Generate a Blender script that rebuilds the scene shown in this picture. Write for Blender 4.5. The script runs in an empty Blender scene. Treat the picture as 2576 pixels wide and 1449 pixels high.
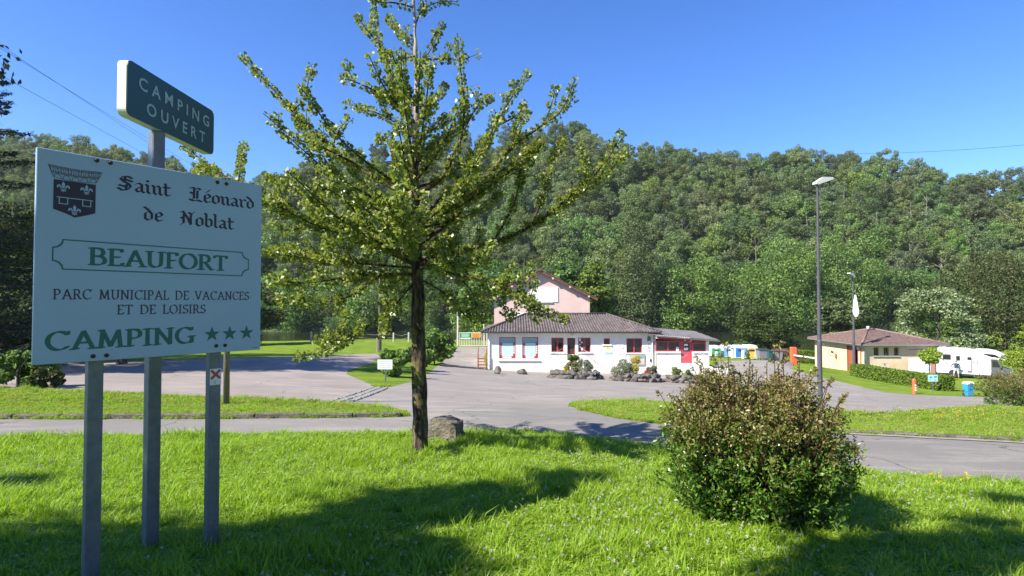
import bpy, bmesh, math, random
import numpy as np
from mathutils import Vector, Matrix, noise, geometry

# ------------------------------------------------------------------ camera, sky, sun, exposure
SC = bpy.context.scene
COL = SC.collection
EYE = np.array([0.0, 0.0, 1.7])
FPX, CX, CY = 1440.0, 1288.0, 724.5            # focal length and centre in a 2576 x 1449 picture
PITCH = math.atan(36 / 1440)
cam = bpy.data.cameras.new('camera')
cam.sensor_width = 36.0
cam.lens = FPX / 2576 * 36
cam.clip_start = 0.05
cam.clip_end = 3000
camo = bpy.data.objects.new('camera', cam)
COL.objects.link(camo)
camo.location = EYE
camo.rotation_euler = (math.pi / 2 + PITCH, 0, 0)
SC.camera = camo

SUN_EL = math.radians(43)
SUN_D = np.array([0.86, 0.51])                  # horizontal direction the light travels
SUN_D = SUN_D / np.linalg.norm(SUN_D)
LIGHT = np.array([SUN_D[0] * math.cos(SUN_EL), SUN_D[1] * math.cos(SUN_EL), -math.sin(SUN_EL)])
world = bpy.data.worlds.new('World')
SC.world = world
world.use_nodes = True
wn = world.node_tree
for n in list(wn.nodes):
    wn.nodes.remove(n)
sky = wn.nodes.new('ShaderNodeTexSky')
sky.sky_type = 'NISHITA'
sky.sun_disc = False
sky.sun_elevation = SUN_EL
sky.sun_rotation = math.atan2(-SUN_D[0], -SUN_D[1])
sky.altitude = 300
sky.air_density = 1.0
sky.dust_density = 0.0
sky.ozone_density = 6.0
bg = wn.nodes.new('ShaderNodeBackground')
bg.inputs['Strength'].default_value = 0.095
wo = wn.nodes.new('ShaderNodeOutputWorld')
hsv = wn.nodes.new('ShaderNodeHueSaturation')     # the phone's vivid blue
hsv.inputs['Saturation'].default_value = 1.2
hsv.inputs['Hue'].default_value = 0.512
hsv.inputs['Value'].default_value = 1.18
wn.links.new(sky.outputs[0], hsv.inputs['Color'])
wn.links.new(hsv.outputs[0], bg.inputs[0])
wn.links.new(bg.outputs[0], wo.inputs[0])
sun = bpy.data.lights.new('sun', 'SUN')
sun.energy = 5.0
sun.angle = math.radians(0.53)
sun.color = (1.0, 0.95, 0.87)
suno = bpy.data.objects.new('sun', sun)
COL.objects.link(suno)
suno.rotation_euler = Vector(LIGHT).to_track_quat('-Z', 'Y').to_euler()
SC.view_settings.view_transform = 'Standard'
SC.view_settings.look = 'None'
SC.view_settings.gamma = 1.0
SC.view_settings.exposure = 1.15
SC.render.engine = 'CYCLES'
SC.cycles.max_bounces = 6
SC.cycles.diffuse_bounces = 3
SC.cycles.glossy_bounces = 2
SC.cycles.transmission_bounces = 4
SC.cycles.transparent_max_bounces = 6
SC.cycles.caustics_reflective = False
SC.cycles.caustics_refractive = False
SC.cycles.use_denoising = True
SC.cycles.volume_bounces = 0

# ------------------------------------------------------------------ small helpers
R = math.radians
def ray(px, py):
    x = (px - CX) / FPX
    y = -(py - CY) / FPX
    return np.array([x, math.cos(PITCH) - y * math.sin(PITCH), math.sin(PITCH) + y * math.cos(PITCH)])
def W(px, py, Y):
    """the point at depth Y that the photograph shows at (px, py)"""
    r = ray(px, py)
    return EYE + r * (Y / r[1])

def tag(o, label=None, cat=None, group=None, kind=None):
    if label: o['label'] = label
    if cat: o['category'] = cat
    if group: o['group'] = group
    if kind: o['kind'] = kind
    return o
def empty(name, loc, rz=0.0):
    o = bpy.data.objects.new(name, None)
    COL.objects.link(o)
    o.empty_display_size = 0.2
    o.location = tuple(loc)
    o.rotation_euler = (0, 0, rz)
    return o
def thing(name, label, cat, loc, rz=0.0, group=None):
    return tag(empty(name, loc, rz), label, cat, group)
def link_mesh(name, me, parent=None, loc=None):
    o = bpy.data.objects.new(name, me)
    COL.objects.link(o)
    if parent is not None: o.parent = parent
    if loc is not None: o.location = tuple(loc)
    return o
def copy_tree(o, parent=None):
    c = o.copy()
    COL.objects.link(c)
    c.parent = parent
    for ch in list(o.children):
        copy_tree(ch, c)
    return c
def rotz(v, a):
    c, s = math.cos(a), math.sin(a)
    return (v[0] * c - v[1] * s, v[0] * s + v[1] * c, v[2])

class MB:
    def __init__(s):
        s.v = []; s.f = []; s.m = []; s.mi = 0
    def add(s, vs, fs):
        k = len(s.v)
        s.v += [tuple(map(float, p)) for p in vs]
        s.f += [tuple(i + k for i in f) for f in fs]
        s.m += [s.mi] * len(fs)
    def box(s, c, d, rz=0.0, bev=0.0):
        x, y, z = d[0] / 2, d[1] / 2, d[2] / 2
        if bev <= 0:
            vs = [(-x, -y, -z), (x, -y, -z), (x, y, -z), (-x, y, -z), (-x, -y, z), (x, -y, z), (x, y, z), (-x, y, z)]
            fs = [(0, 3, 2, 1), (4, 5, 6, 7), (0, 1, 5, 4), (1, 2, 6, 5), (2, 3, 7, 6), (3, 0, 4, 7)]
        else:
            bm = bmesh.new()
            bmesh.ops.create_cube(bm, size=1.0)
            for v in bm.verts: v.co = Vector((v.co.x * d[0], v.co.y * d[1], v.co.z * d[2]))
            bmesh.ops.bevel(bm, geom=list(bm.edges), offset=bev, segments=1, affect='EDGES', profile=0.5)
            vs = [tuple(v.co) for v in bm.verts]
            fs = [tuple(v.index for v in f.verts) for f in bm.faces]
            bm.free()
        s.add([tuple(np.array(rotz(v, rz)) + np.array(c)) for v in vs], fs)
        return s
    def bx(s, x0, x1, y0, y1, z0, z1, bev=0.0):
        return s.box(((x0 + x1) / 2, (y0 + y1) / 2, (z0 + z1) / 2), (abs(x1 - x0), abs(y1 - y0), abs(z1 - z0)), 0, bev)
    def tube(s, pts, rad, n=6, cap=True):
        pts = [Vector(p) for p in pts]
        if not hasattr(rad, '__len__'): rad = [rad] * len(pts)
        k = len(s.v); up = None
        for i, p in enumerate(pts):
            t = (pts[min(i + 1, len(pts) - 1)] - pts[max(i - 1, 0)])
            if t.length < 1e-9: t = Vector((0, 0, 1))
            t.normalize()
            if up is None:
                up = Vector((1, 0, 0)) if abs(t.x) < 0.8 else Vector((0, 1, 0))
            a = (up - t * up.dot(t)); a.normalize(); b = t.cross(a); up = a
            for j in range(n):
                g = 2 * math.pi * j / n
                q = p + (a * math.cos(g) + b * math.sin(g)) * rad[i]
                s.v.append((q.x, q.y, q.z))
        fs = []
        for i in range(len(pts) - 1):
            for j in range(n):
                fs.append((k + i * n + j, k + i * n + (j + 1) % n, k + (i + 1) * n + (j + 1) % n, k + (i + 1) * n + j))
        if cap:
            fs.append(tuple(k + j for j in reversed(range(n))))
            fs.append(tuple(k + (len(pts) - 1) * n + j for j in range(n)))
        s.f += fs; s.m += [s.mi] * len(fs)
        return s
    def lathe(s, prof, n=16, c=(0, 0, 0)):
        k = len(s.v); fs = []
        for r, z in prof:
            for j in range(n):
                g = 2 * math.pi * j / n
                s.v.append((c[0] + r * math.cos(g), c[1] + r * math.sin(g), c[2] + z))
        for i in range(len(prof) - 1):
            for j in range(n):
                fs.append((k + i * n + j, k + i * n + (j + 1) % n, k + (i + 1) * n + (j + 1) % n, k + (i + 1) * n + j))
        fs.append(tuple(k + j for j in reversed(range(n))))
        fs.append(tuple(k + (len(prof) - 1) * n + j for j in range(n)))
        s.f += fs; s.m += [s.mi] * len(fs)
        return s
    def prism(s, poly, h0, h1, fn):
        """poly: 2D outline; fn(a, b, h) gives the 3D point"""
        n = len(poly)
        vs = [fn(a, b, h0) for a, b in poly] + [fn(a, b, h1) for a, b in poly]
        fs = [tuple(reversed(range(n))), tuple(range(n, 2 * n))] + [(i, (i + 1) % n, n + (i + 1) % n, n + i) for i in range(n)]
        s.add(vs, fs)
        return s
    def mesh(s, name, mat, smooth=False):
        me = bpy.data.meshes.new(name)
        me.from_pydata(s.v, [], s.f)
        mats = mat if isinstance(mat, (list, tuple)) else [mat]
        for m in mats: me.materials.append(m)
        if len(mats) > 1:
            me.polygons.foreach_set('material_index', s.m)
        if smooth: me.polygons.foreach_set('use_smooth', [True] * len(s.f))
        me.update()
        return me
    def build(s, name, mat, parent=None, smooth=False, loc=None, fix=True):
        me = s.mesh(name, mat, smooth)
        if fix:
            bm = bmesh.new(); bm.from_mesh(me)
            bmesh.ops.recalc_face_normals(bm, faces=bm.faces)
            bm.to_mesh(me); bm.free()
        return link_mesh(name, me, parent, loc)

def quads_mesh(name, Q, mats, mi=None, k=4):
    """fast mesh from an array (n, k, 3) of separate polygons"""
    n = len(Q)
    me = bpy.data.meshes.new(name)
    me.vertices.add(n * k)
    me.vertices.foreach_set('co', np.ascontiguousarray(Q, dtype=np.float32).ravel())
    me.loops.add(n * k)
    me.loops.foreach_set('vertex_index', np.arange(n * k, dtype=np.int32))
    me.polygons.add(n)
    me.polygons.foreach_set('loop_start', np.arange(0, n * k, k, dtype=np.int32))
    for m in mats: me.materials.append(m)
    if mi is not None: me.polygons.foreach_set('material_index', np.asarray(mi, dtype=np.int32))
    me.update(calc_edges=True)
    me.validate()
    return me

# ------------------------------------------------------------------ materials
def set_ramp(cr, stops):
    els = cr.color_ramp.elements
    while len(els) < len(stops): els.new(0.5)
    for e, (p, c) in zip(els, stops):
        e.position = p; e.color = (*c[:3], 1)
def nmat(name):
    m = bpy.data.materials.new(name)
    m.use_nodes = True
    nt = m.node_tree
    b = nt.nodes['Principled BSDF']
    return m, nt, b
def rgb(h):
    """sRGB 0-255 triple to linear"""
    out = []
    for c in h:
        c = c / 255
        out.append(c / 12.92 if c <= 0.04045 else ((c + 0.055) / 1.055) ** 2.4)
    return tuple(out) + (1.0,)
def flat(name, col, rough=0.6, metal=0.0, var=0.12, scale=6.0, bump=0.0, bscale=60.0, spec=0.5, coord='Object'):
    """one colour with soft uneven wear and fine relief"""
    m, nt, b = nmat(name)
    tc = nt.nodes.new('ShaderNodeTexCoord')
    nz = nt.nodes.new('ShaderNodeTexNoise')
    nz.inputs['Scale'].default_value = scale
    nz.inputs['Detail'].default_value = 6
    nz.inputs['Roughness'].default_value = 0.65
    nt.links.new(tc.outputs[coord], nz.inputs['Vector'])
    mx = nt.nodes.new('ShaderNodeMix'); mx.data_type = 'RGBA'
    c = np.array(col[:3])
    mx.inputs[6].default_value = (*np.clip(c * (1 - var), 0, 1), 1)
    mx.inputs[7].default_value = (*np.clip(c * (1 + var), 0, 1), 1)
    nt.links.new(nz.outputs['Fac'], mx.inputs[0])
    nt.links.new(mx.outputs[2], b.inputs['Base Color'])
    b.inputs['Roughness'].default_value = rough
    b.inputs['Metallic'].default_value = metal
    b.inputs['Specular IOR Level'].default_value = spec
    if bump > 0:
        n2 = nt.nodes.new('ShaderNodeTexNoise')
        n2.inputs['Scale'].default_value = bscale
        n2.inputs['Detail'].default_value = 4
        nt.links.new(tc.outputs[coord], n2.inputs['Vector'])
        bp = nt.nodes.new('ShaderNodeBump')
        bp.inputs['Strength'].default_value = bump
        bp.inputs['Distance'].default_value = 0.02
        nt.links.new(n2.outputs['Fac'], bp.inputs['Height'])
        nt.links.new(bp.outputs[0], b.inputs['Normal'])
    return m
def ramp_mat(name, stops, scale=4.0, detail=8, rough=0.9, bump=0.3, bscale=None, dist=0.02, coord='Object', spec=0.3, stretch=None):
    m, nt, b = nmat(name)
    tc = nt.nodes.new('ShaderNodeTexCoord')
    src = tc.outputs[coord]
    if stretch:
        mp = nt.nodes.new('ShaderNodeMapping')
        mp.inputs['Scale'].default_value = stretch
        nt.links.new(src, mp.inputs['Vector']); src = mp.outputs[0]
    nz = nt.nodes.new('ShaderNodeTexNoise')
    nz.inputs['Scale'].default_value = scale; nz.inputs['Detail'].default_value = detail
    nz.inputs['Roughness'].default_value = 0.65
    nt.links.new(src, nz.inputs['Vector'])
    cr = nt.nodes.new('ShaderNodeValToRGB')
    els = cr.color_ramp.elements
    while len(els) < len(stops): els.new(0.5)
    for e, (p, c) in zip(els, stops):
        e.position = p; e.color = (*c[:3], 1)
    nt.links.new(nz.outputs['Fac'], cr.inputs[0])
    nt.links.new(cr.outputs[0], b.inputs['Base Color'])
    b.inputs['Roughness'].default_value = rough
    b.inputs['Specular IOR Level'].default_value = spec
    if bump:
        n2 = nt.nodes.new('ShaderNodeTexNoise')
        n2.inputs['Scale'].default_value = bscale or scale * 6; n2.inputs['Detail'].default_value = 6
        nt.links.new(src, n2.inputs['Vector'])
        bp = nt.nodes.new('ShaderNodeBump'); bp.inputs['Strength'].default_value = bump; bp.inputs['Distance'].default_value = dist
        nt.links.new(n2.outputs['Fac'], bp.inputs['Height'])
        nt.links.new(bp.outputs[0], b.inputs['Normal'])
    return m
def leaf_mat(name, stops, trans=0.35, tcol=None, rough=0.5, spec=0.25, objvar=0.0):
    """leaves: each leaf (mesh island) picks its own colour, light comes through it"""
    m, nt, b = nmat(name)
    geo = nt.nodes.new('ShaderNodeNewGeometry')
    cr = nt.nodes.new('ShaderNodeValToRGB')
    els = cr.color_ramp.elements
    while len(els) < len(stops): els.new(0.5)
    for e, (p, c) in zip(els, stops):
        e.position = p; e.color = (*c[:3], 1)
    nt.links.new(geo.outputs['Random Per Island'], cr.inputs[0])
    col = cr.outputs[0]
    if objvar > 0:
        oi = nt.nodes.new('ShaderNodeObjectInfo')
        hs = nt.nodes.new('ShaderNodeHueSaturation')
        mr = nt.nodes.new('ShaderNodeMapRange'); mr.inputs[3].default_value = 1 - objvar; mr.inputs[4].default_value = 1 + objvar
        nt.links.new(oi.outputs['Random'], mr.inputs[0])
        nt.links.new(mr.outputs[0], hs.inputs['Value'])
        mu = nt.nodes.new('ShaderNodeMath'); mu.operation = 'MULTIPLY'; mu.inputs[1].default_value = 7.31
        fr = nt.nodes.new('ShaderNodeMath'); fr.operation = 'FRACT'
        nt.links.new(oi.outputs['Random'], mu.inputs[0]); nt.links.new(mu.outputs[0], fr.inputs[0])
        m2 = nt.nodes.new('ShaderNodeMapRange'); m2.inputs[3].default_value = 0.5 - objvar * 0.10; m2.inputs[4].default_value = 0.5 + objvar * 0.07
        nt.links.new(fr.outputs[0], m2.inputs[0]); nt.links.new(m2.outputs[0], hs.inputs['Hue'])
        m3 = nt.nodes.new('ShaderNodeMapRange'); m3.inputs[3].default_value = 1 + objvar * 0.3; m3.inputs[4].default_value = 1 - objvar * 0.6
        mu2 = nt.nodes.new('ShaderNodeMath'); mu2.operation = 'MULTIPLY'; mu2.inputs[1].default_value = 23.7
        fr2 = nt.nodes.new('ShaderNodeMath'); fr2.operation = 'FRACT'
        nt.links.new(oi.outputs['Random'], mu2.inputs[0]); nt.links.new(mu2.outputs[0], fr2.inputs[0])
        nt.links.new(fr2.outputs[0], m3.inputs[0]); nt.links.new(m3.outputs[0], hs.inputs['Saturation'])
        nt.links.new(col, hs.inputs['Color']); col = hs.outputs[0]
    nt.links.new(col, b.inputs['Base Color'])
    b.inputs['Roughness'].default_value = rough
    b.inputs['Specular IOR Level'].default_value = spec
    if trans > 0:
        tr = nt.nodes.new('ShaderNodeBsdfTranslucent')
        mixc = nt.nodes.new('ShaderNodeMix'); mixc.data_type = 'RGBA'; mixc.blend_type = 'MULTIPLY'; mixc.inputs[0].default_value = 1.0
        nt.links.new(col, mixc.inputs[6]); mixc.inputs[7].default_value = (*(tcol or (1.3, 1.25, 0.6)), 1)
        nt.links.new(mixc.outputs[2], tr.inputs['Color'])
        ms = nt.nodes.new('ShaderNodeMixShader'); ms.inputs[0].default_value = trans
        nt.links.new(b.outputs[0], ms.inputs[1]); nt.links.new(tr.outputs[0], ms.inputs[2])
        nt.links.new(ms.outputs[0], nt.nodes['Material Output'].inputs['Surface'])
    return m
# ------------------------------------------------------------------ terrain
_cp = []
def cp(px, py, Y): _cp.append(tuple(W(px, py, Y)))
for a in [(545, 1375, 3.98), (240, 1500, 3.35), (385, 1412, 3.75), (1057, 1138, 7.8), (400, 1098, 9.2), (400, 1049, 12.0),
          (-100, 1104, 9.0), (-100, 1052, 11.8), (300, 990, 16.5), (-100, 970, 18.5), (700, 940, 28), (300, 920, 34), (900, 905, 42), (700, 885, 55),
          (790, 861, 71), (960, 860, 71), (1190, 871, 69), (1228, 930, 49), (1650, 941, 49), (1780, 945, 48.2),
          (2064, 1060, 14.6), (2400, 1100, 11), (2400, 1203, 7.2), (1900, 1300, 5.0), (2400, 1440, 3.8), (1288, 1449, 3.6),
          (1288, 1000, 20.5), (1288, 1048, 12.3), (1440, 1018, 16.6), (2300, 1037, 16.5), (2500, 1030, 16.5), (1700, 1016, 17.5), (2300, 1022, 26), (1500, 962, 37), (1100, 945, 36),
          (2300, 992, 41), (2434, 995, 40), (2390, 985, 44), (2145, 947, 54), (2405, 951, 55), (2170, 942, 58), (2080, 924, 67),
          (1990, 912, 60), (1900, 905, 66), (1950, 960, 44), (1288, 1088, 9.9), (1700, 1130, 8.4)]:
    cp(*a)
_cp += [(-60, 0, 0.6), (-70, 70, -3.2), (-110, 90, -3.4), (45, 0, -1.0), (80, 40, -5.4), (120, 80, -5.8), (0, -12, 1.1), (40, -15, 0.2), (-40, -15, 1.4),
        (70, 95, -5.6), (20, 78, -4.6), (-30, 76, -3.4), (0, 76, -3.4), (-60, 35, -1.9), (50, 75, -5.4), (30, 10, -1.6)]
CP = np.array(_cp)
def _phi(r2): return np.where(r2 > 1e-9, 0.5 * r2 * np.log(np.maximum(r2, 1e-12)), 0.0)
_n = len(CP)
_d2 = ((CP[:, None, :2] - CP[None, :, :2]) ** 2).sum(-1)
_A = np.zeros((_n + 3, _n + 3))
_A[:_n, :_n] = _phi(_d2) + np.eye(_n) * 1.5
_A[:_n, _n] = 1; _A[:_n, _n + 1:] = CP[:, :2]; _A[_n:, :_n] = _A[:_n, _n:].T
_wt = np.linalg.solve(_A, np.concatenate([CP[:, 2], [0, 0, 0]]))
def smooth01(t):
    t = np.clip(t, 0, 1); return t * t * (3 - 2 * t)
def terr_np(x, y):
    x = np.asarray(x, float); y = np.asarray(y, float)
    sh = x.shape; x = x.ravel(); y = y.ravel()
    xc = np.clip(x, -115, 125); yc = np.clip(y, -16, 97)
    out = np.empty_like(x)
    for i in range(0, len(x), 20000):
        q = slice(i, i + 20000)
        d2 = (xc[q, None] - CP[None, :, 0]) ** 2 + (yc[q, None] - CP[None, :, 1]) ** 2
        out[q] = _phi(d2) @ _wt[:_n] + _wt[_n] + _wt[_n + 1] * xc[q] + _wt[_n + 2] * yc[q]
    # the river bank
    yb = 76 + np.maximum(0, x - 42) * 1.1
    t = smooth01((y - yb) / 9.0)
    out = out * (1 - t) + (-8.2) * t
    return out.reshape(sh)
def terr(x, y): return float(terr_np(np.array([x]), np.array([y]))[0])
_ts = np.concatenate([np.arange(1.5, 30, 0.05), np.arange(30, 130, 0.25)])
def ground(px, py):
    """where the line of sight through (px, py) first meets the ground"""
    r = ray(px, py); r = r / r[1]
    x = r[0] * _ts; z = EYE[2] + r[2] * _ts
    d = z - terr_np(x, _ts)
    k = np.argmax(d < 0)
    if k == 0: k = len(_ts) - 1
    d0, d1 = d[k - 1], d[k]
    s = d0 / (d0 - d1) if d0 != d1 else 0
    t = _ts[k - 1] + (_ts[k] - _ts[k - 1]) * min(max(s, 0), 1)
    return np.array([r[0] * t, t])
def G(px, py):
    p = ground(px, py); return np.array([p[0], p[1], terr(p[0], p[1])])

def dens(pts, n=6, closed=False):
    out = []
    m = len(pts)
    for i in range(m if closed else m - 1):
        a = np.array(pts[i], float); b = np.array(pts[(i + 1) % m], float)
        k = max(1, int(np.linalg.norm(b - a) / 28))
        for j in range(k): out.append(tuple(a + (b - a) * j / k))
    if not closed: out.append(tuple(pts[-1]))
    return out
# outlines read off in the photograph's frame, then laid on the ground
NEAR = [(-500, 1106), (0, 1103), (300, 1098), (600, 1096), (900, 1094), (1060, 1088), (1250, 1086), (1400, 1094), (1520, 1108), (1650, 1126), (1900, 1156), (2150, 1187), (2400, 1208), (2576, 1223), (3000, 1262)]
FARL = [(-500, 1053), (0, 1054), (300, 1054), (600, 1053), (850, 1051), (990, 1049), (1022, 1046)]
VERGE_TOP_L = [(1022, 1046), (1015, 1036), (960, 1026), (840, 1015), (640, 1003), (430, 996), (160, 985), (-60, 974), (-500, 966)]
FARR = [(1437, 1022), (1462, 1032), (1500, 1042), (1560, 1054), (1650, 1066), (1900, 1080), (2100, 1088), (2350, 1100), (2576, 1111), (3000, 1130)]
VERGE_TOP_R = [(1437, 1022), (1448, 1014), (1500, 1009), (1600, 1010), (1700, 1015), (1900, 1026), (2120, 1036), (2220, 1041), (2300, 1037), (2400, 1028), (2576, 1026), (3000, 1030)]
GUTTER = [(840, 1015), (900, 995), (951, 976)]
DRIVE_L = [(951, 976), (1000, 970), (1026, 962), (1070, 947), (1100, 922), (1130, 896), (1156, 872)]
YARD_R = [(1228, 872), (1216, 900), (1222, 924), (1500, 921), (1795, 923), (1810, 908), (1960, 905), (2010, 912), (1989, 927), (2030, 940), (2070, 950), (2120, 962), (2170, 974), (2230, 987), (2300, 993.5), (2430, 998), (2620, 1002), (3000, 1006)]
PARK_TOP = [(-500, 940), (-100, 925), (160, 913), (400, 906), (640, 899), (945, 890), (965, 897), (930, 915), (880, 932), (869, 940), (905, 957), (951, 976)]
def lay(p, nz=0.0):
    q = [ground(*a) for a in dens(p)]
    return [tuple(a) for a in q]
def wob(pl, amp, f):
    return [(x + amp * (noise.noise((x * f, y * f, 3.1))), y + amp * noise.noise((x * f, y * f, 9.7))) for x, y in pl]
near = wob(lay(NEAR), 0.16, 1.3)
farl = lay(FARL); farr = wob(lay(FARR), 0.1, 1.0)
farr[0] = tuple(ground(1437, 1022))
vtl = wob(lay(VERGE_TOP_L), 0.25, 0.5); vtl[0] = farl[-1]
vtr = wob(lay(VERGE_TOP_R), 0.2, 0.6); vtr[0] = farr[0]
gut = lay(GUTTER)
drl = wob(lay(DRIVE_L), 0.25, 0.5); drl[0] = gut[-1]
yr = lay(YARD_R)
pt = wob(lay(PARK_TOP), 0.5, 0.3); pt[-1] = gut[-1]
def nearest(pl, p): return int(np.argmin([(a[0] - p[0]) ** 2 + (a[1] - p[1]) ** 2 for a in pl]))
ki = nearest(vtl, gut[0]); gut[0] = vtl[ki]
# polygons that share their border points
road_poly = near + farr[::-1] + farl[::-1]
yard_poly = [farl[-1]] + vtl[1:ki + 1] + gut[1:] + drl[1:] + yr + vtr[::-1]
park_poly = vtl[ki:] + pt + gut[::-1][1:-1]
def inside(poly, x, y):
    P = np.array(poly); res = np.zeros(len(x), bool)
    x0, y0 = P[:, 0], P[:, 1]; x1, y1 = np.roll(x0, -1), np.roll(y0, -1)
    for i in range(len(P)):
        if y0[i] == y1[i]: continue
        c = ((y0[i] > y) != (y1[i] > y)) & (x < (x1[i] - x0[i]) * (y - y0[i]) / (y1[i] - y0[i]) + x0[i])
        res ^= c
    return res
# one conforming triangulation, shared out among lawn, road, yard and parking place
_rs = np.random.RandomState(4)
gp = []
y = -16.0
while y < 150:
    st = 0.35 if -2 < y < 9 else (0.8 if 9 <= y < 22 else (1.4 if -16 <= y < 60 else 2.4))
    half = 11 if -2 < y < 9 else 0
    xs = np.arange(-(max(y, 4) * 1.05 + 6), max(y, 4) * 1.05 + 6, st)
    gp += [(a + _rs.uniform(-.2, .2) * st, y + _rs.uniform(-.2, .2) * st) for a in xs]
    y += st
for x in np.arange(-150, 151, 12):
    gp += [(x, -16.5), (x, 152)]
for yy in np.arange(-10, 150, 12):
    gp += [(-150, yy), (150, yy)]
    for x in list(range(-140, int(-(max(yy, 4) * 1.05 + 8)), 12)) + list(range(int(max(yy, 4) * 1.05 + 8), 140, 12)): gp.append((x, yy))
cv = []; ce = []
def addline(pl):
    k = len(cv); cv.extend(pl); ce.extend([(k + i, k + i + 1) for i in range(len(pl) - 1)])
for pl in (near, farl, farr, vtl, vtr, gut, drl, yr, pt): addline(pl)
res = geometry.delaunay_2d_cdt([Vector(p) for p in cv + gp], ce, [], 0, 1e-4)
TV = np.array([(v.x, v.y) for v in res[0]]); TF = np.array([tuple(f) for f in res[2]])
TZ = terr_np(TV[:, 0], TV[:, 1])
_tc = TV[TF].mean(1)
in_road = inside(road_poly, _tc[:, 0], _tc[:, 1])
in_yard = inside(yard_poly, _tc[:, 0], _tc[:, 1]) & ~in_road
in_park = inside(park_poly, _tc[:, 0], _tc[:, 1]) & ~in_road & ~in_yard
def is_paved(x, y):
    return inside(road_poly, x, y) | inside(yard_poly, x, y) | inside(park_poly, x, y)
def sheet(name, mask, mat):
    F = TF[mask]; used, inv = np.unique(F.ravel(), return_inverse=True)
    me = bpy.data.meshes.new(name)
    me.from_pydata([(TV[i, 0], TV[i, 1], TZ[i]) for i in used], [], [tuple(t) for t in inv.reshape(-1, 3)])
    me.materials.append(mat)
    me.polygons.foreach_set('use_smooth', [True] * len(F))
    o = link_mesh(name, me); o['kind'] = 'structure'
    return o

def asphalt(name, c0, c1, patch):
    m, nt, b = nmat(name)
    tc = nt.nodes.new('ShaderNodeTexCoord'); src = tc.outputs['Object']
    def nz(scale, detail=6, rough=0.6, vec=src):
        n = nt.nodes.new('ShaderNodeTexNoise'); n.inputs['Scale'].default_value = scale; n.inputs['Detail'].default_value = detail
        n.inputs['Roughness'].default_value = rough; nt.links.new(vec, n.inputs['Vector']); return n.outputs['Fac']
    def mix(fac, a, bb, mode='MIX'):
        n = nt.nodes.new('ShaderNodeMix'); n.data_type = 'RGBA'; n.blend_type = mode
        if hasattr(fac, 'links'): nt.links.new(fac, n.inputs[0])
        else: n.inputs[0].default_value = fac
        for k, v in ((6, a), (7, bb)):
            if hasattr(v, 'links'): nt.links.new(v, n.inputs[k])
            else: n.inputs[k].default_value = (*v[:3], 1)
        return n.outputs[2]
    def ramp(fac, a, bb):
        n = nt.nodes.new('ShaderNodeMapRange'); n.inputs[1].default_value = a; n.inputs[2].default_value = bb
        nt.links.new(fac, n.inputs[0]); return n.outputs[0]
    mp = nt.nodes.new('ShaderNodeMapping'); mp.inputs['Scale'].default_value = (0.35, 1.2, 1); nt.links.new(src, mp.inputs['Vector'])
    base = mix(ramp(nz(0.35, 5), 0.35, 0.65), c0, c1)
    base = mix(ramp(nz(1.1, 8, 0.7, mp.outputs[0]), 0.52, 0.72), base, patch)                # worn, pale streaks
    base = mix(ramp(nz(0.9, 8, 0.75), 0.62, 0.74), base, tuple(x * 0.62 for x in c0[:3]))  # tar patches and damp marks
    vo = nt.nodes.new('ShaderNodeTexVoronoi'); vo.feature = 'DISTANCE_TO_EDGE'; vo.inputs['Scale'].default_value = 0.28
    wv = nt.nodes.new('ShaderNodeVectorMath'); wv.operation = 'ADD'
    nn = nt.nodes.new('ShaderNodeTexNoise'); nn.inputs['Scale'].default_value = 0.8; nn.inputs['Detail'].default_value = 6; nt.links.new(src, nn.inputs['Vector'])
    nt.links.new(src, wv.inputs[0]); nt.links.new(nn.outputs['Color'], wv.inputs[1]); nt.links.new(wv.outputs[0], vo.inputs['Vector'])
    crack = ramp(vo.outputs['Distance'], 0.0, 0.006)
    base = mix(crack, tuple(x * 0.45 for x in c0[:3]), base)
    grit = nz(70, 4, 0.8)
    base = mix(0.55, base, mix(ramp(grit, 0.3, 0.7), (0.35, 0.35, 0.35), (1.6, 1.6, 1.6)), 'MULTIPLY')
    nt.links.new(base, b.inputs['Base Color'])
    b.inputs['Roughness'].default_value = 0.9; b.inputs['Specular IOR Level'].default_value = 0.25
    bp = nt.nodes.new('ShaderNodeBump'); bp.inputs['Strength'].default_value = 0.5; bp.inputs['Distance'].default_value = 0.008
    nt.links.new(grit, bp.inputs['Height']); nt.links.new(bp.outputs[0], b.inputs['Normal'])
    return m
M = {}
M['road'] = asphalt('road_asphalt', (0.19, 0.172, 0.150), (0.232, 0.21, 0.183), (0.31, 0.28, 0.24))
M['yard'] = asphalt('yard_asphalt', (0.228, 0.20, 0.170), (0.275, 0.242, 0.208), (0.36, 0.317, 0.27))
M['park'] = asphalt('parking_grit', (0.24, 0.202, 0.172), (0.30, 0.254, 0.215), (0.38, 0.325, 0.275))
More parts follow.
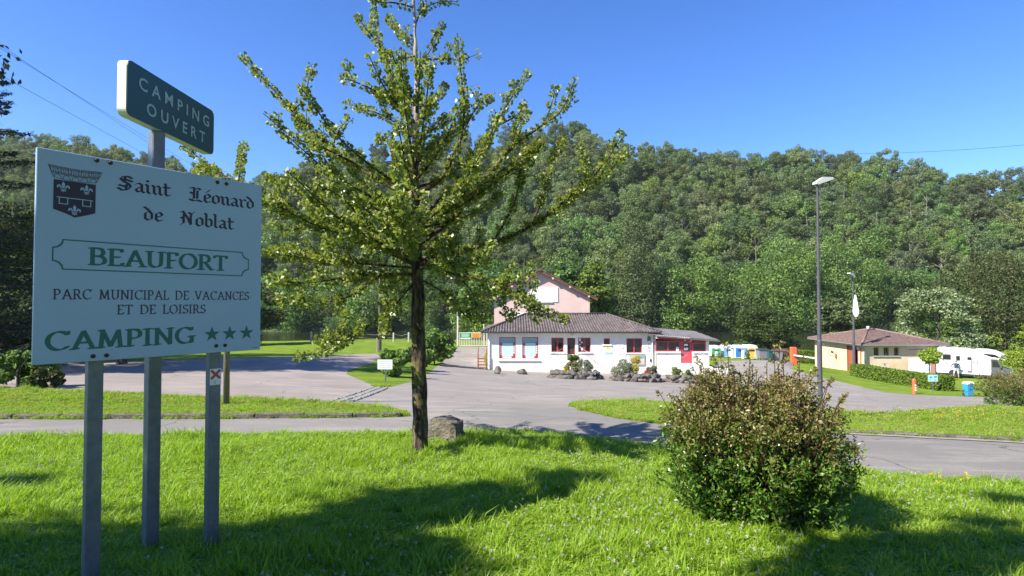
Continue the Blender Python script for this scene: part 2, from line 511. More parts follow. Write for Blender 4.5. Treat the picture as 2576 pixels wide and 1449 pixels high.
def soil():
    m, nt, b = nmat('lawn_ground')
    tc = nt.nodes.new('ShaderNodeTexCoord'); src = tc.outputs['Object']
    n1 = nt.nodes.new('ShaderNodeTexNoise'); n1.inputs['Scale'].default_value = 0.7; n1.inputs['Detail'].default_value = 8; nt.links.new(src, n1.inputs['Vector'])
    n2 = nt.nodes.new('ShaderNodeTexNoise'); n2.inputs['Scale'].default_value = 30; n2.inputs['Detail'].default_value = 5; nt.links.new(src, n2.inputs['Vector'])
    cr = nt.nodes.new('ShaderNodeValToRGB')
    set_ramp(cr, [(0.3, (0.12, 0.19, 0.02)), (0.5, (0.17, 0.25, 0.026)), (0.75, (0.24, 0.31, 0.04))])
    nt.links.new(n1.outputs['Fac'], cr.inputs[0])
    mx = nt.nodes.new('ShaderNodeMix'); mx.data_type = 'RGBA'; mx.blend_type = 'MULTIPLY'; mx.inputs[0].default_value = 0.7
    c2 = nt.nodes.new('ShaderNodeValToRGB'); c2.color_ramp.elements[0].position = 0.3; c2.color_ramp.elements[0].color = (0.45, 0.45, 0.4, 1); c2.color_ramp.elements[1].position = 0.7; c2.color_ramp.elements[1].color = (1.25, 1.25, 1.1, 1)
    nt.links.new(n2.outputs['Fac'], c2.inputs[0]); nt.links.new(cr.outputs[0], mx.inputs[6]); nt.links.new(c2.outputs[0], mx.inputs[7])
    nt.links.new(mx.outputs[2], b.inputs['Base Color']); b.inputs['Roughness'].default_value = 1.0; b.inputs['Specular IOR Level'].default_value = 0.1
    bp = nt.nodes.new('ShaderNodeBump'); bp.inputs['Strength'].default_value = 0.8; bp.inputs['Distance'].default_value = 0.06
    nt.links.new(n2.outputs['Fac'], bp.inputs['Height']); nt.links.new(bp.outputs[0], b.inputs['Normal'])
    return m
M['soil'] = soil()
sheet('road', in_road, M['road'])
sheet('forecourt', in_yard, M['yard'])
sheet('parking_area', in_park, M['park'])
sheet('ground', ~(in_road | in_yard | in_park), M['soil'])

# kerbs: separate stones along the road
M['kerb'] = ramp_mat('kerb_stone', [(0.3, (0.035, 0.038, 0.018)), (0.5, (0.10, 0.092, 0.065)), (0.75, (0.24, 0.22, 0.18))], scale=9, bump=0.6, dist=0.02)
def polyline_at(pl, s):
    acc = 0
    for i in range(len(pl) - 1):
        a, b = np.array(pl[i]), np.array(pl[i + 1]); l = np.linalg.norm(b - a)
        if acc + l >= s and l > 0:
            return a + (b - a) * (s - acc) / l, (b - a) / l
        acc += l
    return np.array(pl[-1]), (np.array(pl[-1]) - np.array(pl[-2])) / max(1e-6, np.linalg.norm(np.array(pl[-1]) - np.array(pl[-2])))
def pl_len(pl): return sum(np.linalg.norm(np.array(pl[i + 1]) - np.array(pl[i])) for i in range(len(pl) - 1))
rnd = random.Random(7)
def kerb(pl, side, name, label, s0, s1, hgt):
    root = empty(name, (0, 0, 0)); root['kind'] = 'structure'
    s = s0
    while s < s1:
        L = 0.98
        p, t = polyline_at(pl, s + L / 2)
        nrm = np.array([-t[1], t[0]]) * side
        c = p + nrm * 0.06
        z = terr(c[0], c[1])
        mb = MB()
        h = hgt + rnd.uniform(-.012, .012)
        mb.box((0, 0, h / 2 - 0.12), (L - 0.02, 0.13, h + 0.24), 0, 0.018)
        o = mb.build('kerb_stone', M['kerb'], root)
        zt = terr(*(c + t * .4)) - terr(*(c - t * .4))
        o.location = (c[0], c[1], z); o.rotation_euler = (rnd.uniform(-.05, .05), -math.atan2(zt, .8), math.atan2(t[1], t[0]) + rnd.uniform(-.012, .012))
        s += L
    return root
fl_len = pl_len(farl)
kerb(farl, 1, 'kerb', None, 3.0, fl_len - 0.4, 0.10)
kerb(farr, 1, 'kerb', None, 5.5, min(pl_len(farr), 24), 0.06)
# flat concrete channel along the right kerb
M['channel'] = ramp_mat('channel_concrete', [(.3, (.16, .145, .11)), (.55, (.30, .275, .23)), (.8, (.40, .37, .32))], scale=2.5, bump=.4)
mb = MB(); s = 4.5
while s < 24:
    p, t = polyline_at(farr, s); nr_ = np.array([-t[1], t[0]]); w0 = .30 + .05 * noise.noise((s, 0, 0))
    for o_ in (-.012, -w0):
        q = p + nr_ * o_; mb.v.append((q[0], q[1], terr(*q) + .012))
    s += .4
mb.f = [(2 * i, 2 * i + 1, 2 * i + 3, 2 * i + 2) for i in range(len(mb.v) // 2 - 1)]; mb.m = [0] * len(mb.f)
o = mb.build('drain_channel', M['channel']); o['kind'] = 'structure'
# paved gutter between parking place and forecourt: rows of small setts
gl = lay(GUTTER); groot = empty('gutter', (0, 0, 0)); groot['kind'] = 'structure'
M['sett'] = ramp_mat('gutter_sett', [(0.3, (0.17, 0.155, 0.125)), (0.7, (0.33, 0.305, 0.265))], scale=3, bump=0.5)
sett = MB().box((0, 0, 0), (0.46, 0.26, 0.12), 0, 0.03).mesh('sett', M['sett'])
s = 0.1
while s < pl_len(gl):
    p, t = polyline_at(gl, s); nrm = np.array([-t[1], t[0]])
    for k in (-1, 0, 1):
        c = p + nrm * k * 0.275
        o = link_mesh('sett', sett, groot, (c[0], c[1], terr(*c) - 0.035 + rnd.uniform(-.012, .012)))
        o.rotation_euler = (rnd.uniform(-.06, .06), rnd.uniform(-.06, .06), math.atan2(t[1], t[0]) + rnd.uniform(-.05, .05))
    s += 0.5

# river
m, nt, b = nmat('river_water')
b.inputs['Base Color'].default_value = (0.022, 0.026, 0.012, 1); b.inputs['Roughness'].default_value = 0.08; b.inputs['Specular IOR Level'].default_value = 0.5
tc = nt.nodes.new('ShaderNodeTexCoord'); mp = nt.nodes.new('ShaderNodeMapping'); mp.inputs['Scale'].default_value = (0.5, 1.6, 1)
nz = nt.nodes.new('ShaderNodeTexNoise'); nz.inputs['Scale'].default_value = 0.9; nz.inputs['Detail'].default_value = 5
bp = nt.nodes.new('ShaderNodeBump'); bp.inputs['Strength'].default_value = 0.5; bp.inputs['Distance'].default_value = 0.10
nt.links.new(tc.outputs['Object'], mp.inputs['Vector']); nt.links.new(mp.outputs[0], nz.inputs['Vector']); nt.links.new(nz.outputs['Fac'], bp.inputs['Height']); nt.links.new(bp.outputs[0], b.inputs['Normal'])
M['water'] = m
mb = MB(); mb.add([(-300, 74, -6.3), (180, 74, -6.3), (180, 172, -6.3), (-300, 172, -6.3)], [(0, 1, 2, 3)])
river = mb.build('river', M['water']); river['kind'] = 'structure'

# wooded hillside
SKY_PX = [-900, -300, 0, 150, 250, 400, 480, 560, 640, 700, 800, 950, 1100, 1250, 1400, 1450, 1500, 1560, 1620, 1700, 1900, 2000, 2100, 2180, 2300, 2400, 2576, 3000, 3600]
SKY_PY = [330, 318, 322, 335, 362, 385, 405, 432, 432, 412, 385, 345, 335, 328, 320, 303, 328, 345, 358, 360, 374, 360, 354, 370, 402, 420, 442, 465, 485]
FAR0 = 157.0; SLOPE = 0.64; TREE_H = 10.5
def ridge(u):
    e = (760 - np.interp(u * FPX + CX, SKY_PX, SKY_PY)) / FPX
    return (SLOPE * FAR0 + 1.7 + 6.8 - TREE_H * 0.95) / (SLOPE - e), e
def hill_z(x, y):
    u = x / y
    yr_, e = ridge(u)
    z = -6.8 + SLOPE * np.maximum(0, np.minimum(y, yr_) - FAR0)
    z = z + np.maximum(0, y - yr_) * 0.05
    return z + 1.4 * np.sin(x * 0.031 + 0.4) * np.clip((y - FAR0) / 25, 0, 1)
M['hill'] = ramp_mat('undergrowth', [(0.3, (0.035, 0.06, 0.018)), (0.6, (0.075, 0.11, 0.03)), (0.85, (0.12, 0.16, 0.05))], scale=0.25, bump=1.0, bscale=1.2, dist=0.8)
mb = MB(); us = np.linspace(-1.5, 1.5, 130); ys = np.concatenate([[149, 154], np.linspace(157, 420, 80)])
for yy in ys:
    for u in us:
        x = u * yy
        mb.v.append((x, yy, float(hill_z(np.array(x), np.array(yy))) - (3.0 if yy < 150 else (0.9 if yy < 156 else 0))))
nu = len(us)
mb.f = [(i * nu + j, i * nu + j + 1, (i + 1) * nu + j + 1, (i + 1) * nu + j) for i in range(len(ys) - 1) for j in range(nu - 1)]
mb.m = [0] * len(mb.f)
hill = mb.build('hill', M['hill'], smooth=True); hill['kind'] = 'structure'
# ------------------------------------------------------------------ foliage
def unit(a): return a / np.maximum(np.linalg.norm(a, axis=-1, keepdims=True), 1e-9)
def cards(P, N, size, rs, aspect=0.75, fold=0.25):
    """leaf sprays as pointed, slightly folded four-cornered faces at P facing N"""
    n = len(P)
    t = unit(np.cross(N, rs.normal(size=(n, 3)))); b = np.cross(N, t)
    s = size * rs.uniform(0.6, 1.35, (n, 1)); w = s * aspect * rs.uniform(0.7, 1.2, (n, 1))
    j = lambda: rs.uniform(-.18, .18, (n, 1))
    q0 = P - t * s * 0.5 + b * w * j()
    q1 = P + b * w * 0.5 + t * s * j() + N * s * fold * rs.uniform(-1, 1, (n, 1))
    q2 = P + t * s * 0.5 + b * w * j()
    q3 = P - b * w * 0.5 + t * s * j() + N * s * fold * rs.uniform(-1, 1, (n, 1))
    return np.stack([q0, q1, q2, q3], 1)
def lobes_round(rs, n, rx, rz, zc, lr=(0.26, 0.44), flat=0.85):
    """centres and radii of the leaf masses of a crown"""
    C = []; 
    while len(C) < n:
        p = rs.uniform(-1, 1, 3)
        l = np.linalg.norm(p)
        if l > 1 or l < 0.25: continue
        if p[2] < -0.75: continue
        k = 0.55 + 0.27 * l
        C.append((p[0] / l * l ** .5 * k * rx, p[1] / l * l ** .5 * k * rx, zc + p[2] / l * l ** .5 * k * rz))
    C = np.array(C); r = rs.uniform(lr[0], lr[1], n) * min(rx, rz)
    return C, r
def crown_cards(rs, C, r, per, size, flat=0.8, up=0.25, rnd_n=0.55, keep=0.8, aspect=0.75, inner=0.12):
    out = []
    for k in range(len(C)):
        n = int(per * (r[k] / r.mean()) ** 2)
        d = unit(rs.normal(size=(n, 3)))
        rad = r[k] * (1 - np.abs(rs.normal(0, 0.13, (n, 1))))
        deep = rs.rand(n) < inner
        rad[deep] *= rs.uniform(0.5, 0.9, (deep.sum(), 1))
        # ragged outline
        nzv = 1 + 0.22 * np.sin(d[:, :1] * 5.1 + k) * np.sin(d[:, 1:2] * 6.3 + 2 * k) + 0.15 * np.sin(d[:, 2:3] * 9 + k * 3)
        P = C[k] + d * rad * nzv * np.array([1, 1, flat])
        ok = np.ones(n, bool)
        for m_ in range(len(C)):
            if m_ == k: continue
            q = (P - C[m_]) / np.array([1, 1, flat])
            ok &= ~((np.linalg.norm(q, axis=1) < r[m_] * 0.72))
        P = P[ok]; d = d[ok]
        N = unit(d + rs.normal(size=d.shape) * rnd_n + np.array([0, 0, up]))
        out.append(cards(P, N, size, rs, aspect))
    return np.concatenate(out)
def trunk_mb(rs, h, r0, lean=0.05, limbs=5, spread=0.5, top=0.75):
    mb = MB()
    pts = []; a = rs.uniform(0, 6.28)
    for i in range(6):
        t = i / 5
        pts.append((lean * h * t * t * math.cos(a) + 0.03 * h * math.sin(t * 5 + a), lean * h * t * t * math.sin(a), h * top * t - 0.15 * (i == 0)))
    mb.tube(pts, [r0 * (1.35 if i == 0 else 1) * (1 - 0.75 * i / 5) for i in range(6)], 7)
    for k in range(limbs):
        i = 2 + k % 3; p = np.array(pts[i]); g = a + k * 2.4
        L = h * spread * rs.uniform(.5, .9)
        q = p + np.array([math.cos(g), math.sin(g), 0.75]) * L * 0.5; e = p + np.array([math.cos(g + .3), math.sin(g + .3), 1.1]) * L * 0.9
        mb.tube([p, q, e], [r0 * .4, r0 * .26, r0 * .08], 5)
    return mb
M['bark_far'] = ramp_mat('grey_bark', [(0.3, (0.09, 0.08, 0.06)), (0.7, (0.26, 0.24, 0.20))], scale=3, bump=0.4)
M['bark_dark'] = ramp_mat('dark_bark', [(0.3, (0.03, 0.025, 0.02)), (0.7, (0.10, 0.085, 0.065))], scale=6, bump=0.6)
M['oak'] = leaf_mat('oak_leaves', [(0.0, (0.075, 0.12, 0.038)), (0.45, (0.125, 0.185, 0.058)), (0.8, (0.17, 0.225, 0.078)), (1.0, (0.25, 0.28, 0.14))], trans=0.36, objvar=0.32)
M['ash'] = leaf_mat('ash_leaves', [(0.0, (0.08, 0.145, 0.03)), (0.5, (0.135, 0.215, 0.048)), (1.0, (0.22, 0.29, 0.095))], trans=0.36, objvar=0.3)
M['bank'] = leaf_mat('bank_leaves', [(0.0, (0.055, 0.12, 0.022)), (0.5, (0.105, 0.195, 0.038)), (1.0, (0.20, 0.29, 0.075))], trans=0.36, objvar=0.25)

def tree_variant(seed, rx, rz, h, n, per, size, mat, lr=(0.24, 0.42), up=0.3, bark=None):
    rs = np.random.RandomState(seed)
    C, r = lobes_round(rs, n, rx, rz, h - rz, lr)
    Q = crown_cards(rs, C, r, per, size, up=up)
    return quads_mesh('crown', Q, [mat]), trunk_mb(rs, h, 0.022 * h).mesh('trunk', bark or M['bark_far'])
oaks = [tree_variant(11 + i, 1.0 * a, 0.85 * b_, 1.75 * b_ + .15, int(n * 2.1), 150, 0.072, M['oak'], lr=(.15, .30)) for i, (a, b_, n) in enumerate([(1, 1, 17), (1.05, .9, 19), (.9, 1.15, 16), (1.1, 1.0, 22), (.85, 1.05, 14), (1.0, 1.2, 20)])]
ashes = [tree_variant(31 + i, 0.9 * a, 1.0 * b_, 2.0 * b_, int(n * 2.0), 160, 0.075, M['ash'], lr=(.16, .32)) for i, (a, b_, n) in enumerate([(1, 1, 17), (.85, 1.1, 16), (1.05, .95, 20)])]
banks = [tree_variant(51 + i, 1.0 * a, 1.0 * b_, 1.8 * b_, n, 240, 0.075, M['bank'], lr=(.28, .46)) for i, (a, b_, n) in enumerate([(1, 1, 18), (1.15, .85, 20), (.9, 1.2, 18)])]
def place_tree(name, var, loc, s, rz, label, cat, group=None, sz=1.0):
    root = thing(name, label, cat, loc, rz, group)
    root.scale = (s, s, s * sz)
    link_mesh('crown', var[0], root); link_mesh('trunk', var[1], root)
    return root
rs = np.random.RandomState(5)
spots = []
yy = 161.0; row = 0
while yy < 330:
    sp = 8.6 + (yy - 160) * 0.010
    n = int(2.04 * yy / sp)
    for i in range(n + 1):
        u = -1.02 + 2.04 * (i + (0.5 if row % 2 else 0) + rs.uniform(-.32, .32)) / n
        y2 = yy + rs.uniform(-3.2, 3.2)
        yrd, e = ridge(u)
        if y2 > yrd + 5 or abs(u) > 1.03: continue
        spots.append((u * y2, y2, u))
    yy += sp * 0.78; row += 1
spots.sort(key=lambda s_: s_[1])
wood_pts = []
for i, (x, y2, u) in enumerate(spots):
    z = float(hill_z(np.array(x), np.array(y2)))
    t = rs.rand(); frac = (y2 - FAR0) / 130
    low = frac < 0.13
    var, lab, nm, grp = (banks, 'leafy bright green tree at the foot of the wooded hill along the far river bank', 'riverside_tree', 'trees along the far river bank') if low else \
        ((ashes, 'light green tree among the olive oaks on the wooded hillside', 'ash_tree', 'light green trees on the hillside') if t < (0.42 if frac < .45 else 0.16) else
         (oaks, 'olive green oak in the wood covering the hillside', 'oak_tree', 'oaks on the wooded hillside'))
    s = rs.uniform(4.2, 7.3) * (1.1 if low else 1.0)
    if ridge(u)[0] - y2 < 9: s = rs.uniform(4.8, 5.9) * (0.85 + .4 * rs.rand() ** 3)
    k = rs.randint(len(var)); rz = rs.uniform(0, 6.28); sz = rs.uniform(0.88, 1.22)
    px = u * FPX + CX
    if i < 300:
        place_tree(nm, var[k], (x, y2, z - 0.5), s, rz, lab, 'tree', grp, sz)
    else:
        wood_pts.append((x, y2, z - 0.5, s, rz, k, var is oaks))
# the farther wood up to the ridge: one mass
def gn_scatter(name, pts, rots, scales, idx, sources, parent=None):
    """one object that scatters copies of the source meshes on its points"""
    me = bpy.data.meshes.new(name)
    me.from_pydata([tuple(p) for p in pts], [], [])
    at = me.attributes.new('rot', 'FLOAT_VECTOR', 'POINT'); at.data.foreach_set('vector', np.asarray(rots, np.float32).ravel())
    at = me.attributes.new('scl', 'FLOAT_VECTOR', 'POINT'); at.data.foreach_set('vector', np.asarray(scales, np.float32).ravel())
    at = me.attributes.new('idx', 'INT', 'POINT'); at.data.foreach_set('value', np.asarray(idx, np.int32))
    o = link_mesh(name, me, parent)
    ng = bpy.data.node_groups.new(name + '_nodes', 'GeometryNodeTree')
    ng.interface.new_socket('Geometry', in_out='INPUT', socket_type='NodeSocketGeometry')
    ng.interface.new_socket('Geometry', in_out='OUTPUT', socket_type='NodeSocketGeometry')
    N = ng.nodes; L = ng.links
    gi = N.new('NodeGroupInput'); go = N.new('NodeGroupOutput')
    jg = N.new('GeometryNodeGeometryToInstance')
    coll = bpy.data.collections.new(name + '_sources')
    for i, sme in enumerate(sources):
        so = bpy.data.objects.new('%s_source_%02d' % (name, i), sme); coll.objects.link(so)
    ci = N.new('GeometryNodeCollectionInfo'); ci.inputs['Collection'].default_value = coll
    ci.inputs['Separate Children'].default_value = True; ci.inputs['Reset Children'].default_value = True
    ip = N.new('GeometryNodeInstanceOnPoints'); ip.inputs['Pick Instance'].default_value = True
    def attr(n, t):
        a = N.new('GeometryNodeInputNamedAttribute'); a.data_type = t; a.inputs['Name'].default_value = n
        return [x for x in a.outputs if x.enabled and x.name == 'Attribute'][0]
    L.new(gi.outputs[0], ip.inputs['Points']); L.new(ci.outputs[0], ip.inputs['Instance'])
    L.new(attr('idx', 'INT'), ip.inputs['Instance Index'])
    er = N.new('FunctionNodeEulerToRotation'); L.new(attr('rot', 'FLOAT_VECTOR'), er.inputs[0]); L.new(er.outputs[0], ip.inputs['Rotation'])
    L.new(attr('scl', 'FLOAT_VECTOR'), ip.inputs['Scale'])
    L.new(ip.outputs[0], go.inputs[0])
    N.remove(jg)
    md = o.modifiers.new('scatter', 'NODES'); md.node_group = ng
    return o
if wood_pts:
    A = np.array([(p[0], p[1], p[2]) for p in wood_pts])
    o = gn_scatter('distant_wood', A, [(0, 0, p[4]) for p in wood_pts], [(p[3], p[3], p[3] * 1.05) for p in wood_pts], [p[5] % 6 if p[6] else 6 + p[5] % 3 for p in wood_pts], [v[0] for v in oaks] + [v[0] for v in ashes])
    tag(o, 'olive green wood on the upper slope and ridge of the hill', 'wood', kind='stuff')
print('hill trees', len(spots), 'stuff', len(wood_pts))
# pale dead branches and bare stems standing out of the wood
rs = np.random.RandomState(17)
for (px, py, Y, h) in [(2075, 700, 185, 7), (2205, 610, 205, 8), (1900, 760, 180, 9), (2330, 640, 215, 9), (1650, 745, 172, 8), (2440, 690, 190, 7), (1530, 660, 190, 6), (2030, 640, 205, 7), (2290, 600, 212, 8), (2380, 560, 225, 8), (2120, 560, 225, 8), (1800, 600, 210, 7), (2250, 540, 230, 8), (2480, 600, 222, 8), (1980, 590, 215, 8), (2055, 690, 190, 8)]:
    b0 = W(px, py, Y); b0[2] = float(hill_z(np.array(b0[0]), np.array(b0[1]))); h = h * 1.5; mb = MB()
    mb.tube([b0 * 0, (0.3, -.2, h * .5), (rs.uniform(-1, 1), 0, h)], [.20, .15, .05], 5)
    for k in range(5):
        z = h * rs.uniform(.3, .85); a = rs.uniform(0, 6.28); l = h * rs.uniform(.2, .4)
        mb.tube([(0.2, -.1, z), (0.2 + math.cos(a) * l * .5, math.sin(a) * l * .5, z + l * .5), (.2 + math.cos(a) * l, math.sin(a) * l, z + l * .7)], [.10, .07, .03], 4)
    r_ = thing('dead_tree', 'bare grey dead stem poking out of the green wood on the hillside', 'dead tree', b0, 0, 'dead stems in the wood')
    mb.build('trunk', M['bark_far'], r_)

# ------------------------------------------------------------------ single trees between river and camera
def big_tree(name, label, px, py, Y, wpx, hpx, seed, mat, n=26, per=420, size=0.3, lr=(.22, .38), up=0.3, flat=0.8, zbot=0.12, bark=None, cat='tree', aspect=.75, conic=0.0, base=None, rnd_n=0.55):
    """a tree whose foot the photograph shows at (px, py), wpx wide and hpx tall there"""
    p = np.array(base) if base is not None else W(px, py, Y)
    if base is not None: Y = p[1]
    else: p[2] = min(p[2], terr(p[0], p[1]))
    h = W(px, py - hpx, Y)[2] - p[2]; rx = wpx / FPX * Y / 2
    rs = np.random.RandomState(seed)
    rz = h * (1 - zbot) / 2
    C, r = lobes_round(rs, n, rx, rz, h - rz, lr)
    if conic:
        t = np.clip((C[:, 2] - h * zbot) / (h * (1 - zbot)), 0, 1)
        k = 1.15 - conic * t; C[:, :2] *= k[:, None]; r *= (0.65 + .35 * k)
    if zbot <= .06:          # leafy down to the ground
        lo = (C[:, 2] - r * flat * .9).min()
        if lo > .03 * h: C[:, 2] = h - (h - C[:, 2]) * h / (h - lo)
    Q = crown_cards(rs, C, r, per, size, up=up, flat=flat, aspect=aspect, rnd_n=rnd_n)
    root = thing(name, label, cat, p, rs.uniform(0, 6.28))
    link_mesh('crown', quads_mesh('crown', Q, [mat]), root)
    trunk_mb(rs, h, max(.05, min(0.02 * h, .35)), spread=min(.5, .55 * rx / h), top=.7).build('trunk', bark or M['bark_dark'], root)
    return root
def lm(name, a, b_, c, trans=0.28, **k): return leaf_mat(name, [(0, a), (0.55, b_), (1, c)], trans=trans, **k)
M['lime'] = lm('lime_leaves', (0.06, 0.11, 0.03), (0.15, 0.21, 0.075), (0.42, 0.45, 0.26))
M['poplar'] = lm('poplar_leaves', (0.045, 0.07, 0.022), (0.095, 0.13, 0.04), (0.19, 0.22, 0.09))
M['yew'] = lm('dark_conifer', (0.014, 0.030, 0.005), (0.034, 0.060, 0.009), (0.085, 0.11, 0.02), trans=0.06)
M['yellowgreen'] = lm('yellow_green_leaves', (0.07, 0.12, 0.016), (0.12, 0.175, 0.026), (0.22, 0.26, 0.05))
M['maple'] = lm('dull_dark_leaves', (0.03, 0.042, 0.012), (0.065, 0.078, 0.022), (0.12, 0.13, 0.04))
M['hornbeam'] = lm('hornbeam_leaves', (0.07, 0.135, 0.02), (0.13, 0.22, 0.036), (0.23, 0.32, 0.075))
M['spruce'] = lm('spruce_needles', (0.010, 0.024, 0.010), (0.024, 0.045, 0.018), (0.05, 0.075, 0.03), trans=0.06)
M['fresh'] = lm('fresh_yellow_leaves', (0.15, 0.24, 0.02), (0.26, 0.36, 0.035), (0.40, 0.48, 0.08), trans=.4)
FB = -6.8
def far_base(px, Y): return (W(px, 800, Y)[0], Y, FB if Y > 150 else terr(W(px, 800, Y)[0], Y))
# far bank, behind the river
big_tree('poplar_tree', 'tall narrow poplar rising behind the pink gabled house', 1600, 845, 150, 84, 362, 101, M['poplar'], n=90, per=330, size=.45, lr=(.42, .62), zbot=.04, base=far_base(1600, 158), conic=.35)
big_tree('broadleaf_tree', 'yellowish round tree just right of the pink gable', 1492, 840, 100, 150, 185, 102, M['yellowgreen'], n=30, per=520, size=.38, base=far_base(1492, 74))
big_tree('broadleaf_tree', 'small bright green tree peeping over the left slope of the pink gable', 1430, 800, 110, 85, 160, 103, M['bank'], n=18, size=.4, base=far_base(1425, 75))
big_tree('broadleaf_tree', 'bushy green tree behind the red framed annexe roof', 1735, 840, 158, 200, 215, 104, M['hornbeam'], n=34, per=520, size=.5, base=far_base(1735, 160), zbot=.02)
big_tree('broadleaf_tree', 'large layered green tree left of the tall street lamp', 1950, 840, 158, 220, 265, 105, M['hornbeam'], n=40, per=560, size=.5, base=far_base(1955, 160), zbot=.02)
big_tree('broadleaf_tree', 'large bright green tree between the two street lamps, far side of the river', 2135, 840, 158, 200, 290, 106, M['bank'], n=38, per=560, size=.5, base=far_base(2130, 163), zbot=.02)
big_tree('broadleaf_tree', 'dull green round tree directly behind the second street lamp', 2130, 870, 95, 150, 150, 107, M['poplar'], n=28, per=600, size=.34, base=far_base(2115, 92), zbot=.05)
big_tree('conifer_bush', 'broad dark green conifer bush behind the recycling containers', 1915, 888, 74, 205, 142, 108, M['yew'], n=70, per=420, size=.22, lr=(.22, .36), zbot=.0, flat=.5, up=.5, aspect=.5, base=far_base(1918, 74), rnd_n=.35, conic=.55)
big_tree('lime_tree', 'pale round lime tree in flower behind the tiled washroom roof', 2365, 890, 74, 240, 195, 109, M['lime'], n=46, per=560, size=.27, lr=(.2, .32), zbot=.06, base=far_base(2358, 82), flat=.7, conic=.4)
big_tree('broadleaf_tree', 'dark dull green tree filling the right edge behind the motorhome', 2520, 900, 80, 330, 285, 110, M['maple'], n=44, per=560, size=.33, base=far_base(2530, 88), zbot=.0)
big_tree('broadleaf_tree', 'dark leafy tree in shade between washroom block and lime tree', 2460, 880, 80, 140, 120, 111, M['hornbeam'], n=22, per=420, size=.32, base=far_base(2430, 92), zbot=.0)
big_tree('broadleaf_tree', 'dark green tree hiding the river behind the white gate', 1230, 860, 90, 230, 150, 112, M['hornbeam'], n=30, per=500, size=.36, base=far_base(1225, 92), zbot=.03)
# bushes along the far bank, left of the house
rs = np.random.RandomState(23)
for k in range(26):
    px = -60 + k * 52 + rs.uniform(-18, 18); Y = rs.uniform(157, 163)
    p = far_base(px, Y); v = banks[k % 3] if k % 4 else ashes[k % 3]
    place_tree('riverside_bush', v, (p[0], p[1], -7.2), rs.uniform(2.6, 4.6), rs.uniform(0, 6.28), 'low bush leaning over the water on the far river bank', 'bush', 'bushes on the far river bank')
for k in range(16):
    px = 1690 + k * 58 + rs.uniform(-18, 18); Y = rs.uniform(158, 163)
    p = far_base(px, Y)
    place_tree('riverside_bush', banks[k % 3], (p[0], p[1], -7.2), rs.uniform(3.2, 5.0), rs.uniform(0, 6.28), 'low bush leaning over the water on the far river bank', 'bush', 'bushes on the far river bank')
# left edge: dark trees in the shade and the shrub in front of them
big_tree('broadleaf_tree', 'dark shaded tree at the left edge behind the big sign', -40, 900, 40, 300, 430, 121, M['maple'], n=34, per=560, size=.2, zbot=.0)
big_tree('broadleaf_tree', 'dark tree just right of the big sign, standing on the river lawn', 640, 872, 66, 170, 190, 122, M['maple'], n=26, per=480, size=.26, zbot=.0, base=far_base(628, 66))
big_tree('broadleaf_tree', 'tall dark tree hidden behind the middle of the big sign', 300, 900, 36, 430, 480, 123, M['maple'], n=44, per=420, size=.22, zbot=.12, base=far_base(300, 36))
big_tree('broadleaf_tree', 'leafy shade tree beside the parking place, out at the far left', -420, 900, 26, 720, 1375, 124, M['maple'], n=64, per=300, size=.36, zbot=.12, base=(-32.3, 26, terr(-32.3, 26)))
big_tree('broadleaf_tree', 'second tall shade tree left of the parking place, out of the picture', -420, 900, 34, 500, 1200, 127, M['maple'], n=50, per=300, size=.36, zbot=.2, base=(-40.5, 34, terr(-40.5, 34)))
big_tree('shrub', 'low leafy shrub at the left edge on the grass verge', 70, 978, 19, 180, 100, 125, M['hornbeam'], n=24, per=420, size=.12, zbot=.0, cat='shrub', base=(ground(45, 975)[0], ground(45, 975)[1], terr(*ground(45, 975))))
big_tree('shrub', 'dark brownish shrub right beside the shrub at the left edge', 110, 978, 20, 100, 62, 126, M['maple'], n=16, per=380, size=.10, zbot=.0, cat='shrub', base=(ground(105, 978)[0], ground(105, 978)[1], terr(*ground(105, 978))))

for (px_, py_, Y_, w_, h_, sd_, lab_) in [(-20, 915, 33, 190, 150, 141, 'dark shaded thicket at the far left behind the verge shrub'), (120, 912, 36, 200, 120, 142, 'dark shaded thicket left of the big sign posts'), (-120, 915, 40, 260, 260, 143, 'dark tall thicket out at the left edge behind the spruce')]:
    big_tree('thicket', lab_, px_, py_, Y_, w_, h_, sd_, M['maple'], n=24, per=420, size=.2, zbot=0, cat='bush', base=far_base(px_, Y_))
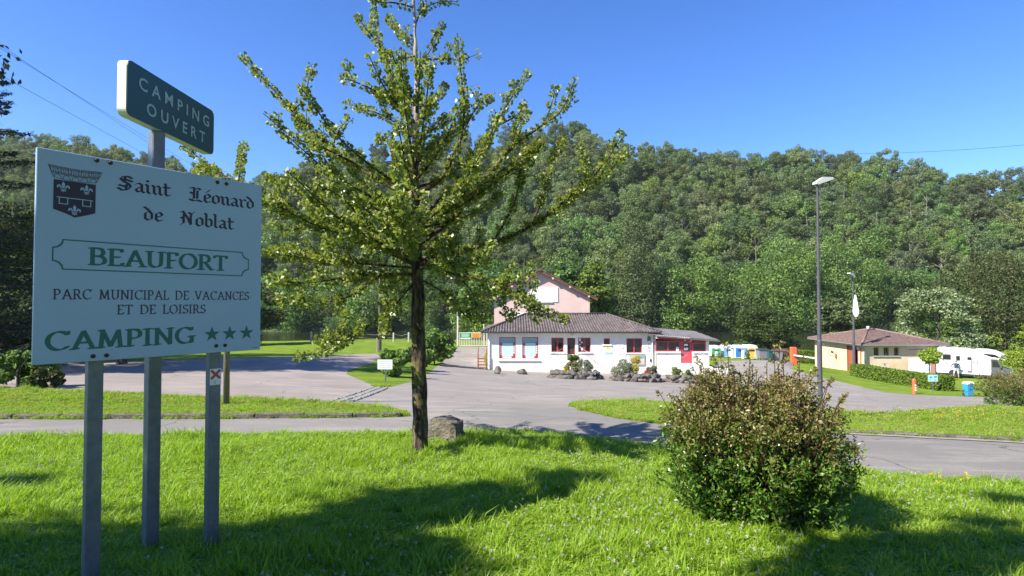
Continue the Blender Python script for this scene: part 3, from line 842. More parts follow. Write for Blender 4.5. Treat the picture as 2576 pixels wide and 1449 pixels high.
# tall spruce at the far left, a few branch tips reach into the picture
def spruce(loc, h, rmax, seed):
    rs = np.random.RandomState(seed); root = thing('spruce_tree', 'tall dark spruce at the top left edge, only branch tips in view', 'tree', loc)
    mb = MB(); mb.tube([(0, 0, -.2), (0.1, 0, h * .5), (0, 0, h)], [.28, .17, .03], 8); mb.build('trunk', M['bark_dark'], root)
    Q = []; bm_ = MB()
    z = 1.5
    while z < h - .3:
        L = rmax * (1 - (z / h) ** 1.3) + .25; k = 7
        for j in range(k):
            a = rs.uniform(0, 6.28); l = L * rs.uniform(.8, 1.1); d = np.array([math.cos(a), math.sin(a), 0])
            t = np.linspace(0, 1, 7)[:, None]
            pts = np.array([0, 0, z]) + d * t * l + np.array([0, 0, 1]) * (-.28 * t + .22 * t ** 3) * l
            bm_.tube([tuple(p) for p in pts], [.035 * (1 - .85 * i / 6) for i in range(7)], 4, False)
            n = int(90 * l)
            tt = rs.rand(n) ** .7; P = np.array([0, 0, z]) + d * (tt * l)[:, None] + np.outer((-.28 * tt + .22 * tt ** 3) * l, [0, 0, 1])
            side = np.array([-d[1], d[0], 0]); off = rs.normal(size=n) * .22 * l * (0.25 + .75 * (1 - tt)) * .6
            P = P + side * off[:, None] + np.array([0, 0, -1]) * (np.abs(off) * .35 + rs.rand(n) * .12)[:, None]
            N = unit(rs.normal(size=(n, 3)) * .5 + np.array([0, 0, 1]))
            Q.append(cards(P, N, .16, rs, .3))
        z += 0.42
    link_mesh('crown', quads_mesh('crown', np.concatenate(Q), [M['spruce']]), root)
    bm_.build('branches', M['bark_dark'], root, fix=False)
    return root
spruce((-25.75, 25.0, terr(-25.75, 25)), 22.0, 5.7, 3)

# ------------------------------------------------------------------ broad tree behind the camera whose shade falls on the lawn
def shade_tree():
    rs = np.random.RandomState(8)
    base = np.array([-9.6, -4.2, 0]); base[2] = terr(base[0], base[1])
    root = thing('broadleaf_tree', 'broad tree behind the viewer, only its shade seen on the lawn', 'tree', base)
    k = 1 / math.tan(SUN_EL)
    lob = []
    def over(px, py, zz, r_):       # a leaf mass at height zz whose shade falls round that spot on the lawn
        g = G(px, py); h = zz - g[2]
        lob.append((g[0] - SUN_D[0] * k * h, g[1] - SUN_D[1] * k * h, zz, r_))
    for a in [(-120, 1425, 8.5, .75), (120, 1430, 8.0, .7), (330, 1445, 8.8, .66), (520, 1425, 8.2, .55), (700, 1410, 9.0, .55), (850, 1410, 8.4, .5), (890, 1325, 8.2, .42), (1010, 1275, 8.8, .48), (1130, 1260, 8.1, .42), (1235, 1245, 8.6, .30),
              (1440, 1213, 8.3, .34), (1000, 1440, 8.0, .45), (660, 1480, 7.6, .8), (350, 1540, 7.6, .9), (30, 1222, 8.8, .36), 
              (2110, 1400, 8.3, .32), (2280, 1385, 8.5, .30), (2420, 1400, 8.1, .33), (2560, 1392, 8.4, .4), (2300, 1450, 8.0, .42), (2480, 1330, 8.2, .20), (2570, 1275, 8.4, .25), (2060, 1490, 7.6, .36)]:
        over(*a)
    lob = np.array(lob); C = lob[:, :3] - base; r_ = lob[:, 3]
    out = []
    for c, q in zip(C, r_):
        n = int(430 * q * q / .25)
        d = np.clip(rs.normal(size=(n, 3)) * .5, -1.25, 1.25) * q * np.array([1, 1, .7])
        out.append(cards(c + d, unit(rs.normal(size=(n, 3)) + np.array([0, 0, .4])), .17, rs))
    link_mesh('crown', quads_mesh('crown', np.concatenate(out), [M['ash']]), root)
    mb = MB(); mb.tube([(0, 0, -.2), (.1, .1, 3), (.3, .4, 6)], [.38, .28, .2], 10)
    for i in range(0, len(C), 1):
        c = C[i]; mb.tube([(.15, .2, 3.5 + (i % 5) * .5), tuple(c * np.array([.55, .55, .75])), tuple(c)], [.10, .05, .012], 5)
    mb.build('trunk', M['bark_dark'], root, fix=False)
shade_tree()
for k_, (x_, y_, s_) in enumerate([(13.5, -6.5, 7.2), (6.0, -13.0, 7.5), (-3.5, -14.5, 7.0), (18.5, -.5, 6.6), (-15.5, -12, 7.4), (21, -12, 7.5)]):  # unseen trees added to keep sky light off the shaded board
    place_tree('broadleaf_tree', oaks[k_ % 6], (x_, y_, terr(x_, y_) - .2), s_, k_ * 1.3, 'tall unseen tree of the grove added behind the viewer to cut sky light', 'tree', 'grove added behind the viewer to cut sky light')

# ------------------------------------------------------------------ ginkgo in the middle of the lawn
M['ginkgo'] = leaf_mat('ginkgo_leaves', [(0.0, (0.10, 0.165, 0.032)), (0.4, (0.19, 0.255, 0.048)), (0.8, (0.30, 0.345, 0.065)), (1.0, (0.48, 0.50, 0.24))], trans=0.42, tcol=(1.2, 1.15, .4), rough=.36, spec=.5)
def bark_mat():
    m, nt, b = nmat('ginkgo_bark')
    tc = nt.nodes.new('ShaderNodeTexCoord'); mp = nt.nodes.new('ShaderNodeMapping'); mp.inputs['Scale'].default_value = (22, 22, 5)
    nt.links.new(tc.outputs['Object'], mp.inputs['Vector'])
    n1 = nt.nodes.new('ShaderNodeTexNoise'); n1.inputs['Scale'].default_value = 1; n1.inputs['Detail'].default_value = 8; n1.inputs['Roughness'].default_value = .7; nt.links.new(mp.outputs[0], n1.inputs['Vector'])
    n2 = nt.nodes.new('ShaderNodeTexNoise'); n2.inputs['Scale'].default_value = 5; n2.inputs['Detail'].default_value = 6; nt.links.new(tc.outputs['Object'], n2.inputs['Vector'])
    c1 = nt.nodes.new('ShaderNodeValToRGB')
    set_ramp(c1, [(.40, (.016, .011, .008)), (.54, (.085, .062, .045)), (.68, (.22, .18, .14)), (.82, (.50, .48, .44))])
    nt.links.new(n1.outputs['Fac'], c1.inputs[0])
    mr = nt.nodes.new('ShaderNodeMapRange'); mr.inputs[1].default_value = .52; mr.inputs[2].default_value = .66; nt.links.new(n2.outputs['Fac'], mr.inputs[0])
    mx = nt.nodes.new('ShaderNodeMix'); mx.data_type = 'RGBA'; mx.inputs[7].default_value = (.16, .15, .045, 1)   # moss and lichen
    nt.links.new(mr.outputs[0], mx.inputs[0]); nt.links.new(c1.outputs[0], mx.inputs[6]); nt.links.new(mx.outputs[2], b.inputs['Base Color'])
    b.inputs['Roughness'].default_value = .95; b.inputs['Specular IOR Level'].default_value = .15
    bp = nt.nodes.new('ShaderNodeBump'); bp.inputs['Strength'].default_value = 1; bp.inputs['Distance'].default_value = .02
    nt.links.new(n1.outputs['Fac'], bp.inputs['Height']); nt.links.new(bp.outputs[0], b.inputs['Normal'])
    return m
M['gbark'] = bark_mat()
M['gbark_pale'] = ramp_mat('pale_sunlit_bark', [(.3, (.16, .12, .085)), (.55, (.36, .30, .235)), (.8, (.5, .44, .37))], scale=9, bump=.5, stretch=(1, 1, .4))  # paler colour stands in for sunlight on the upper trunk
def catmull(P, n):
    P = np.asarray(P, float)
    if len(P) < 3: return np.array([P[0] + (P[-1] - P[0]) * t for t in np.linspace(0, 1, n)])
    X = np.vstack([2 * P[0] - P[1], P, 2 * P[-1] - P[-2]]); out = []
    m_ = len(P) - 1
    for t in np.linspace(0, m_ - 1e-6, n):
        i = int(t); f = t - i; a, b_, c, d = X[i], X[i + 1], X[i + 2], X[i + 3]
        out.append(.5 * (2 * b_ + (c - a) * f + (2 * a - 5 * b_ + 4 * c - d) * f * f + (3 * b_ - a - 3 * c + d) * f ** 3))
    return np.array(out)
GB = G(1057, 1140); GY = GB[1]
def ginkgo():
    rs = np.random.RandomState(42)
    root = thing('ginkgo_tree', 'young ginkgo with upswept branches standing on the front lawn beside the boulder', 'tree', GB)
    trunk_px = [(1057, 1146), (1057, 1100), (1056, 1000), (1054, 900), (1052, 800), (1052, 720), (1049, 660), (1047, 580), (1045, 500), (1044, 420), (1046, 330), (1049, 250), (1046, 150), (1043, 60), (1041, -20), (1040, -110), (1038, -190)]
    T = np.array([W(a, b_, GY) for a, b_ in trunk_px]) - GB
    rad = np.array([.125, .105, .098, .092, .088, .085, .074, .062, .054, .047, .04, .034, .027, .022, .017, .011, .005])
    cut = 10
    # the trunk: knobbly, darker below, its sunlit top painted in a paler bark colour
    def knobbly(pts, r_, n, name, mat):
        pts = catmull(pts, len(pts) * 6); rr = np.interp(np.linspace(0, 1, len(pts)), np.linspace(0, 1, len(r_)), r_)
        mb = MB(); mb.tube([tuple(p) for p in pts], list(rr), n)
        mb.v = [tuple(np.array(v) + np.array([noise.noise((v[0] * 14, v[1] * 14, v[2] * 5)), noise.noise((v[0] * 14 + 7, v[1] * 14, v[2] * 5)), 0]) * .018) for v in mb.v]
        return mb.build(name, mat, root, smooth=True)
    knobbly(T[:cut + 1], rad[:cut + 1], 16, 'trunk', M['gbark'])
    knobbly(T[cut:], rad[cut:], 10, 'leader', M['gbark_pale'])
    def on_trunk(py):
        i = np.interp(py, [p[1] for p in trunk_px][::-1], np.arange(len(trunk_px))[::-1])
        k = int(min(i, len(T) - 2)); return T[k] + (T[k + 1] - T[k]) * (i - k)
    br = []   # (points local, r0, leafiness)
    def limb(pxs, dz, r0, leaf=1.0):
        n = len(pxs) - 1
        P = [W(px, py, GY + dz * (i / n) ** 1.1) - GB for i, (px, py) in enumerate(pxs)]
        br.append((np.array(P), r0, leaf)); return len(br) - 1
    A = [  # outlines of the limbs seen in the photograph, dz = how far the tip lies behind the trunk
        ([(1047, 505), (953, 453), (836, 375), (736, 279), (688, 226), (607, 139)], .5, .036, 1),
        ([(736, 279), (766, 244), (784, 161)], .25, .012, 1), ([(836, 375), (850, 330), (880, 296)], -.3, .012, 1),
        ([(900, 415), (820, 375), (736, 344), (662, 285)], -.7, .016, 1), ([(860, 390), (800, 370), (760, 330), (740, 300)], .8, .012, 1),
        ([(1045, 330), (1006, 257), (975, 161), (953, 113), (897, 41)], .6, .022, 1), ([(955, 118), (945, 70), (938, 20)], .3, .01, 1),
        ([(1048, 300), (971, 244), (910, 213), (853, 192)], -.5, .016, 1), ([(893, 207), (880, 185), (873, 158)], -.4, .008, .9),
        ([(1046, 345), (975, 296), (920, 275), (871, 261)], .4, .014, 1), ([(975, 296), (960, 250), (940, 225)], .5, .008, 1), ([(1020, 320), (990, 330), (965, 355), (950, 345)], -.5, .009, .9),
        ([(1047, 150), (1115, 148), (1160, 150), (1204, 135)], -.3, .014, 1), ([(1047, 140), (1000, 150), (965, 150)], -.5, .011, 1), ([(1047, 180), (1080, 130), (1115, 60)], .5, .011, 1), ([(1047, 120), (1010, 90), (975, 40)], .6, .011, 1),
        ([(1046, 490), (1106, 453), (1141, 392), (1163, 335), (1167, 253), (1158, 174), (1150, 83)], -.4, .028, 1), ([(1163, 335), (1200, 270), (1240, 243)], -.7, .012, 1),
        ([(1043, 20), (1000, 8), (945, 2), (925, -30)], -.3, .012, 1), ([(1043, 70), (1060, 30), (1100, 6), (1156, 3)], .3, .011, 1), ([(1042, -30), (1010, -60), (980, -120)], .2, .009, 1), ([(1042, -40), (1070, -80), (1090, -130)], .3, .009, 1),
        ([(1046, 560), (1120, 490), (1200, 400), (1245, 314), (1290, 240), (1330, 183)], .6, .03, 1), ([(1245, 320), (1300, 290), (1320, 260)], .2, .011, 1),
        ([(1047, 620), (1150, 540), (1230, 440), (1289, 370), (1354, 322), (1411, 279), (1448, 198)], -.5, .034, 1), ([(1365, 315), (1385, 270), (1398, 216)], -.3, .011, 1), ([(1289, 370), (1300, 320), (1330, 280)], -.7, .011, 1),
        ([(1052, 665), (1160, 632), (1300, 588), (1430, 500), (1520, 410), (1568, 328)], -.3, .042, 1.25), ([(1430, 500), (1520, 440), (1580, 378)], .3, .016, 1.2), ([(1340, 560), (1370, 480), (1390, 400), (1425, 345)], .5, .018, 1.2), ([(1240, 610), (1290, 520), (1310, 450), (1340, 390)], -.8, .018, 1.2), ([(1380, 540), (1460, 480), (1480, 430), (1450, 360)], -.7, .013, 1.1),
        ([(1050, 668), (960, 625), (850, 580), (720, 540), (640, 478), (560, 440), (462, 366)], .7, .038, 1.1), ([(600, 455), (605, 410), (612, 362)], 1.0, .010, 1), ([(560, 440), (520, 425), (490, 432)], 1.0, .008, .9),
        ([(850, 580), (800, 520), (740, 480), (665, 440)], .3, .018, 1.15), ([(930, 610), (900, 540), (850, 490), (790, 460)], -.7, .018, 1.15), ([(720, 540), (690, 500), (668, 520)], .2, .010, 1.1), ([(780, 560), (730, 580), (680, 560)], -.5, .010, 1),
        ([(1052, 690), (960, 690), (860, 700), (760, 712), (672, 700)], -.8, .024, 1.15), ([(960, 690), (880, 745), (790, 760), (690, 742)], .1, .014, 1.15), ([(900, 697), (850, 655), (780, 640), (700, 620)], .5, .014, 1.1),
        ([(1052, 700), (1000, 760), (965, 800), (975, 840)], -.7, .014, 1), ([(985, 778), (900, 840), (860, 862), (800, 888), (736, 900)], -1.2, .014, .9), ([(870, 857), (840, 850), (815, 860)], -1.3, .007, 1),
        ([(1054, 672), (1150, 690), (1250, 715), (1330, 770), (1432, 806)], -.9, .022, 1.1), ([(1250, 725), (1320, 752), (1368, 778)], -.6, .010, .9), ([(1150, 690), (1190, 740), (1200, 800)], -.2, .012, 1), ([(1200, 700), (1260, 760), (1285, 800)], .5, .012, 1), 
        ([(1054, 700), (1120, 740), (1180, 800), (1220, 790)], .4, .014, 1.1)]
    for a in A: limb(*a)
    # limbs towards and away from the viewer fill the middle of the crown
    for k in range(26):
        py = rs.uniform(400, 700) if k > 7 else rs.uniform(260, 400); p0 = on_trunk(py)
        az = rs.choice([-1, 1]) * math.pi / 2 + rs.uniform(-1.0, 1.0)
        L = np.interp(py, [200, 450, 690], [.45, 1.3, 2.3]) * rs.uniform(.6, 1.1)
        d = np.array([math.cos(az), math.sin(az), 0])
        rise = np.interp(py, [250, 600, 690], [.9, .65, .15])
        br.append((np.array([p0, p0 + d * L * .35 + [0, 0, L * .2 * rise], p0 + d * L * .7 + [0, 0, L * .5 * rise], p0 + d * L + [0, 0, L * .95 * rise]]), .02, 1.25))
    for k in range(24):       # the wide, nearly level lower tiers
        py = rs.uniform(540, 705); p0 = on_trunk(py); az = rs.uniform(0, 6.28); L = np.interp(py, [540, 640, 705], [1.7, 2.35, 2.1]) * rs.uniform(.75, 1.08)
        d = np.array([math.cos(az), math.sin(az), 0]); rise = np.interp(py, [540, 640, 690, 705], [.55, .3, .02, -.12])
        tip_ = p0 + d * L + GB
        if 1250 < CX + FPX * tip_[0] / tip_[1] < 1500 and py > 600: continue
        br.append((np.array([p0, p0 + d * L * .35 + [0, 0, L * .22 * rise], p0 + d * L * .7 + [0, 0, L * .55 * rise + rs.normal() * .05], p0 + d * L + [0, 0, L * rise + rs.normal() * .08]]), .017, 1.2))
    # side shoots
    main = list(br)
    for P, r0, lf in main:
        c = catmull(P, 24); L = np.linalg.norm(np.diff(c, axis=0), axis=1).sum()
        hi = c[:, 2].mean() > 3.0; n = int(L * (1.7 if hi else 4.8) * lf)
        for j in range(n):
            t = rs.uniform(.22, .95); i = int(t * 22); p0 = c[i]; tg = unit(c[i + 1] - c[i])
            side = unit(np.cross(tg, rs.normal(size=3))); l = rs.uniform(.10, .28 if hi else .58) * (1.15 - .6 * t)
            d = unit(tg * .55 + side * .8 + np.array([0, 0, .35]))
            br.append((np.array([p0, p0 + d * l * .5, p0 + d * l + np.array([0, 0, .12 * l])]), .006, .95))
    wood = MB(); LP = []; LD = []
    for P, r0, lf in br:
        c = catmull(P, max(5, int(len(P) * 4))); n = len(c)
        wood.tube([tuple(p) for p in c], [r0 * (1 - .85 * i / (n - 1)) + .0022 for i in range(n)], 6 if r0 > .015 else 4, False)
        seg = np.linalg.norm(np.diff(c, axis=0), axis=1); L = seg.sum(); cum = np.concatenate([[0], np.cumsum(seg)])
        sp = .024 if r0 < .015 else .022
        k = int(L / sp * lf)
        s_ = rs.uniform(.06 if r0 < .015 else .12, 1, k) ** .9 * L
        i = np.clip(np.searchsorted(cum, s_) - 1, 0, n - 2); f = ((s_ - cum[i]) / np.maximum(seg[i], 1e-6))[:, None]
        LP.append(c[i] + (c[i + 1] - c[i]) * f); LD.append(unit(c[i + 1] - c[i]))
    wood.build('branches', M['gbark'], root, smooth=True, fix=False)
    LP = np.concatenate(LP); LD = np.concatenate(LD)
    # spurs carry rosettes of fan leaves
    nl = 5; P = np.repeat(LP, nl, 0); D = np.repeat(LD, nl, 0); n = len(P)
    out = unit(np.cross(D, rs.normal(size=(n, 3)))); out = unit(out + D * .25 + np.array([0, 0, .1]))
    st = rs.uniform(.015, .05, (n, 1)); base = P + out * st
    ax = unit(out + rs.normal(size=(n, 3)) * .45 + np.array([0, 0, -.25]))
    sd = unit(np.cross(ax, rs.normal(size=(n, 3)))); nr = np.cross(ax, sd)
    s_ = rs.uniform(.024, .046, (n, 1))
    Q = np.stack([base, base + ax * s_ * .68 + sd * s_ * .70 + nr * s_ * .12, base + ax * s_ * 1.0 + sd * s_ * .28, base + ax * s_ * .95 - sd * s_ * .3, base + ax * s_ * .66 - sd * s_ * .70 + nr * s_ * .15], 1)
    print('ginkgo leaves', n)
    o = link_mesh('foliage', quads_mesh('foliage', Q, [M['ginkgo']], k=5), root); o['kind'] = 'stuff'
ginkgo()

# ------------------------------------------------------------------ rocks
M['granite'] = ramp_mat('granite', [(.25, (.055, .045, .03)), (.5, (.15, .13, .095)), (.62, (.20, .175, .125)), (.85, (.33, .30, .24))], scale=6, bump=.9, bscale=30, dist=.03)
M['rock_grey'] = ramp_mat('grey_rock', [(.25, (.055, .048, .042)), (.55, (.13, .115, .10)), (.85, (.26, .235, .21))], scale=3, bump=.8, bscale=14, dist=.05)
def rock(seed, d, sub=3, rough=.28, cuts=7):
    bm = bmesh.new(); bmesh.ops.create_icosphere(bm, subdivisions=sub, radius=1)
    rr = random.Random(seed)
    planes = [(Vector((rr.uniform(-1, 1), rr.uniform(-1, 1), rr.uniform(-.6, 1))).normalized(), rr.uniform(.55, .85)) for _ in range(cuts)]
    for v in bm.verts:
        for nn, dd in planes:
            e = v.co.dot(nn) - dd
            if e > 0: v.co -= nn * e * .92
        v.co *= 1 + rough * .35 * noise.noise(v.co * 1.7 + Vector((seed, 0, 0))) + rough * .12 * noise.noise(v.co * 5 + Vector((0, seed, 0)))
        v.co = Vector((v.co.x * d[0], v.co.y * d[1], v.co.z * d[2]))
    me = bpy.data.meshes.new('rock'); bm.to_mesh(me); bm.free()
    return me
gb = G(1114, 1118); 
me = bpy.data.meshes.new('boulder'); bm = bmesh.new()
# upright block with a sloping right shoulder
bmesh.ops.create_cube(bm, size=1); bmesh.ops.subdivide_edges(bm, edges=bm.edges, cuts=9, use_grid_fill=True)
wb = 82 / FPX * gb[1]; hb = 70 / FPX * gb[1]
for v in bm.verts:
    x, y_, z = v.co; z += .5
    top = 1.0 - .16 * max(0, x - .05) / .45 - .10 * max(0, -.2 - x)
    nn = noise.noise(Vector((x * 2.2, y_ * 2.2, z * 2.2 + 4))) * .10 + noise.noise(Vector((x * 7, y_ * 7, z * 7))) * .035
    r_ = math.hypot(x, y_); k = 1 - .10 * z ** 2 + nn
    xx = x * (1 - .22 * max(0, abs(y_) - .3)) * k; y2 = y_ * (1 - .22 * max(0, abs(x) - .3)) * k
    v.co = Vector((xx * wb, y2 * wb * .8, (z * top * (1 + nn * .5)) * hb - .06 * hb + nn * .05))
bm.to_mesh(me); bm.free(); me.materials.append(M['granite'])
o = link_mesh('boulder', me, None, (gb[0] + .02, gb[1] + .25, gb[2] - .04)); o.rotation_euler = (0, 0, -.25)
tag(o, 'upright granite boulder on the lawn edge behind the ginkgo trunk', 'boulder')
# ------------------------------------------------------------------ shrubs made of upright leafy stems
M['cot_green'] = leaf_mat('shrub_green_leaves', [(0, (.04, .10, .010)), (.5, (.085, .185, .018)), (1, (.18, .30, .05))], trans=.25, rough=.3, spec=.5)
M['cot_red'] = leaf_mat('shrub_bronze_leaves', [(0, (.17, .09, .045)), (.5, (.24, .165, .07)), (1, (.30, .28, .10))], trans=.25, rough=.38, spec=.4)
M['cot_mid'] = leaf_mat('shrub_olive_leaves', [(0, (.075, .10, .016)), (.5, (.14, .165, .03)), (1, (.24, .25, .07))], trans=.25, rough=.35, spec=.4)
M['stem_red'] = flat('red_brown_stem', (.07, .034, .02), .8)
def leaf_quads(P, ax, rs, L, w):
    n = len(P); sd = unit(np.cross(ax, rs.normal(size=(n, 3)))); nr = np.cross(ax, sd)
    s_ = L * rs.uniform(.6, 1.3, (n, 1))
    return np.stack([P, P + ax * s_ * .5 + sd * s_ * w + nr * s_ * .1, P + ax * s_, P + ax * s_ * .5 - sd * s_ * w + nr * s_ * .1], 1)
def stem_shrub(name, label, base, rx, h, seed, nst=420, leaf=.03, red_at=.60, mats=('cot_green', 'cot_mid', 'cot_red'), shoots=60, per=70):
    rs = np.random.RandomState(seed); root = thing(name, label, 'shrub', base)
    wood = MB(); Q = []; MI = []
    for k in range(nst + shoots):
        a = rs.uniform(0, 6.28); q = math.sqrt(rs.rand()); lump = 1 + .16 * math.sin(a * 3 + seed) + .10 * math.sin(a * 7 + 1)
        # the bush is a dome wider than it is tall, tips end all over its surface
        if k >= nst or rs.rand() < .52:       # broad, slightly domed top
            rr = rx * math.sqrt(rs.rand()) * .98; zt = h * (.60 + .36 * math.sqrt(max(0, 1 - (rr / rx) ** 2))) * rs.uniform(.86, 1.04)
        else:                                  # bulging sides drawn in towards the foot
            zt = h * rs.uniform(.03, .66); rr = rx * (.70 + .30 * min(1, zt / h / .45)) * rs.uniform(.82, 1.02)
        rr *= lump * (1 if rs.rand() < .85 else rs.uniform(1.0, 1.16)); zt *= 1 + .10 * math.sin(rr * 7 + a * 2)
        if k >= nst: zt += h * rs.uniform(.04, .24)
        tip = np.array([math.cos(a) * rr, math.sin(a) * rr, max(.06, zt)])
        b0 = np.array([math.cos(a), math.sin(a), 0]) * rx * .22 * q
        mid = b0 + (tip - b0) * .55 + np.array([math.cos(a), math.sin(a), 0]) * rx * .08 + rs.normal(size=3) * rx * .05
        c = catmull([b0, mid, tip, tip + np.array([math.cos(a) * .05, math.sin(a) * .05, .07 if k >= nst else .03])], 12)
        wood.tube([tuple(p) for p in c[::2]], [.006 * (1 - .8 * i / 5) + .001 for i in range(len(c[::2]))], 3, False)
        n = int(per * (1.0 if k < nst else .40)); t = rs.uniform(.28, 1, n) ** .8 * (len(c) - 1.001); i = t.astype(int); f = (t - i)[:, None]
        P = c[i] * (1 - f) + c[i + 1] * f; d = unit(c[np.minimum(i + 1, 11)] - c[i] + 1e-6)
        P = P + rs.normal(size=P.shape) * (.028 if k < nst else .004)
        ax = unit(d * .55 + rs.normal(size=P.shape) * .75 + np.array([0, 0, .2]))
        zz = P[:, 2] / h + rs.normal(size=n) * .10
        Q.append(leaf_quads(P, ax, rs, leaf * np.where(zz < red_at - .15, 1.35, 1.0)[:, None], .22))
        MI.append(np.where(zz > red_at + .16, np.where(rs.rand(n) < .62, 2, 1), np.where(zz > red_at - .12, 1 + (rs.rand(n) < .25), np.where(rs.rand(n) < .82, 0, 1))))
    Q = np.concatenate(Q); MI = np.concatenate(MI)
    o = link_mesh('foliage', quads_mesh('foliage', Q, [M[m_] for m_ in mats], MI), root); o['kind'] = 'stuff'
    wood.build('stems', M['stem_red'], root, fix=False)
    return root
sb = G(1893, 1300)
stem_shrub('evergreen_shrub', 'big dense shrub with bronze upper shoots in front of the lamp post', sb, 186 / FPX * sb[1], 1.14, 61, leaf=.030, nst=720, shoots=120, per=88, red_at=.71)
rb = G(2592, 1026)
stem_shrub('evergreen_shrub', 'bronze tinted shrub at the right edge of the far verge', rb, 98 / FPX * rb[1], 1.75, 62, nst=420, leaf=.062, shoots=40, per=70, red_at=.62)
M['thuja'] = lm('bright_thuja', (.09, .15, .012), (.17, .24, .02), (.30, .36, .05), trans=.2)
big_tree('conifer_bush', 'bright yellow green conifer at the right edge in front of the motorhome', 2575, 1010, 20, 140, 215, 63, M['thuja'], n=26, per=620, size=.10, lr=(.26, .42), zbot=0, flat=.6, up=.1, cat='shrub', base=(ground(2590, 1016)[0] + 2.4, ground(2590, 1016)[1] + 2.2, terr(ground(2590, 1016)[0] + 2.4, ground(2590, 1016)[1] + 2.2)), conic=.55)
# bushes by the drive
for (px, py, w_, h_, sd, mt, lab) in [(995, 948, 92, 76, 71, 'hornbeam', 'fresh green bush behind the small white notice board'), (1095, 918, 96, 92, 72, 'hornbeam', 'dark green bush beside the drive to the white gate'), (1045, 930, 60, 70, 73, 'maple', 'shaded bush behind the ginkgo trunk between the two green bushes')]:
    g = G(px, py)
    big_tree('bush', lab, px, py, g[1], w_, h_, sd, M[mt], n=20, per=420, size=.20, zbot=0, cat='bush', base=g)

# ------------------------------------------------------------------ grass
M['blade'] = leaf_mat('grass_blades', [(0, (.138, .256, .014)), (.4, (.225, .366, .024)), (.8, (.322, .456, .04)), (1, (.54, .57, .18))], trans=.48, tcol=(1.25, 1.3, .4), rough=.45, spec=.3)
M['blade2'] = leaf_mat('dry_verge_blades', [(0, (.16, .22, .02)), (.5, (.24, .30, .03)), (1, (.42, .41, .14))], trans=.35, tcol=(1.2, 1.2, .5), rough=.5)
def tuft(seed, n, rad, h, w, mat, clover=0):
    rs = np.random.RandomState(seed); Q = []
    a = rs.uniform(0, 6.28, n); r_ = rad * np.sqrt(rs.rand(n)); P = np.stack([np.cos(a) * r_, np.sin(a) * r_, np.full(n, -.01)], 1)
    la = rs.uniform(0, 6.28, n); hh = h * rs.uniform(.45, 1.15, n); lean = hh * rs.uniform(.15, .9, n)
    D = np.stack([np.cos(la), np.sin(la), np.zeros(n)], 1); S = np.stack([-np.sin(la), np.cos(la), np.zeros(n)], 1) * (w * rs.uniform(.6, 1.3, n))[:, None]
    Z = np.array([0, 0, 1.0])
    p1 = P + D * (lean * .25)[:, None] + Z * (hh * .55)[:, None]; p2 = P + D * lean[:, None] + Z * (hh * rs.uniform(.8, 1, n))[:, None]
    V = []; F = []
    for i in range(n):
        k = len(V); V += [P[i] - S[i] * .5, P[i] + S[i] * .5, p1[i] + S[i] * .45, p1[i] - S[i] * .45, p2[i]]
        F += [(k, k + 1, k + 2, k + 3), (k + 3, k + 2, k + 4)]
    for i in range(clover):   # clover leaves
        c = np.array([rs.uniform(-rad, rad), rs.uniform(-rad, rad), h * rs.uniform(.3, .6)])
        for j in range(3):
            g = j * 2.09 + rs.rand(); d = np.array([math.cos(g), math.sin(g), rs.uniform(-.1, .25)]); sdv = np.array([-d[1], d[0], 0]); k = len(V); L = .016
            V += [c, c + d * L + sdv * L * .55, c + d * L * 1.5, c + d * L - sdv * L * .55]; F += [(k, k + 1, k + 2, k + 3)]
    me = bpy.data.meshes.new('tuft'); me.from_pydata([tuple(v) for v in V], [], F); me.materials.append(mat)
    return me
tufts = [tuft(1, 50, .085, .062, .0052, M['blade'], 8), tuft(2, 46, .08, .08, .0055, M['blade'], 4), tuft(3, 50, .09, .05, .0050, M['blade'], 14), tuft(4, 30, .06, .125, .0065, M['blade'], 0), tuft(5, 44, .085, .07, .0055, M['blade2'], 5)]
def scatter(name, boxes, label, cat, tf, pick, zs=1.0, keep=None, seed=1):
    rs = np.random.RandomState(seed); pts = []; sc = []
    for (y0, y1, xf, dn, s0) in boxes:
        xm = xf * y1 + 1.0; n = int(dn * 2 * xm * (y1 - y0)); x = rs.uniform(-xm, xm, n); y_ = rs.uniform(y0, y1, n)
        ok = (np.abs(x) < xf * y_ + 1.0) & ~is_paved(x, y_)
        if keep is not None: ok &= keep(x, y_)
        x = x[ok]; y_ = y_[ok]
        pts.append(np.stack([x, y_, terr_np(x, y_)], 1)); sc.append(np.full(len(x), s0) * rs.uniform(.75, 1.3, len(x)))
    P = np.concatenate(pts); s_ = np.concatenate(sc); n = len(P)
    # patches of taller and lower growth
    nv = np.array([noise.noise((p[0] * .9, p[1] * .9, 0)) for p in P]); hz = s_ * (1 + .3 * nv) * zs
    rot = np.stack([rs.normal(0, .1, n), rs.normal(0, .1, n), rs.uniform(0, 6.28, n)], 1)
    idx = np.array(pick)[rs.randint(len(pick), size=n)]
    tall = (nv > .28) & (rs.rand(n) < .3); idx[tall & (idx < 4)] = 3
    o = gn_scatter(name, P, rot, np.stack([s_, s_, hz], 1), idx, tf)
    tag(o, label, cat, kind='stuff'); print(name, n)
    return o
near_l = np.array(near)
scatter('lawn_grass', [(1.9, 4.5, .98, 420, 1.0), (4.5, 7.0, .98, 330, 1.05), (7.0, 14.0, 1.02, 190, 1.2)], 'bright green uncut grass with clover on the front lawn', 'grass', tufts, [0, 0, 1, 1, 2, 2, 0, 3], keep=lambda x, y_: inside(near + [(60, -20), (-60, -20)], x, y_), seed=2)
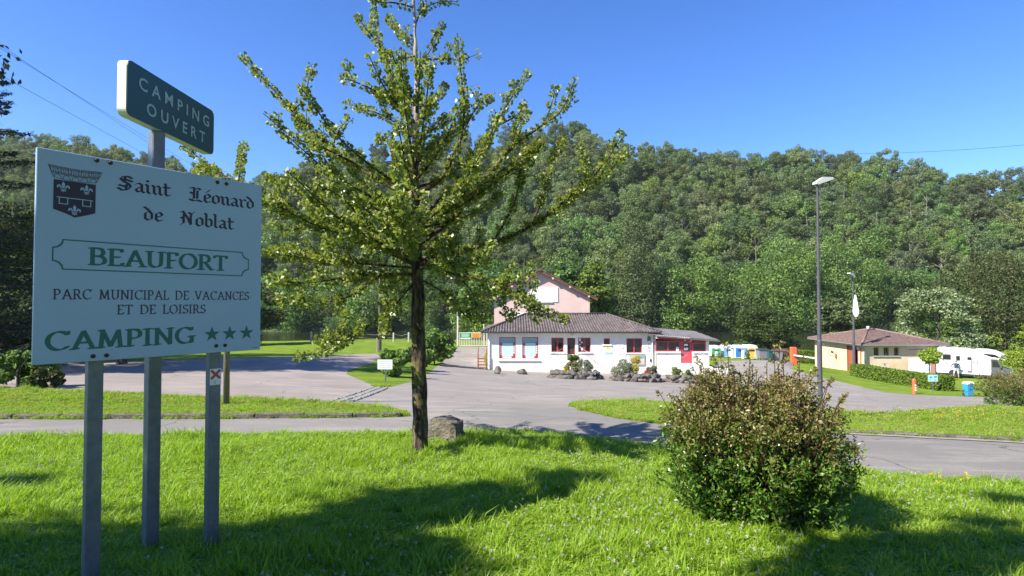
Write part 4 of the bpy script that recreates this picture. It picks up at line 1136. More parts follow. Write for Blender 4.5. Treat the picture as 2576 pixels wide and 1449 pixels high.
scatter('verge_grass', [(8.5, 14, 1.0, 110, 1.15), (14, 24, 1.0, 60, 1.5)], 'short grass on the verges along the road', 'grass', tufts, [0, 1, 2, 4, 4], keep=lambda x, y_: ~inside(near + [(60, -20), (-60, -20)], x, y_), zs=1.0, seed=3)
# weeds hanging over the kerbs
kp = []; rs = np.random.RandomState(77)
for pl_, s0_, s1_ in ((farl, 3, fl_len), (farr, 2, 24)):
    for q_ in range(520):
        ss = rs.uniform(s0_, s1_)
        if noise.noise((ss * .7, 0, 2)) + rs.normal() * .3 < .05: continue
        p_, t_ = polyline_at(pl_, ss); p_ = p_ + np.array([-t_[1], t_[0]]) * rs.choice([rs.uniform(.10, .22), rs.uniform(-.05, .02)], p=[.7, .3]); kp.append((p_[0], p_[1], terr(*p_) + .01))
kp = np.array(kp); n = len(kp)
o = gn_scatter('kerb_weeds', kp, np.stack([rs.normal(0, .2, n), rs.normal(0, .2, n), rs.uniform(0, 6.28, n)], 1), np.stack([rs.uniform(.9, 1.5, n)] * 3, 1), rs.choice([0, 1, 2, 4], n), tufts)
tag(o, 'weeds and moss growing over the kerb stones', 'weeds', kind='stuff')
# flowers
M['clover'] = flat('clover_white', (.55, .53, .48), .7)
M['yellow_fl'] = flat('flower_yellow', (.75, .52, .02), .6)
def flower(mat, r_, h_):
    rs = np.random.RandomState(1); mb = MB(); mb.mi = 0
    n = 34; d = unit(rs.normal(size=(n, 3)) + np.array([0, 0, .25]))
    mb.mi = 0
    for q in d:
        a = unit(np.cross(q, [.3, .5, .8])); b_ = np.cross(q, a); c = np.array([0, 0, h_]) + q * r_ * .45; e = np.array([0, 0, h_]) + q * r_
        mb.add([c - a * r_ * .22, c + a * r_ * .22, e + b_ * r_ * .15, e - b_ * r_ * .1], [(0, 1, 2, 3)])
    mb.mi = 1; mb.tube([(0, 0, 0), (.004, 0, h_)], .0018, 3, False)
    return mb.mesh('flower', [mat, M['blade']])
cl = [flower(M['clover'], .0095, .085), flower(M['clover'], .0078, .07)]
rs = np.random.RandomState(9); n = 11000
y_ = 2.0 + 8.5 * rs.rand(n) ** 1.1; x = rs.uniform(-1, 1, n) * (.95 * y_ + .5)
ok = inside(near + [(60, -20), (-60, -20)], x, y_) & (np.array([noise.noise((a * .55, b_ * .55, 5)) for a, b_ in zip(x, y_)]) + .35 * rs.normal(size=n) > .34)
x, y_ = x[ok], y_[ok]; n = len(x); s_ = rs.uniform(.8, 1.25, n)
o = gn_scatter('clover_flowers', np.stack([x, y_, terr_np(x, y_)], 1), np.stack([rs.normal(0, .2, n), rs.normal(0, .2, n), rs.uniform(0, 6.28, n)], 1), np.stack([s_] * 3, 1), rs.randint(2, size=n), cl)
tag(o, 'white clover heads scattered through the front lawn', 'flowers', kind='stuff'); print('clover', n)
yl = [flower(M['yellow_fl'], .013, .15)]
fx = []; 
for (px, py, sx, sy, n) in [(2300, 1050, 170, 14, 90), (1520, 1012, 70, 5, 50), (2470, 1065, 120, 16, 40), (2400, 1238, 60, 8, 7), (60, 1000, 60, 8, 25), (430, 1010, 40, 6, 12), (900, 1035, 60, 6, 10)]:
    for k in range(n): fx.append(ground(px + rs.uniform(-1, 1) * sx, py + rs.uniform(-1, 1) * sy))
fx = np.array(fx); n = len(fx)
o = gn_scatter('yellow_flowers', np.stack([fx[:, 0], fx[:, 1], terr_np(fx[:, 0], fx[:, 1])], 1), np.stack([rs.normal(0, .2, n)] * 2 + [rs.uniform(0, 6, n)], 1), np.stack([rs.uniform(.8, 1.3, n)] * 3, 1), np.zeros(n, int), yl)
tag(o, 'small yellow flowers on the verges and lawn', 'flowers', kind='stuff')
# ------------------------------------------------------------------ lettering drawn with a broad pen
def hull2(P):
    P = sorted(set((round(a, 6), round(b_, 6)) for a, b_ in P))
    if len(P) < 3: return P
    def half(pts):
        h = []
        for p in pts:
            while len(h) >= 2 and (h[-1][0] - h[-2][0]) * (p[1] - h[-2][1]) - (h[-1][1] - h[-2][1]) * (p[0] - h[-2][0]) <= 0: h.pop()
            h.append(p)
        return h
    lo = half(P); up_ = half(P[::-1]); return lo[:-1] + up_[:-1]
def arc(cx, cy, rx, ry, a0, a1, n=9): return [(cx + rx * math.cos(R(a0 + (a1 - a0) * i / n)), cy + ry * math.sin(R(a0 + (a1 - a0) * i / n))) for i in range(n + 1)]
def minim(x): return [(x - .13, .93), (x, .80), (x, .18), (x + .15, .05)]
BLK = {   # blackletter, x-height 1
    'a': (.62, [[(.0, .80), (.2, .95), (.40, .80), (.40, .18), (.56, .05)], [(.40, .56), (.12, .44), (.02, .26), (.16, .07), (.38, .2)]]),
    'i': (.36, [minim(.1), [(.04, 1.32), (.15, 1.22)]]),
    'n': (.70, [minim(.1), [(.12, .78), (.34, .95), (.48, .80), (.48, .18), (.63, .05)]]),
    't': (.48, [[(.06, 1.28), (.12, 1.15), (.12, .2), (.26, .06), (.42, .16)], [(-.04, .90), (.42, .90)]]),
    'o': (.62, [[(.06, .78), (.06, .2), (.26, .05), (.48, .22), (.48, .78), (.28, .95), (.06, .78)]]),
    'e': (.54, [[(.06, .76), (.06, .2), (.22, .05), (.46, .18)], [(.06, .78), (.28, .95), (.45, .78), (.40, .60), (.08, .44)]]),
    'r': (.50, [minim(.1), [(.12, .78), (.32, .95), (.46, .84)]]),
    'd': (.64, [[(.06, .74), (.06, .2), (.26, .05), (.48, .22), (.48, .72), (.22, 1.12), (-.02, 1.34)], [(.06, .74), (.3, .92)]]),
    'b': (.62, [[(-.03, 1.5), (.08, 1.38), (.08, .2), (.26, .05), (.48, .22), (.48, .76), (.30, .93), (.1, .76)]]),
    'l': (.34, [[(-.03, 1.52), (.08, 1.40), (.08, .18), (.22, .05)]]),
    'S': (1.0, [[(.84, 1.30), (.60, 1.44), (.26, 1.36), (.12, 1.14), (.30, .92), (.62, .74), (.76, .48), (.58, .16), (.24, .02), (-.04, .22)], [(.30, 1.16), (.86, .98)], [(.02, .5), (.55, .40)], [(.40, 1.34), (.42, .96)], [(.50, .66), (.46, .14)]]),
    'L': (.92, [[(.02, 1.36), (.22, 1.46), (.30, 1.30), (.26, .9), (.28, .3), (.06, .1)], [(-.04, .16), (.22, .03), (.52, .16), (.82, .04)], [(.30, 1.30), (.58, 1.44), (.72, 1.32)], [(.50, 1.16), (.50, .34)], [(.0, .92), (.2, .8)]]),
    'N': (1.02, [[(.0, 1.34), (.16, 1.44), (.24, 1.26), (.20, .7), (.22, .22), (.02, .02)], [(.24, 1.26), (.52, .7), (.72, .10)], [(.72, .14), (.70, .9), (.76, 1.26), (.94, 1.44)], [(.02, .78), (.18, .66)], [(.56, 1.36), (.72, 1.24)]])}
BLK['é'] = (BLK['e'][0], BLK['e'][1] + [[(.18, 1.14), (.40, 1.42)]])
def srf(x, y_, w=.13): return [(x - w, y_), (x + w, y_)]
CAP = {   # roman capitals, height 1
    'B': (.70, [[(.12, 0), (.12, 1)], [(.02, 1), (.34, 1)] + arc(.34, .76, .20, .24, 90, -90), [(.12, .52), (.36, .52)] + arc(.36, .26, .25, .26, 90, -90) + [(.02, 0)]]),
    'E': (.62, [[(.12, 0), (.12, 1)], [(.02, 1), (.52, 1), (.53, .86)], [(.12, .52), (.42, .52)], [(.02, 0), (.54, 0), (.57, .16)]]),
    'A': (.86, [[(.10, 0), (.42, 1)], [(.42, 1), (.76, 0)], [(.20, .34), (.64, .34)], srf(.10, 0, .11), srf(.76, 0, .12)]),
    'U': (.82, [[(.13, 1), (.13, .32)] + arc(.39, .30, .26, .30, 180, 360)[1:] + [(.66, 1)], srf(.13, 1), srf(.66, 1, .11)]),
    'F': (.58, [[(.12, 0), (.12, 1)], [(.02, 1), (.50, 1), (.51, .86)], [(.12, .50), (.40, .50)], srf(.12, 0)]),
    'O': (.88, [arc(.42, .5, .38, .51, 0, 360, 22)]),
    'R': (.74, [[(.12, 0), (.12, 1)], [(.02, 1), (.32, 1)] + arc(.32, .74, .22, .26, 90, -90) + [(.12, .48)], [(.34, .48), (.64, 0), (.74, 0)], srf(.12, 0)]),
    'T': (.72, [[(.34, 0), (.34, 1)], [(.02, .86), (.03, 1), (.65, 1), (.66, .86)], srf(.34, 0)]),
    'P': (.64, [[(.12, 0), (.12, 1)], [(.02, 1), (.32, 1)] + arc(.32, .73, .23, .27, 90, -90) + [(.12, .46)], srf(.12, 0)]),
    'C': (.80, [arc(.44, .5, .38, .51, 42, 318, 18), [(.72, .84), (.73, 1.0)]]),
    'M': (1.02, [[(.12, 0), (.18, 1)], [(.18, 1), (.48, .05)], [(.48, .05), (.78, 1)], [(.78, 1), (.86, 0)], srf(.12, 0, .1), srf(.87, 0, .12), srf(.13, 1, .07)]),
    'N': (.86, [[(.13, 0), (.13, 1)], [(.13, 1), (.70, 0)], [(.70, 0), (.70, 1)], srf(.13, 0, .1), srf(.70, 1, .1), srf(.08, 1, .07)]),
    'I': (.34, [[(.14, 0), (.14, 1)], srf(.14, 0), srf(.14, 1)]),
    'D': (.84, [[(.12, 0), (.12, 1)], [(.02, 1), (.32, 1)] + arc(.32, .5, .42, .5, 90, -90, 14) + [(.02, 0)]]),
    'L': (.58, [[(.12, 0), (.12, 1)], [(.02, 0), (.52, 0), (.55, .17)], srf(.12, 1)]),
    'V': (.80, [[(.06, 1), (.38, 0)], [(.38, 0), (.70, 1)], srf(.06, 1, .1), srf(.70, 1, .1)]),
    'S': (.58, [arc(.28, .75, .21, .25, 30, 270, 12) + arc(.28, .26, .24, .26, 90, -150, 12), [(.47, .84), (.48, .98)], [(.06, .0), (.05, .15)]]),
    'G': (.88, [arc(.44, .5, .38, .51, 42, 330, 18), [(.74, .02), (.74, .42)], srf(.74, .42, .12), [(.72, .84), (.73, 1.0)]])}
def write(text, font, s0, base, size, width, fn, nib, ang, thin, space=.3, track=0.0, skip=None):
    """lay text out between s0 and s0 + width; returns a mesh builder whose faces lie in the plane given by fn(s, t, depth)"""
    adv = [font[c][0] + track if c != ' ' else space for c in text]
    tot = sum(adv); k = width / tot; mb = MB(); x = 0
    ca, sa = math.cos(R(ang)), math.sin(R(ang))
    nb = [(ca * nib / 2 - sa * thin / 2, sa * nib / 2 + ca * thin / 2), (ca * nib / 2 + sa * thin / 2, sa * nib / 2 - ca * thin / 2), (-ca * nib / 2 + sa * thin / 2, -sa * nib / 2 - ca * thin / 2), (-ca * nib / 2 - sa * thin / 2, -sa * nib / 2 + ca * thin / 2)]
    for c, a in zip(text, adv):
        if c != ' ':
            lay_ = 0
            for st in font[c][1]:
                for i in range(len(st) - 1):
                    H = hull2([(st[i][0] + q[0], st[i][1] + q[1]) for q in nb] + [(st[i + 1][0] + q[0], st[i + 1][1] + q[1]) for q in nb])
                    lay_ += 1
                    P = [fn(s0 + (x + p[0]) * k, base + p[1] * size, .0006 + lay_ * .00003) for p in H]
                    mb.add(P, [tuple(range(len(P)))])
        x += a
    return mb

# ------------------------------------------------------------------ the big campsite board
SL = np.array([-2.6068, 3.12]); SD = np.array([.595004, .803722]); SN = np.array([SD[1], -SD[0]])
SW, SB, ST = 1.3064, 1.357, 2.553
root = thing('campsite_sign', 'big white campsite board with blackletter town name on grey steel posts', 'sign', (SL[0], SL[1], 0), math.atan2(SD[1], SD[0]))
# in the board's own frame: x along it, -y towards the viewer, z up
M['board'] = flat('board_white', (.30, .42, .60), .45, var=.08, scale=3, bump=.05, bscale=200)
M['board_edge'] = flat('board_edge_metal', (.55, .56, .57), .4, .6)
M['ink'] = flat('ink_violet_black', (.022, .016, .045), .5)
M['sgreen'] = flat('sign_green', (.010, .115, .105), .5)
M['ink_worn'] = flat('ink_worn_violet', (.04, .028, .075), .55, var=.5, scale=60)
M['galv'] = ramp_mat('galvanised_steel', [(.3, (.12, .14, .175)), (.6, (.17, .19, .225)), (.8, (.23, .25, .28))], scale=18, bump=.06, rough=.55, spec=.5)
M['galv'].node_tree.nodes['Principled BSDF'].inputs['Metallic'].default_value = .5
M['rust'] = flat('bolt_rust', (.035, .018, .014), .7)
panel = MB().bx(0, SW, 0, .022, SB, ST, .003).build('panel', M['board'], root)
face = lambda s_, t_, d_: (s_, -d_, t_)
write('Saint', BLK, .392, 2.378, .062, .30, face, .195, 42, .05, track=.06).build('lettering', M['ink'], root, fix=False)
write('Léonard', BLK, .805, 2.372, .062, .452, face, .195, 42, .05, track=.06).build('lettering', M['ink'], root, fix=False)
write('de', BLK, .535, 2.211, .062, .115, face, .195, 42, .05, track=.06).build('lettering', M['ink'], root, fix=False)
write('Noblat', BLK, .748, 2.207, .062, .36, face, .195, 42, .05, track=.06).build('lettering', M['ink'], root, fix=False)
write('BEAUFORT', CAP, .252, 1.921, .096, .815, face, .175, 18, .06, track=.06).build('lettering', M['sgreen'], root, fix=False)
write('PARC MUNICIPAL DE VACANCES', CAP, .086, 1.719, .054, 1.135, face, .15, 25, .045, space=.62, track=.10).build('lettering', M['ink_worn'], root, fix=False)
write('ET DE LOISIRS', CAP, .398, 1.629, .054, .522, face, .15, 25, .045, space=.62, track=.10).build('lettering', M['ink_worn'], root, fix=False)
write('CAMPING', CAP, .056, 1.434, .100, .80, face, .175, 18, .06, track=.07).build('lettering', M['sgreen'], root, fix=False)
# two specks of wear printed on the line of small capitals
mb = MB(); mb.add([face(.832, 1.717, .0007), face(.838, 1.717, .0007), face(.838, 1.724, .0007), face(.832, 1.724, .0007)], [(0, 1, 2, 3)]); mb.add([face(1.224, 1.735, .0007), face(1.23, 1.735, .0007), face(1.23, 1.741, .0007), face(1.224, 1.741, .0007)], [(0, 1, 2, 3)]); mb.build('speck', M['ink_worn'], root, fix=False)['kind'] = 'stuff'
for cx_ in (.959, 1.080, 1.201):
    pts = []
    for i in range(10):
        r_ = .054 if i % 2 == 0 else .0215; a = math.pi / 2 + i * math.pi / 5
        pts.append((cx_ + r_ * math.cos(a), 1.483 + r_ * math.sin(a)))
    MB().prism(pts, .0004, .0012, lambda a, b_, h: face(a, b_, h)).build('star', M['sgreen'], root)
# frame round BEAUFORT: a line with scooped corners
x0, x1, z0, z1, q = .076, 1.212, 1.884, 2.057, .046
def scoop(x0, x1, z0, z1, q):
    o = []
    o += [(x0 + q * math.cos(a), z0 + q * math.sin(a)) for a in np.linspace(math.pi / 2, 0, 7)]
    o += [(x1 + q * math.cos(a), z0 + q * math.sin(a)) for a in np.linspace(math.pi, math.pi / 2, 7)]
    o += [(x1 + q * math.cos(a), z1 + q * math.sin(a)) for a in np.linspace(-math.pi / 2, -math.pi, 7)]
    o += [(x0 + q * math.cos(a), z1 + q * math.sin(a)) for a in np.linspace(0, -math.pi / 2, 7)]
    return o
oa, ob = scoop(x0, x1, z0, z1, q), scoop(x0 + .007, x1 - .007, z0 + .007, z1 - .007, q)
mb = MB(); n = len(oa); mb.add([face(a, b_, .0008) for a, b_ in oa] + [face(a, b_, .0008) for a, b_ in ob], [(i, (i + 1) % n, n + (i + 1) % n, n + i) for i in range(n)])
mb.build('border_line', M['sgreen'], root, fix=False)
# coat of arms: shield, mural crown, lilies and shackles
sh = [(.077, 2.389), (.277, 2.389), (.277, 2.222)] + [(.277 - (.101) * t ** 1.2, 2.222 - .038 * t) for t in np.linspace(.15, 1, 5)] + [(.176 - .099 * t, 2.184 + .038 * t ** .8) for t in np.linspace(.2, 1, 5)]
crest = MB().prism(sh, .0004, .0010, lambda a, b_, h: face(a, b_, h)).build('shield', M['ink'], root)
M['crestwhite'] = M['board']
def lily(cx_, cz, k):
    mb = MB()
    d = .0016
    for poly in ([(0, .030), (.007, .016), (.005, -.004), (-.005, -.004), (-.007, .016)], [(.006, -.002), (.014, .012), (.024, .010), (.028, -.002), (.022, -.006), (.020, .002), (.014, .001), (.010, -.008)],
                 [(-.006, -.002), (-.010, -.008), (-.014, .001), (-.020, .002), (-.022, -.006), (-.028, -.002), (-.024, .010), (-.014, .012)], [(-.012, -.009), (.012, -.009), (.012, -.013), (-.012, -.013)], [(0, -.026), (.006, -.014), (-.006, -.014)], [(.004, -.014), (.012, -.020), (.006, -.022)], [(-.004, -.014), (-.006, -.022), (-.012, -.020)]):
        P = [face(cx_ + a * k, cz + b_ * k, d) for a, b_ in poly]; mb.add(P, [tuple(range(len(P)))]); d += .00003
    return mb
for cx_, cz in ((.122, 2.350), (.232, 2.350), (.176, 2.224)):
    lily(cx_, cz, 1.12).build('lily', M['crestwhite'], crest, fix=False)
def strokes(lines, w, d0=.0016):
    mb = MB(); d = d0
    for (a, b_) in lines:
        a = np.array(a); b_ = np.array(b_); t = (b_ - a) / max(1e-9, np.linalg.norm(b_ - a)); nn = np.array([-t[1], t[0]]) * w / 2; a2 = a - t * w / 2; b2 = b_ + t * w / 2
        P = [face(*q_, d) for q_ in (a2 - nn, b2 - nn, b2 + nn, a2 + nn)]; mb.add(P, [(0, 1, 2, 3)]); d += .00003
    return mb
cz = 2.292
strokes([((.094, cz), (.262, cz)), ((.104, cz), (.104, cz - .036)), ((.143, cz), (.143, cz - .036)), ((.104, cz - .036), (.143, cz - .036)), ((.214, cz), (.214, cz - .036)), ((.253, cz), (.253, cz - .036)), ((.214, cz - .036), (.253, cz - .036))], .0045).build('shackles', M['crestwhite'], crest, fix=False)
mb = MB(); L = []
cb = lambda t_, h: (np.interp(t_, [0, 1], [.077 - .026 * h, .278 + .030 * h]), 2.400 + .068 * h - .008 * math.sin(math.pi * t_))
for a in range(12):
    L += [(cb(a / 12, 0), cb((a + 1) / 12, 0)), (cb(a / 12, .40), cb((a + 1) / 12, .40)), (cb(a / 12, .47), cb((a + 1) / 12, .47))]
L += [(cb(0, 0), cb(0, 1)), (cb(1, 0), cb(1, 1))]
for k in range(5):
    a, b_ = k * .2 + .01, k * .2 + .15
    L += [(cb(a, .47), cb(a, .8)), (cb(b_, .47), cb(b_, .8)), (cb(a - .015, .82), cb(b_ + .015, .82)), (cb(a - .015, 1), cb(b_ + .015, 1)), (cb(a - .015, .82), cb(a - .015, 1)), (cb(b_ + .015, .82), cb(b_ + .015, 1)), (cb(a - .015, .91), cb(b_ + .015, .91)), (cb(a + .05, .5), cb(a + .05, .72)), (cb(a + .09, .5), cb(a + .09, .72)), (cb(b_, .58), cb(min(1, b_ + .05), .58))]
    for j in range(6):
        g0, g1 = math.pi * j / 6, math.pi * (j + 1) / 6
        L.append((cb(k * .2 + .1 - .08 * math.cos(g0), .04 + .30 * math.sin(g0)), cb(k * .2 + .1 - .08 * math.cos(g1), .04 + .30 * math.sin(g1))))
strokes([((a[0], a[1]), (b_[0], b_[1])) for a, b_ in L], .0027, .0006).build('mural_crown', M['ink'], root, fix=False)
for (a, b_) in [(.279, 2.533), (.349, 2.533), (.983, 2.523), (1.045, 2.523), (.279, 1.386), (.346, 1.386), (.989, 1.403), (1.049, 1.403)]:
    mb = MB(); k = []
    mb.lathe([(.0125, 0), (.0125, .004), (.008, .009)], 10)
    mb.v = [(v[0] + a, -v[2] - .0003, v[1] + b_) for v in mb.v]; mb.build('bolt', M['rust'], root)
mb = MB()
for j, (a, b_) in enumerate([(.279, 2.533), (.349, 2.533), (.983, 2.523), (1.045, 2.523)]):   # rust runs
    mb.add([face(a - .002, b_, .0005), face(a + .002, b_, .0005), face(a + .001, b_ - .034, .0005), face(a - .001, b_ - .034, .0005)], [(0, 1, 2, 3)])
mb.build('rust_run', flat('rust_stain', (.42, .40, .42), .6), root, fix=False)['kind'] = 'stuff'
strokes([((1.247, 1.374), (1.285, 1.374))], .003, .0006).build('maker_mark', M['ink_worn'], root, fix=False)
# posts
def post_at(s_, w_, d_, zt, yoff, name='post'):
    px_, py_ = SL + SD * s_ - SN * (yoff)
    zb = terr(px_, py_) - .3
    return MB().bx(s_ - w_ / 2, s_ + w_ / 2, yoff - d_ / 2, yoff + d_ / 2, zb, zt, .006)
lp = post_at(.304, .078, .062, ST - .02, .056).build('post', M['galv'], root)
rp = post_at(.999, .078, .062, ST - .02, .056).build('post', M['galv'], root)
# trail marker sticker on the right post
stk = MB().bx(.961, 1.037, .0225, .0249, 1.135, 1.245).build('trail_marker', flat('sticker_white', (.70, .70, .72), .4), root)
mb = MB()
for q, (a, b_) in enumerate([((.968, 1.177), (1.030, 1.236)), ((.968, 1.236), (1.030, 1.177))]):
    a = np.array(a); b_ = np.array(b_); t = (b_ - a) / np.linalg.norm(b_ - a); nn = np.array([-t[1], t[0]]) * .0085
    mb.add([(p[0], .0222 - q * .0003, p[1]) for p in (a - nn, b_ - nn, b_ + nn, a + nn)], [(0, 1, 2, 3)])
mb.build('red_cross', flat('sticker_red', (.42, .035, .05), .4), stk, fix=False)
strokes([((.986, 1.160), (.997, 1.160)), ((.997, 1.160), (.997, 1.152)), ((.990, 1.152), (.997, 1.152)), ((.997, 1.152), (.997, 1.144)), ((.986, 1.144), (.997, 1.144))], .0018, -.0221).build('numeral', M['ink_worn'], stk, fix=False)

# ------------------------------------------------------------------ the green box sign on its own post
def top_sign():
    cL = W(318, 228, 3.55); cR = W(537, 326, 4.56)
    z0 = (W(318, 300, 3.55)[2] + W(537, 382, 4.56)[2]) / 2; z1 = (W(318, 158, 3.55)[2] + W(537, 271, 4.56)[2]) / 2
    d = np.array([cR[0] - cL[0], cR[1] - cL[1]]); Wd = np.linalg.norm(d); d /= Wd; H = z1 - z0
    root = thing('campsite_sign', 'green rounded box sign reading CAMPING OUVERT on a single post above the board', 'sign', (cL[0], cL[1], 0), math.atan2(d[1], d[0]))
    def rr(x0, x1, a0, a1, r_, n=6):
        o = []
        for (cx_, cy_, s_) in ((x1 - r_, a1 - r_, 0), (x0 + r_, a1 - r_, 90), (x0 + r_, a0 + r_, 180), (x1 - r_, a0 + r_, 270)):
            o += [(cx_ + r_ * math.cos(R(s_ + 90 * i / n)), cy_ + r_ * math.sin(R(s_ + 90 * i / n))) for i in range(n + 1)]
        return o
    fm = lambda a, b_, h: (a, h, b_)
    MB().prism(rr(0, Wd, z0, z1, .045), .002, .060, fm).build('box', flat('sign_box_cream', (.66, .66, .60), .45), root)
    pl_ = MB().prism(rr(.002, Wd - .002, z0 + .002, z1 - .002, .044), -.004, .0015, fm).build('face', flat('sign_face_green', (.006, .048, .052), .35), root)
    def word(t, x0, wd, zb, h):
        cu = bpy.data.curves.new('w', 'FONT'); cu.body = t; cu.size = 1; cu.space_character = 1.6; cu.offset = .012; cu.resolution_u = 3
        to = bpy.data.objects.new('w', cu); COL.objects.link(to); dg = bpy.context.evaluated_depsgraph_get(); me = bpy.data.meshes.new_from_object(to.evaluated_get(dg))
        bpy.data.objects.remove(to)
        P = np.array([v.co[:2] for v in me.vertices]); mn, mx = P.min(0), P.max(0); k = (wd / (mx[0] - mn[0]), h / (mx[1] - mn[1]))
        for v in me.vertices: v.co = Vector((x0 + (v.co.x - mn[0]) * k[0], -.0065, zb + (v.co.y - mn[1]) * k[1]))
        me.name = 'lettering'; me.materials.clear(); me.materials.append(M['tletter']); link_mesh('lettering', me, root)
    M['tletter'] = flat('letter_pale', (.33, .43, .47), .4)
    word('CAMPING', Wd * .105, Wd * .82, z0 + H * .57, H * .235)
    word('OUVERT', Wd * .185, Wd * .685, z0 + H * .175, H * .235)
    pc = W(420, 500, 3.92)
    # post stands a little behind the board
    dv = np.array([pc[0] - cL[0], pc[1] - cL[1]]); s_ = dv @ d; o_ = dv @ np.array([-d[1], d[0]])
    zb = terr(pc[0], pc[1]) - .3
    mb = MB(); mb.box((s_, max(o_, .045), (zb + z0) / 2), (.08, .085, z0 - zb), math.atan2(SD[1], SD[0]) - math.atan2(d[1], d[0]), .006)
    mb.build('post', M['galv'], root)
    print('top sign', cL, cR, Wd, H, s_, o_)
top_sign()

# wooden pole behind the board
g = G(569, 1020); root = thing('wooden_pole', 'round grey wooden pole on the verge behind the big board', 'pole', g)
M['oldwood'] = ramp_mat('weathered_wood', [(.3, (.10, .085, .06)), (.7, (.26, .23, .17))], scale=4, stretch=(8, 8, 1), bump=.5)
hh = W(569, 560, g[1])[2] - g[2]
mb = MB(); mb.tube([(0, 0, -.3), (0, 0, hh * .5), (.01, 0, hh)], [.075, .072, .068], 12); mb.build('shaft', M['oldwood'], root, smooth=True)
mb = MB(); mb.lathe([(.071, hh), (.05, hh + .02), (.01, hh + .03)], 12); mb.build('cap', M['oldwood'], root)
# ------------------------------------------------------------------ reception building
BY = 49.0
def fx_(px, Y=BY): return W(px, 880, Y)[0]
def fz(py, Y=BY): return W(1400, py, Y)[2]
M['wall_white'] = ramp_mat('render_white', [(.25, (.66, .62, .55)), (.6, (.79, .75, .67)), (.9, (.83, .79, .72))], scale=1.2, bump=.15, bscale=40, dist=.01)
M['wall_pink'] = ramp_mat('render_pink', [(.25, (.56, .40, .35)), (.6, (.66, .485, .42)), (.9, (.70, .53, .46))], scale=.9, bump=.15, bscale=40, dist=.01)
M['wall_white2'] = flat('panel_white', (.80, .79, .77), .6)
M['redframe'] = flat('red_paint', (.40, .045, .055), .45)
M['reddark'] = flat('red_paint_worn', (.30, .035, .045), .5)
M['glass'] = flat('window_glass', (.018, .016, .014), .06, var=.05, spec=.8)
M['blind'] = flat('teal_blind', (.26, .42, .42), .5)
M['poster_teal'] = flat('poster_teal', (.48, .66, .68), .5)
M['concrete'] = ramp_mat('concrete', [(.3, (.30, .28, .26)), (.7, (.48, .46, .43))], scale=2, bump=.3)
M['corr'] = ramp_mat('fibre_cement', [(.28, (.04, .032, .03)), (.5, (.105, .085, .078)), (.8, (.21, .178, .16))], scale=2.2, detail=10, bump=.4, dist=.02)
M['corr2'] = ramp_mat('grey_sheet', [(.3, (.085, .08, .08)), (.7, (.16, .152, .15))], scale=1.2, bump=.2)
M['redtile'] = ramp_mat('red_tile', [(.25, (.08, .04, .033)), (.55, (.17, .085, .07)), (.85, (.27, .16, .135))], scale=3, detail=10, bump=.6, dist=.03)
M['metal_dark'] = flat('dark_metal', (.05, .05, .055), .5, .3)
M['paper'] = flat('paper_white', (.75, .75, .74), .6)
M['rail'] = flat('rail_grey', (.30, .29, .28), .5, .4)

X0, X1 = fx_(1227), fx_(1650)
EZ = fz(836)                       # eave height
ZB0, ZB1 = terr(X0, BY), terr(X1, BY)
BD = 9.0
root = thing('reception_building', 'low white reception building with grey corrugated roof and red window frames', 'building', (0, BY, 0))
def hole_wall(mb, x0, x1, z0a, z0b, z1, holes, y0=0.0, t=.28):
    """front wall in the plane y = y0 with rectangular openings; the foot slopes from z0a to z0b"""
    xs = sorted(set([x0, x1] + [h[0] for h in holes] + [h[1] for h in holes]))
    for a, b_ in zip(xs[:-1], xs[1:]):
        hs = sorted([h for h in holes if h[0] < (a + b_) / 2 < h[1]], key=lambda h: h[2])
        zb = min(z0a + (z0b - z0a) * (a - x0) / (x1 - x0), z0a + (z0b - z0a) * (b_ - x0) / (x1 - x0)) - .4
        z = zb
        for h in hs:
            mb.bx(a, b_, y0, y0 + t, z, h[2]); z = h[3]
        mb.bx(a, b_, y0, y0 + t, z, z1)
def opening(p): return (fx_(p[0]), fx_(p[1]), fz(p[3]), fz(p[2]))     # px0, px1, top, bottom
WIN = [(1256, 1297, 848, 902), (1314, 1354, 848, 902), (1387, 1418, 849.5, 886), (1454.5, 1486, 849.5, 886), (1519, 1534.5, 851, 866.5), (1576, 1615.5, 851, 888)]
DOOR = (1427, 1447, 850, 906)
holes = [opening(w) for w in WIN] + [opening(DOOR)]
mb = MB(); hole_wall(mb, X0, X1, ZB0, ZB1, EZ, holes)
mb.bx(X0, X0 + .28, .281, BD, ZB0 - .6, EZ); mb.bx(X1 - .28, X1, .281, BD, ZB1 - .6, EZ); mb.bx(X0 + .281, X1 - .281, BD - .28, BD, ZB0 - .6, EZ)
wall = mb.build('wall', M['wall_white'], root)
mb = MB().bx(X0 - .012, X1 + .012, -.012, .0, ZB1 - .3, min(ZB0, ZB1) + .12)
plinth = MB()
inner = MB().bx(X0 + .3, X1 - .3, 2.4, 2.5, ZB1 - .3, EZ - .05).build('inner_wall', flat('dim_room', (.10, .08, .07), .9), root)
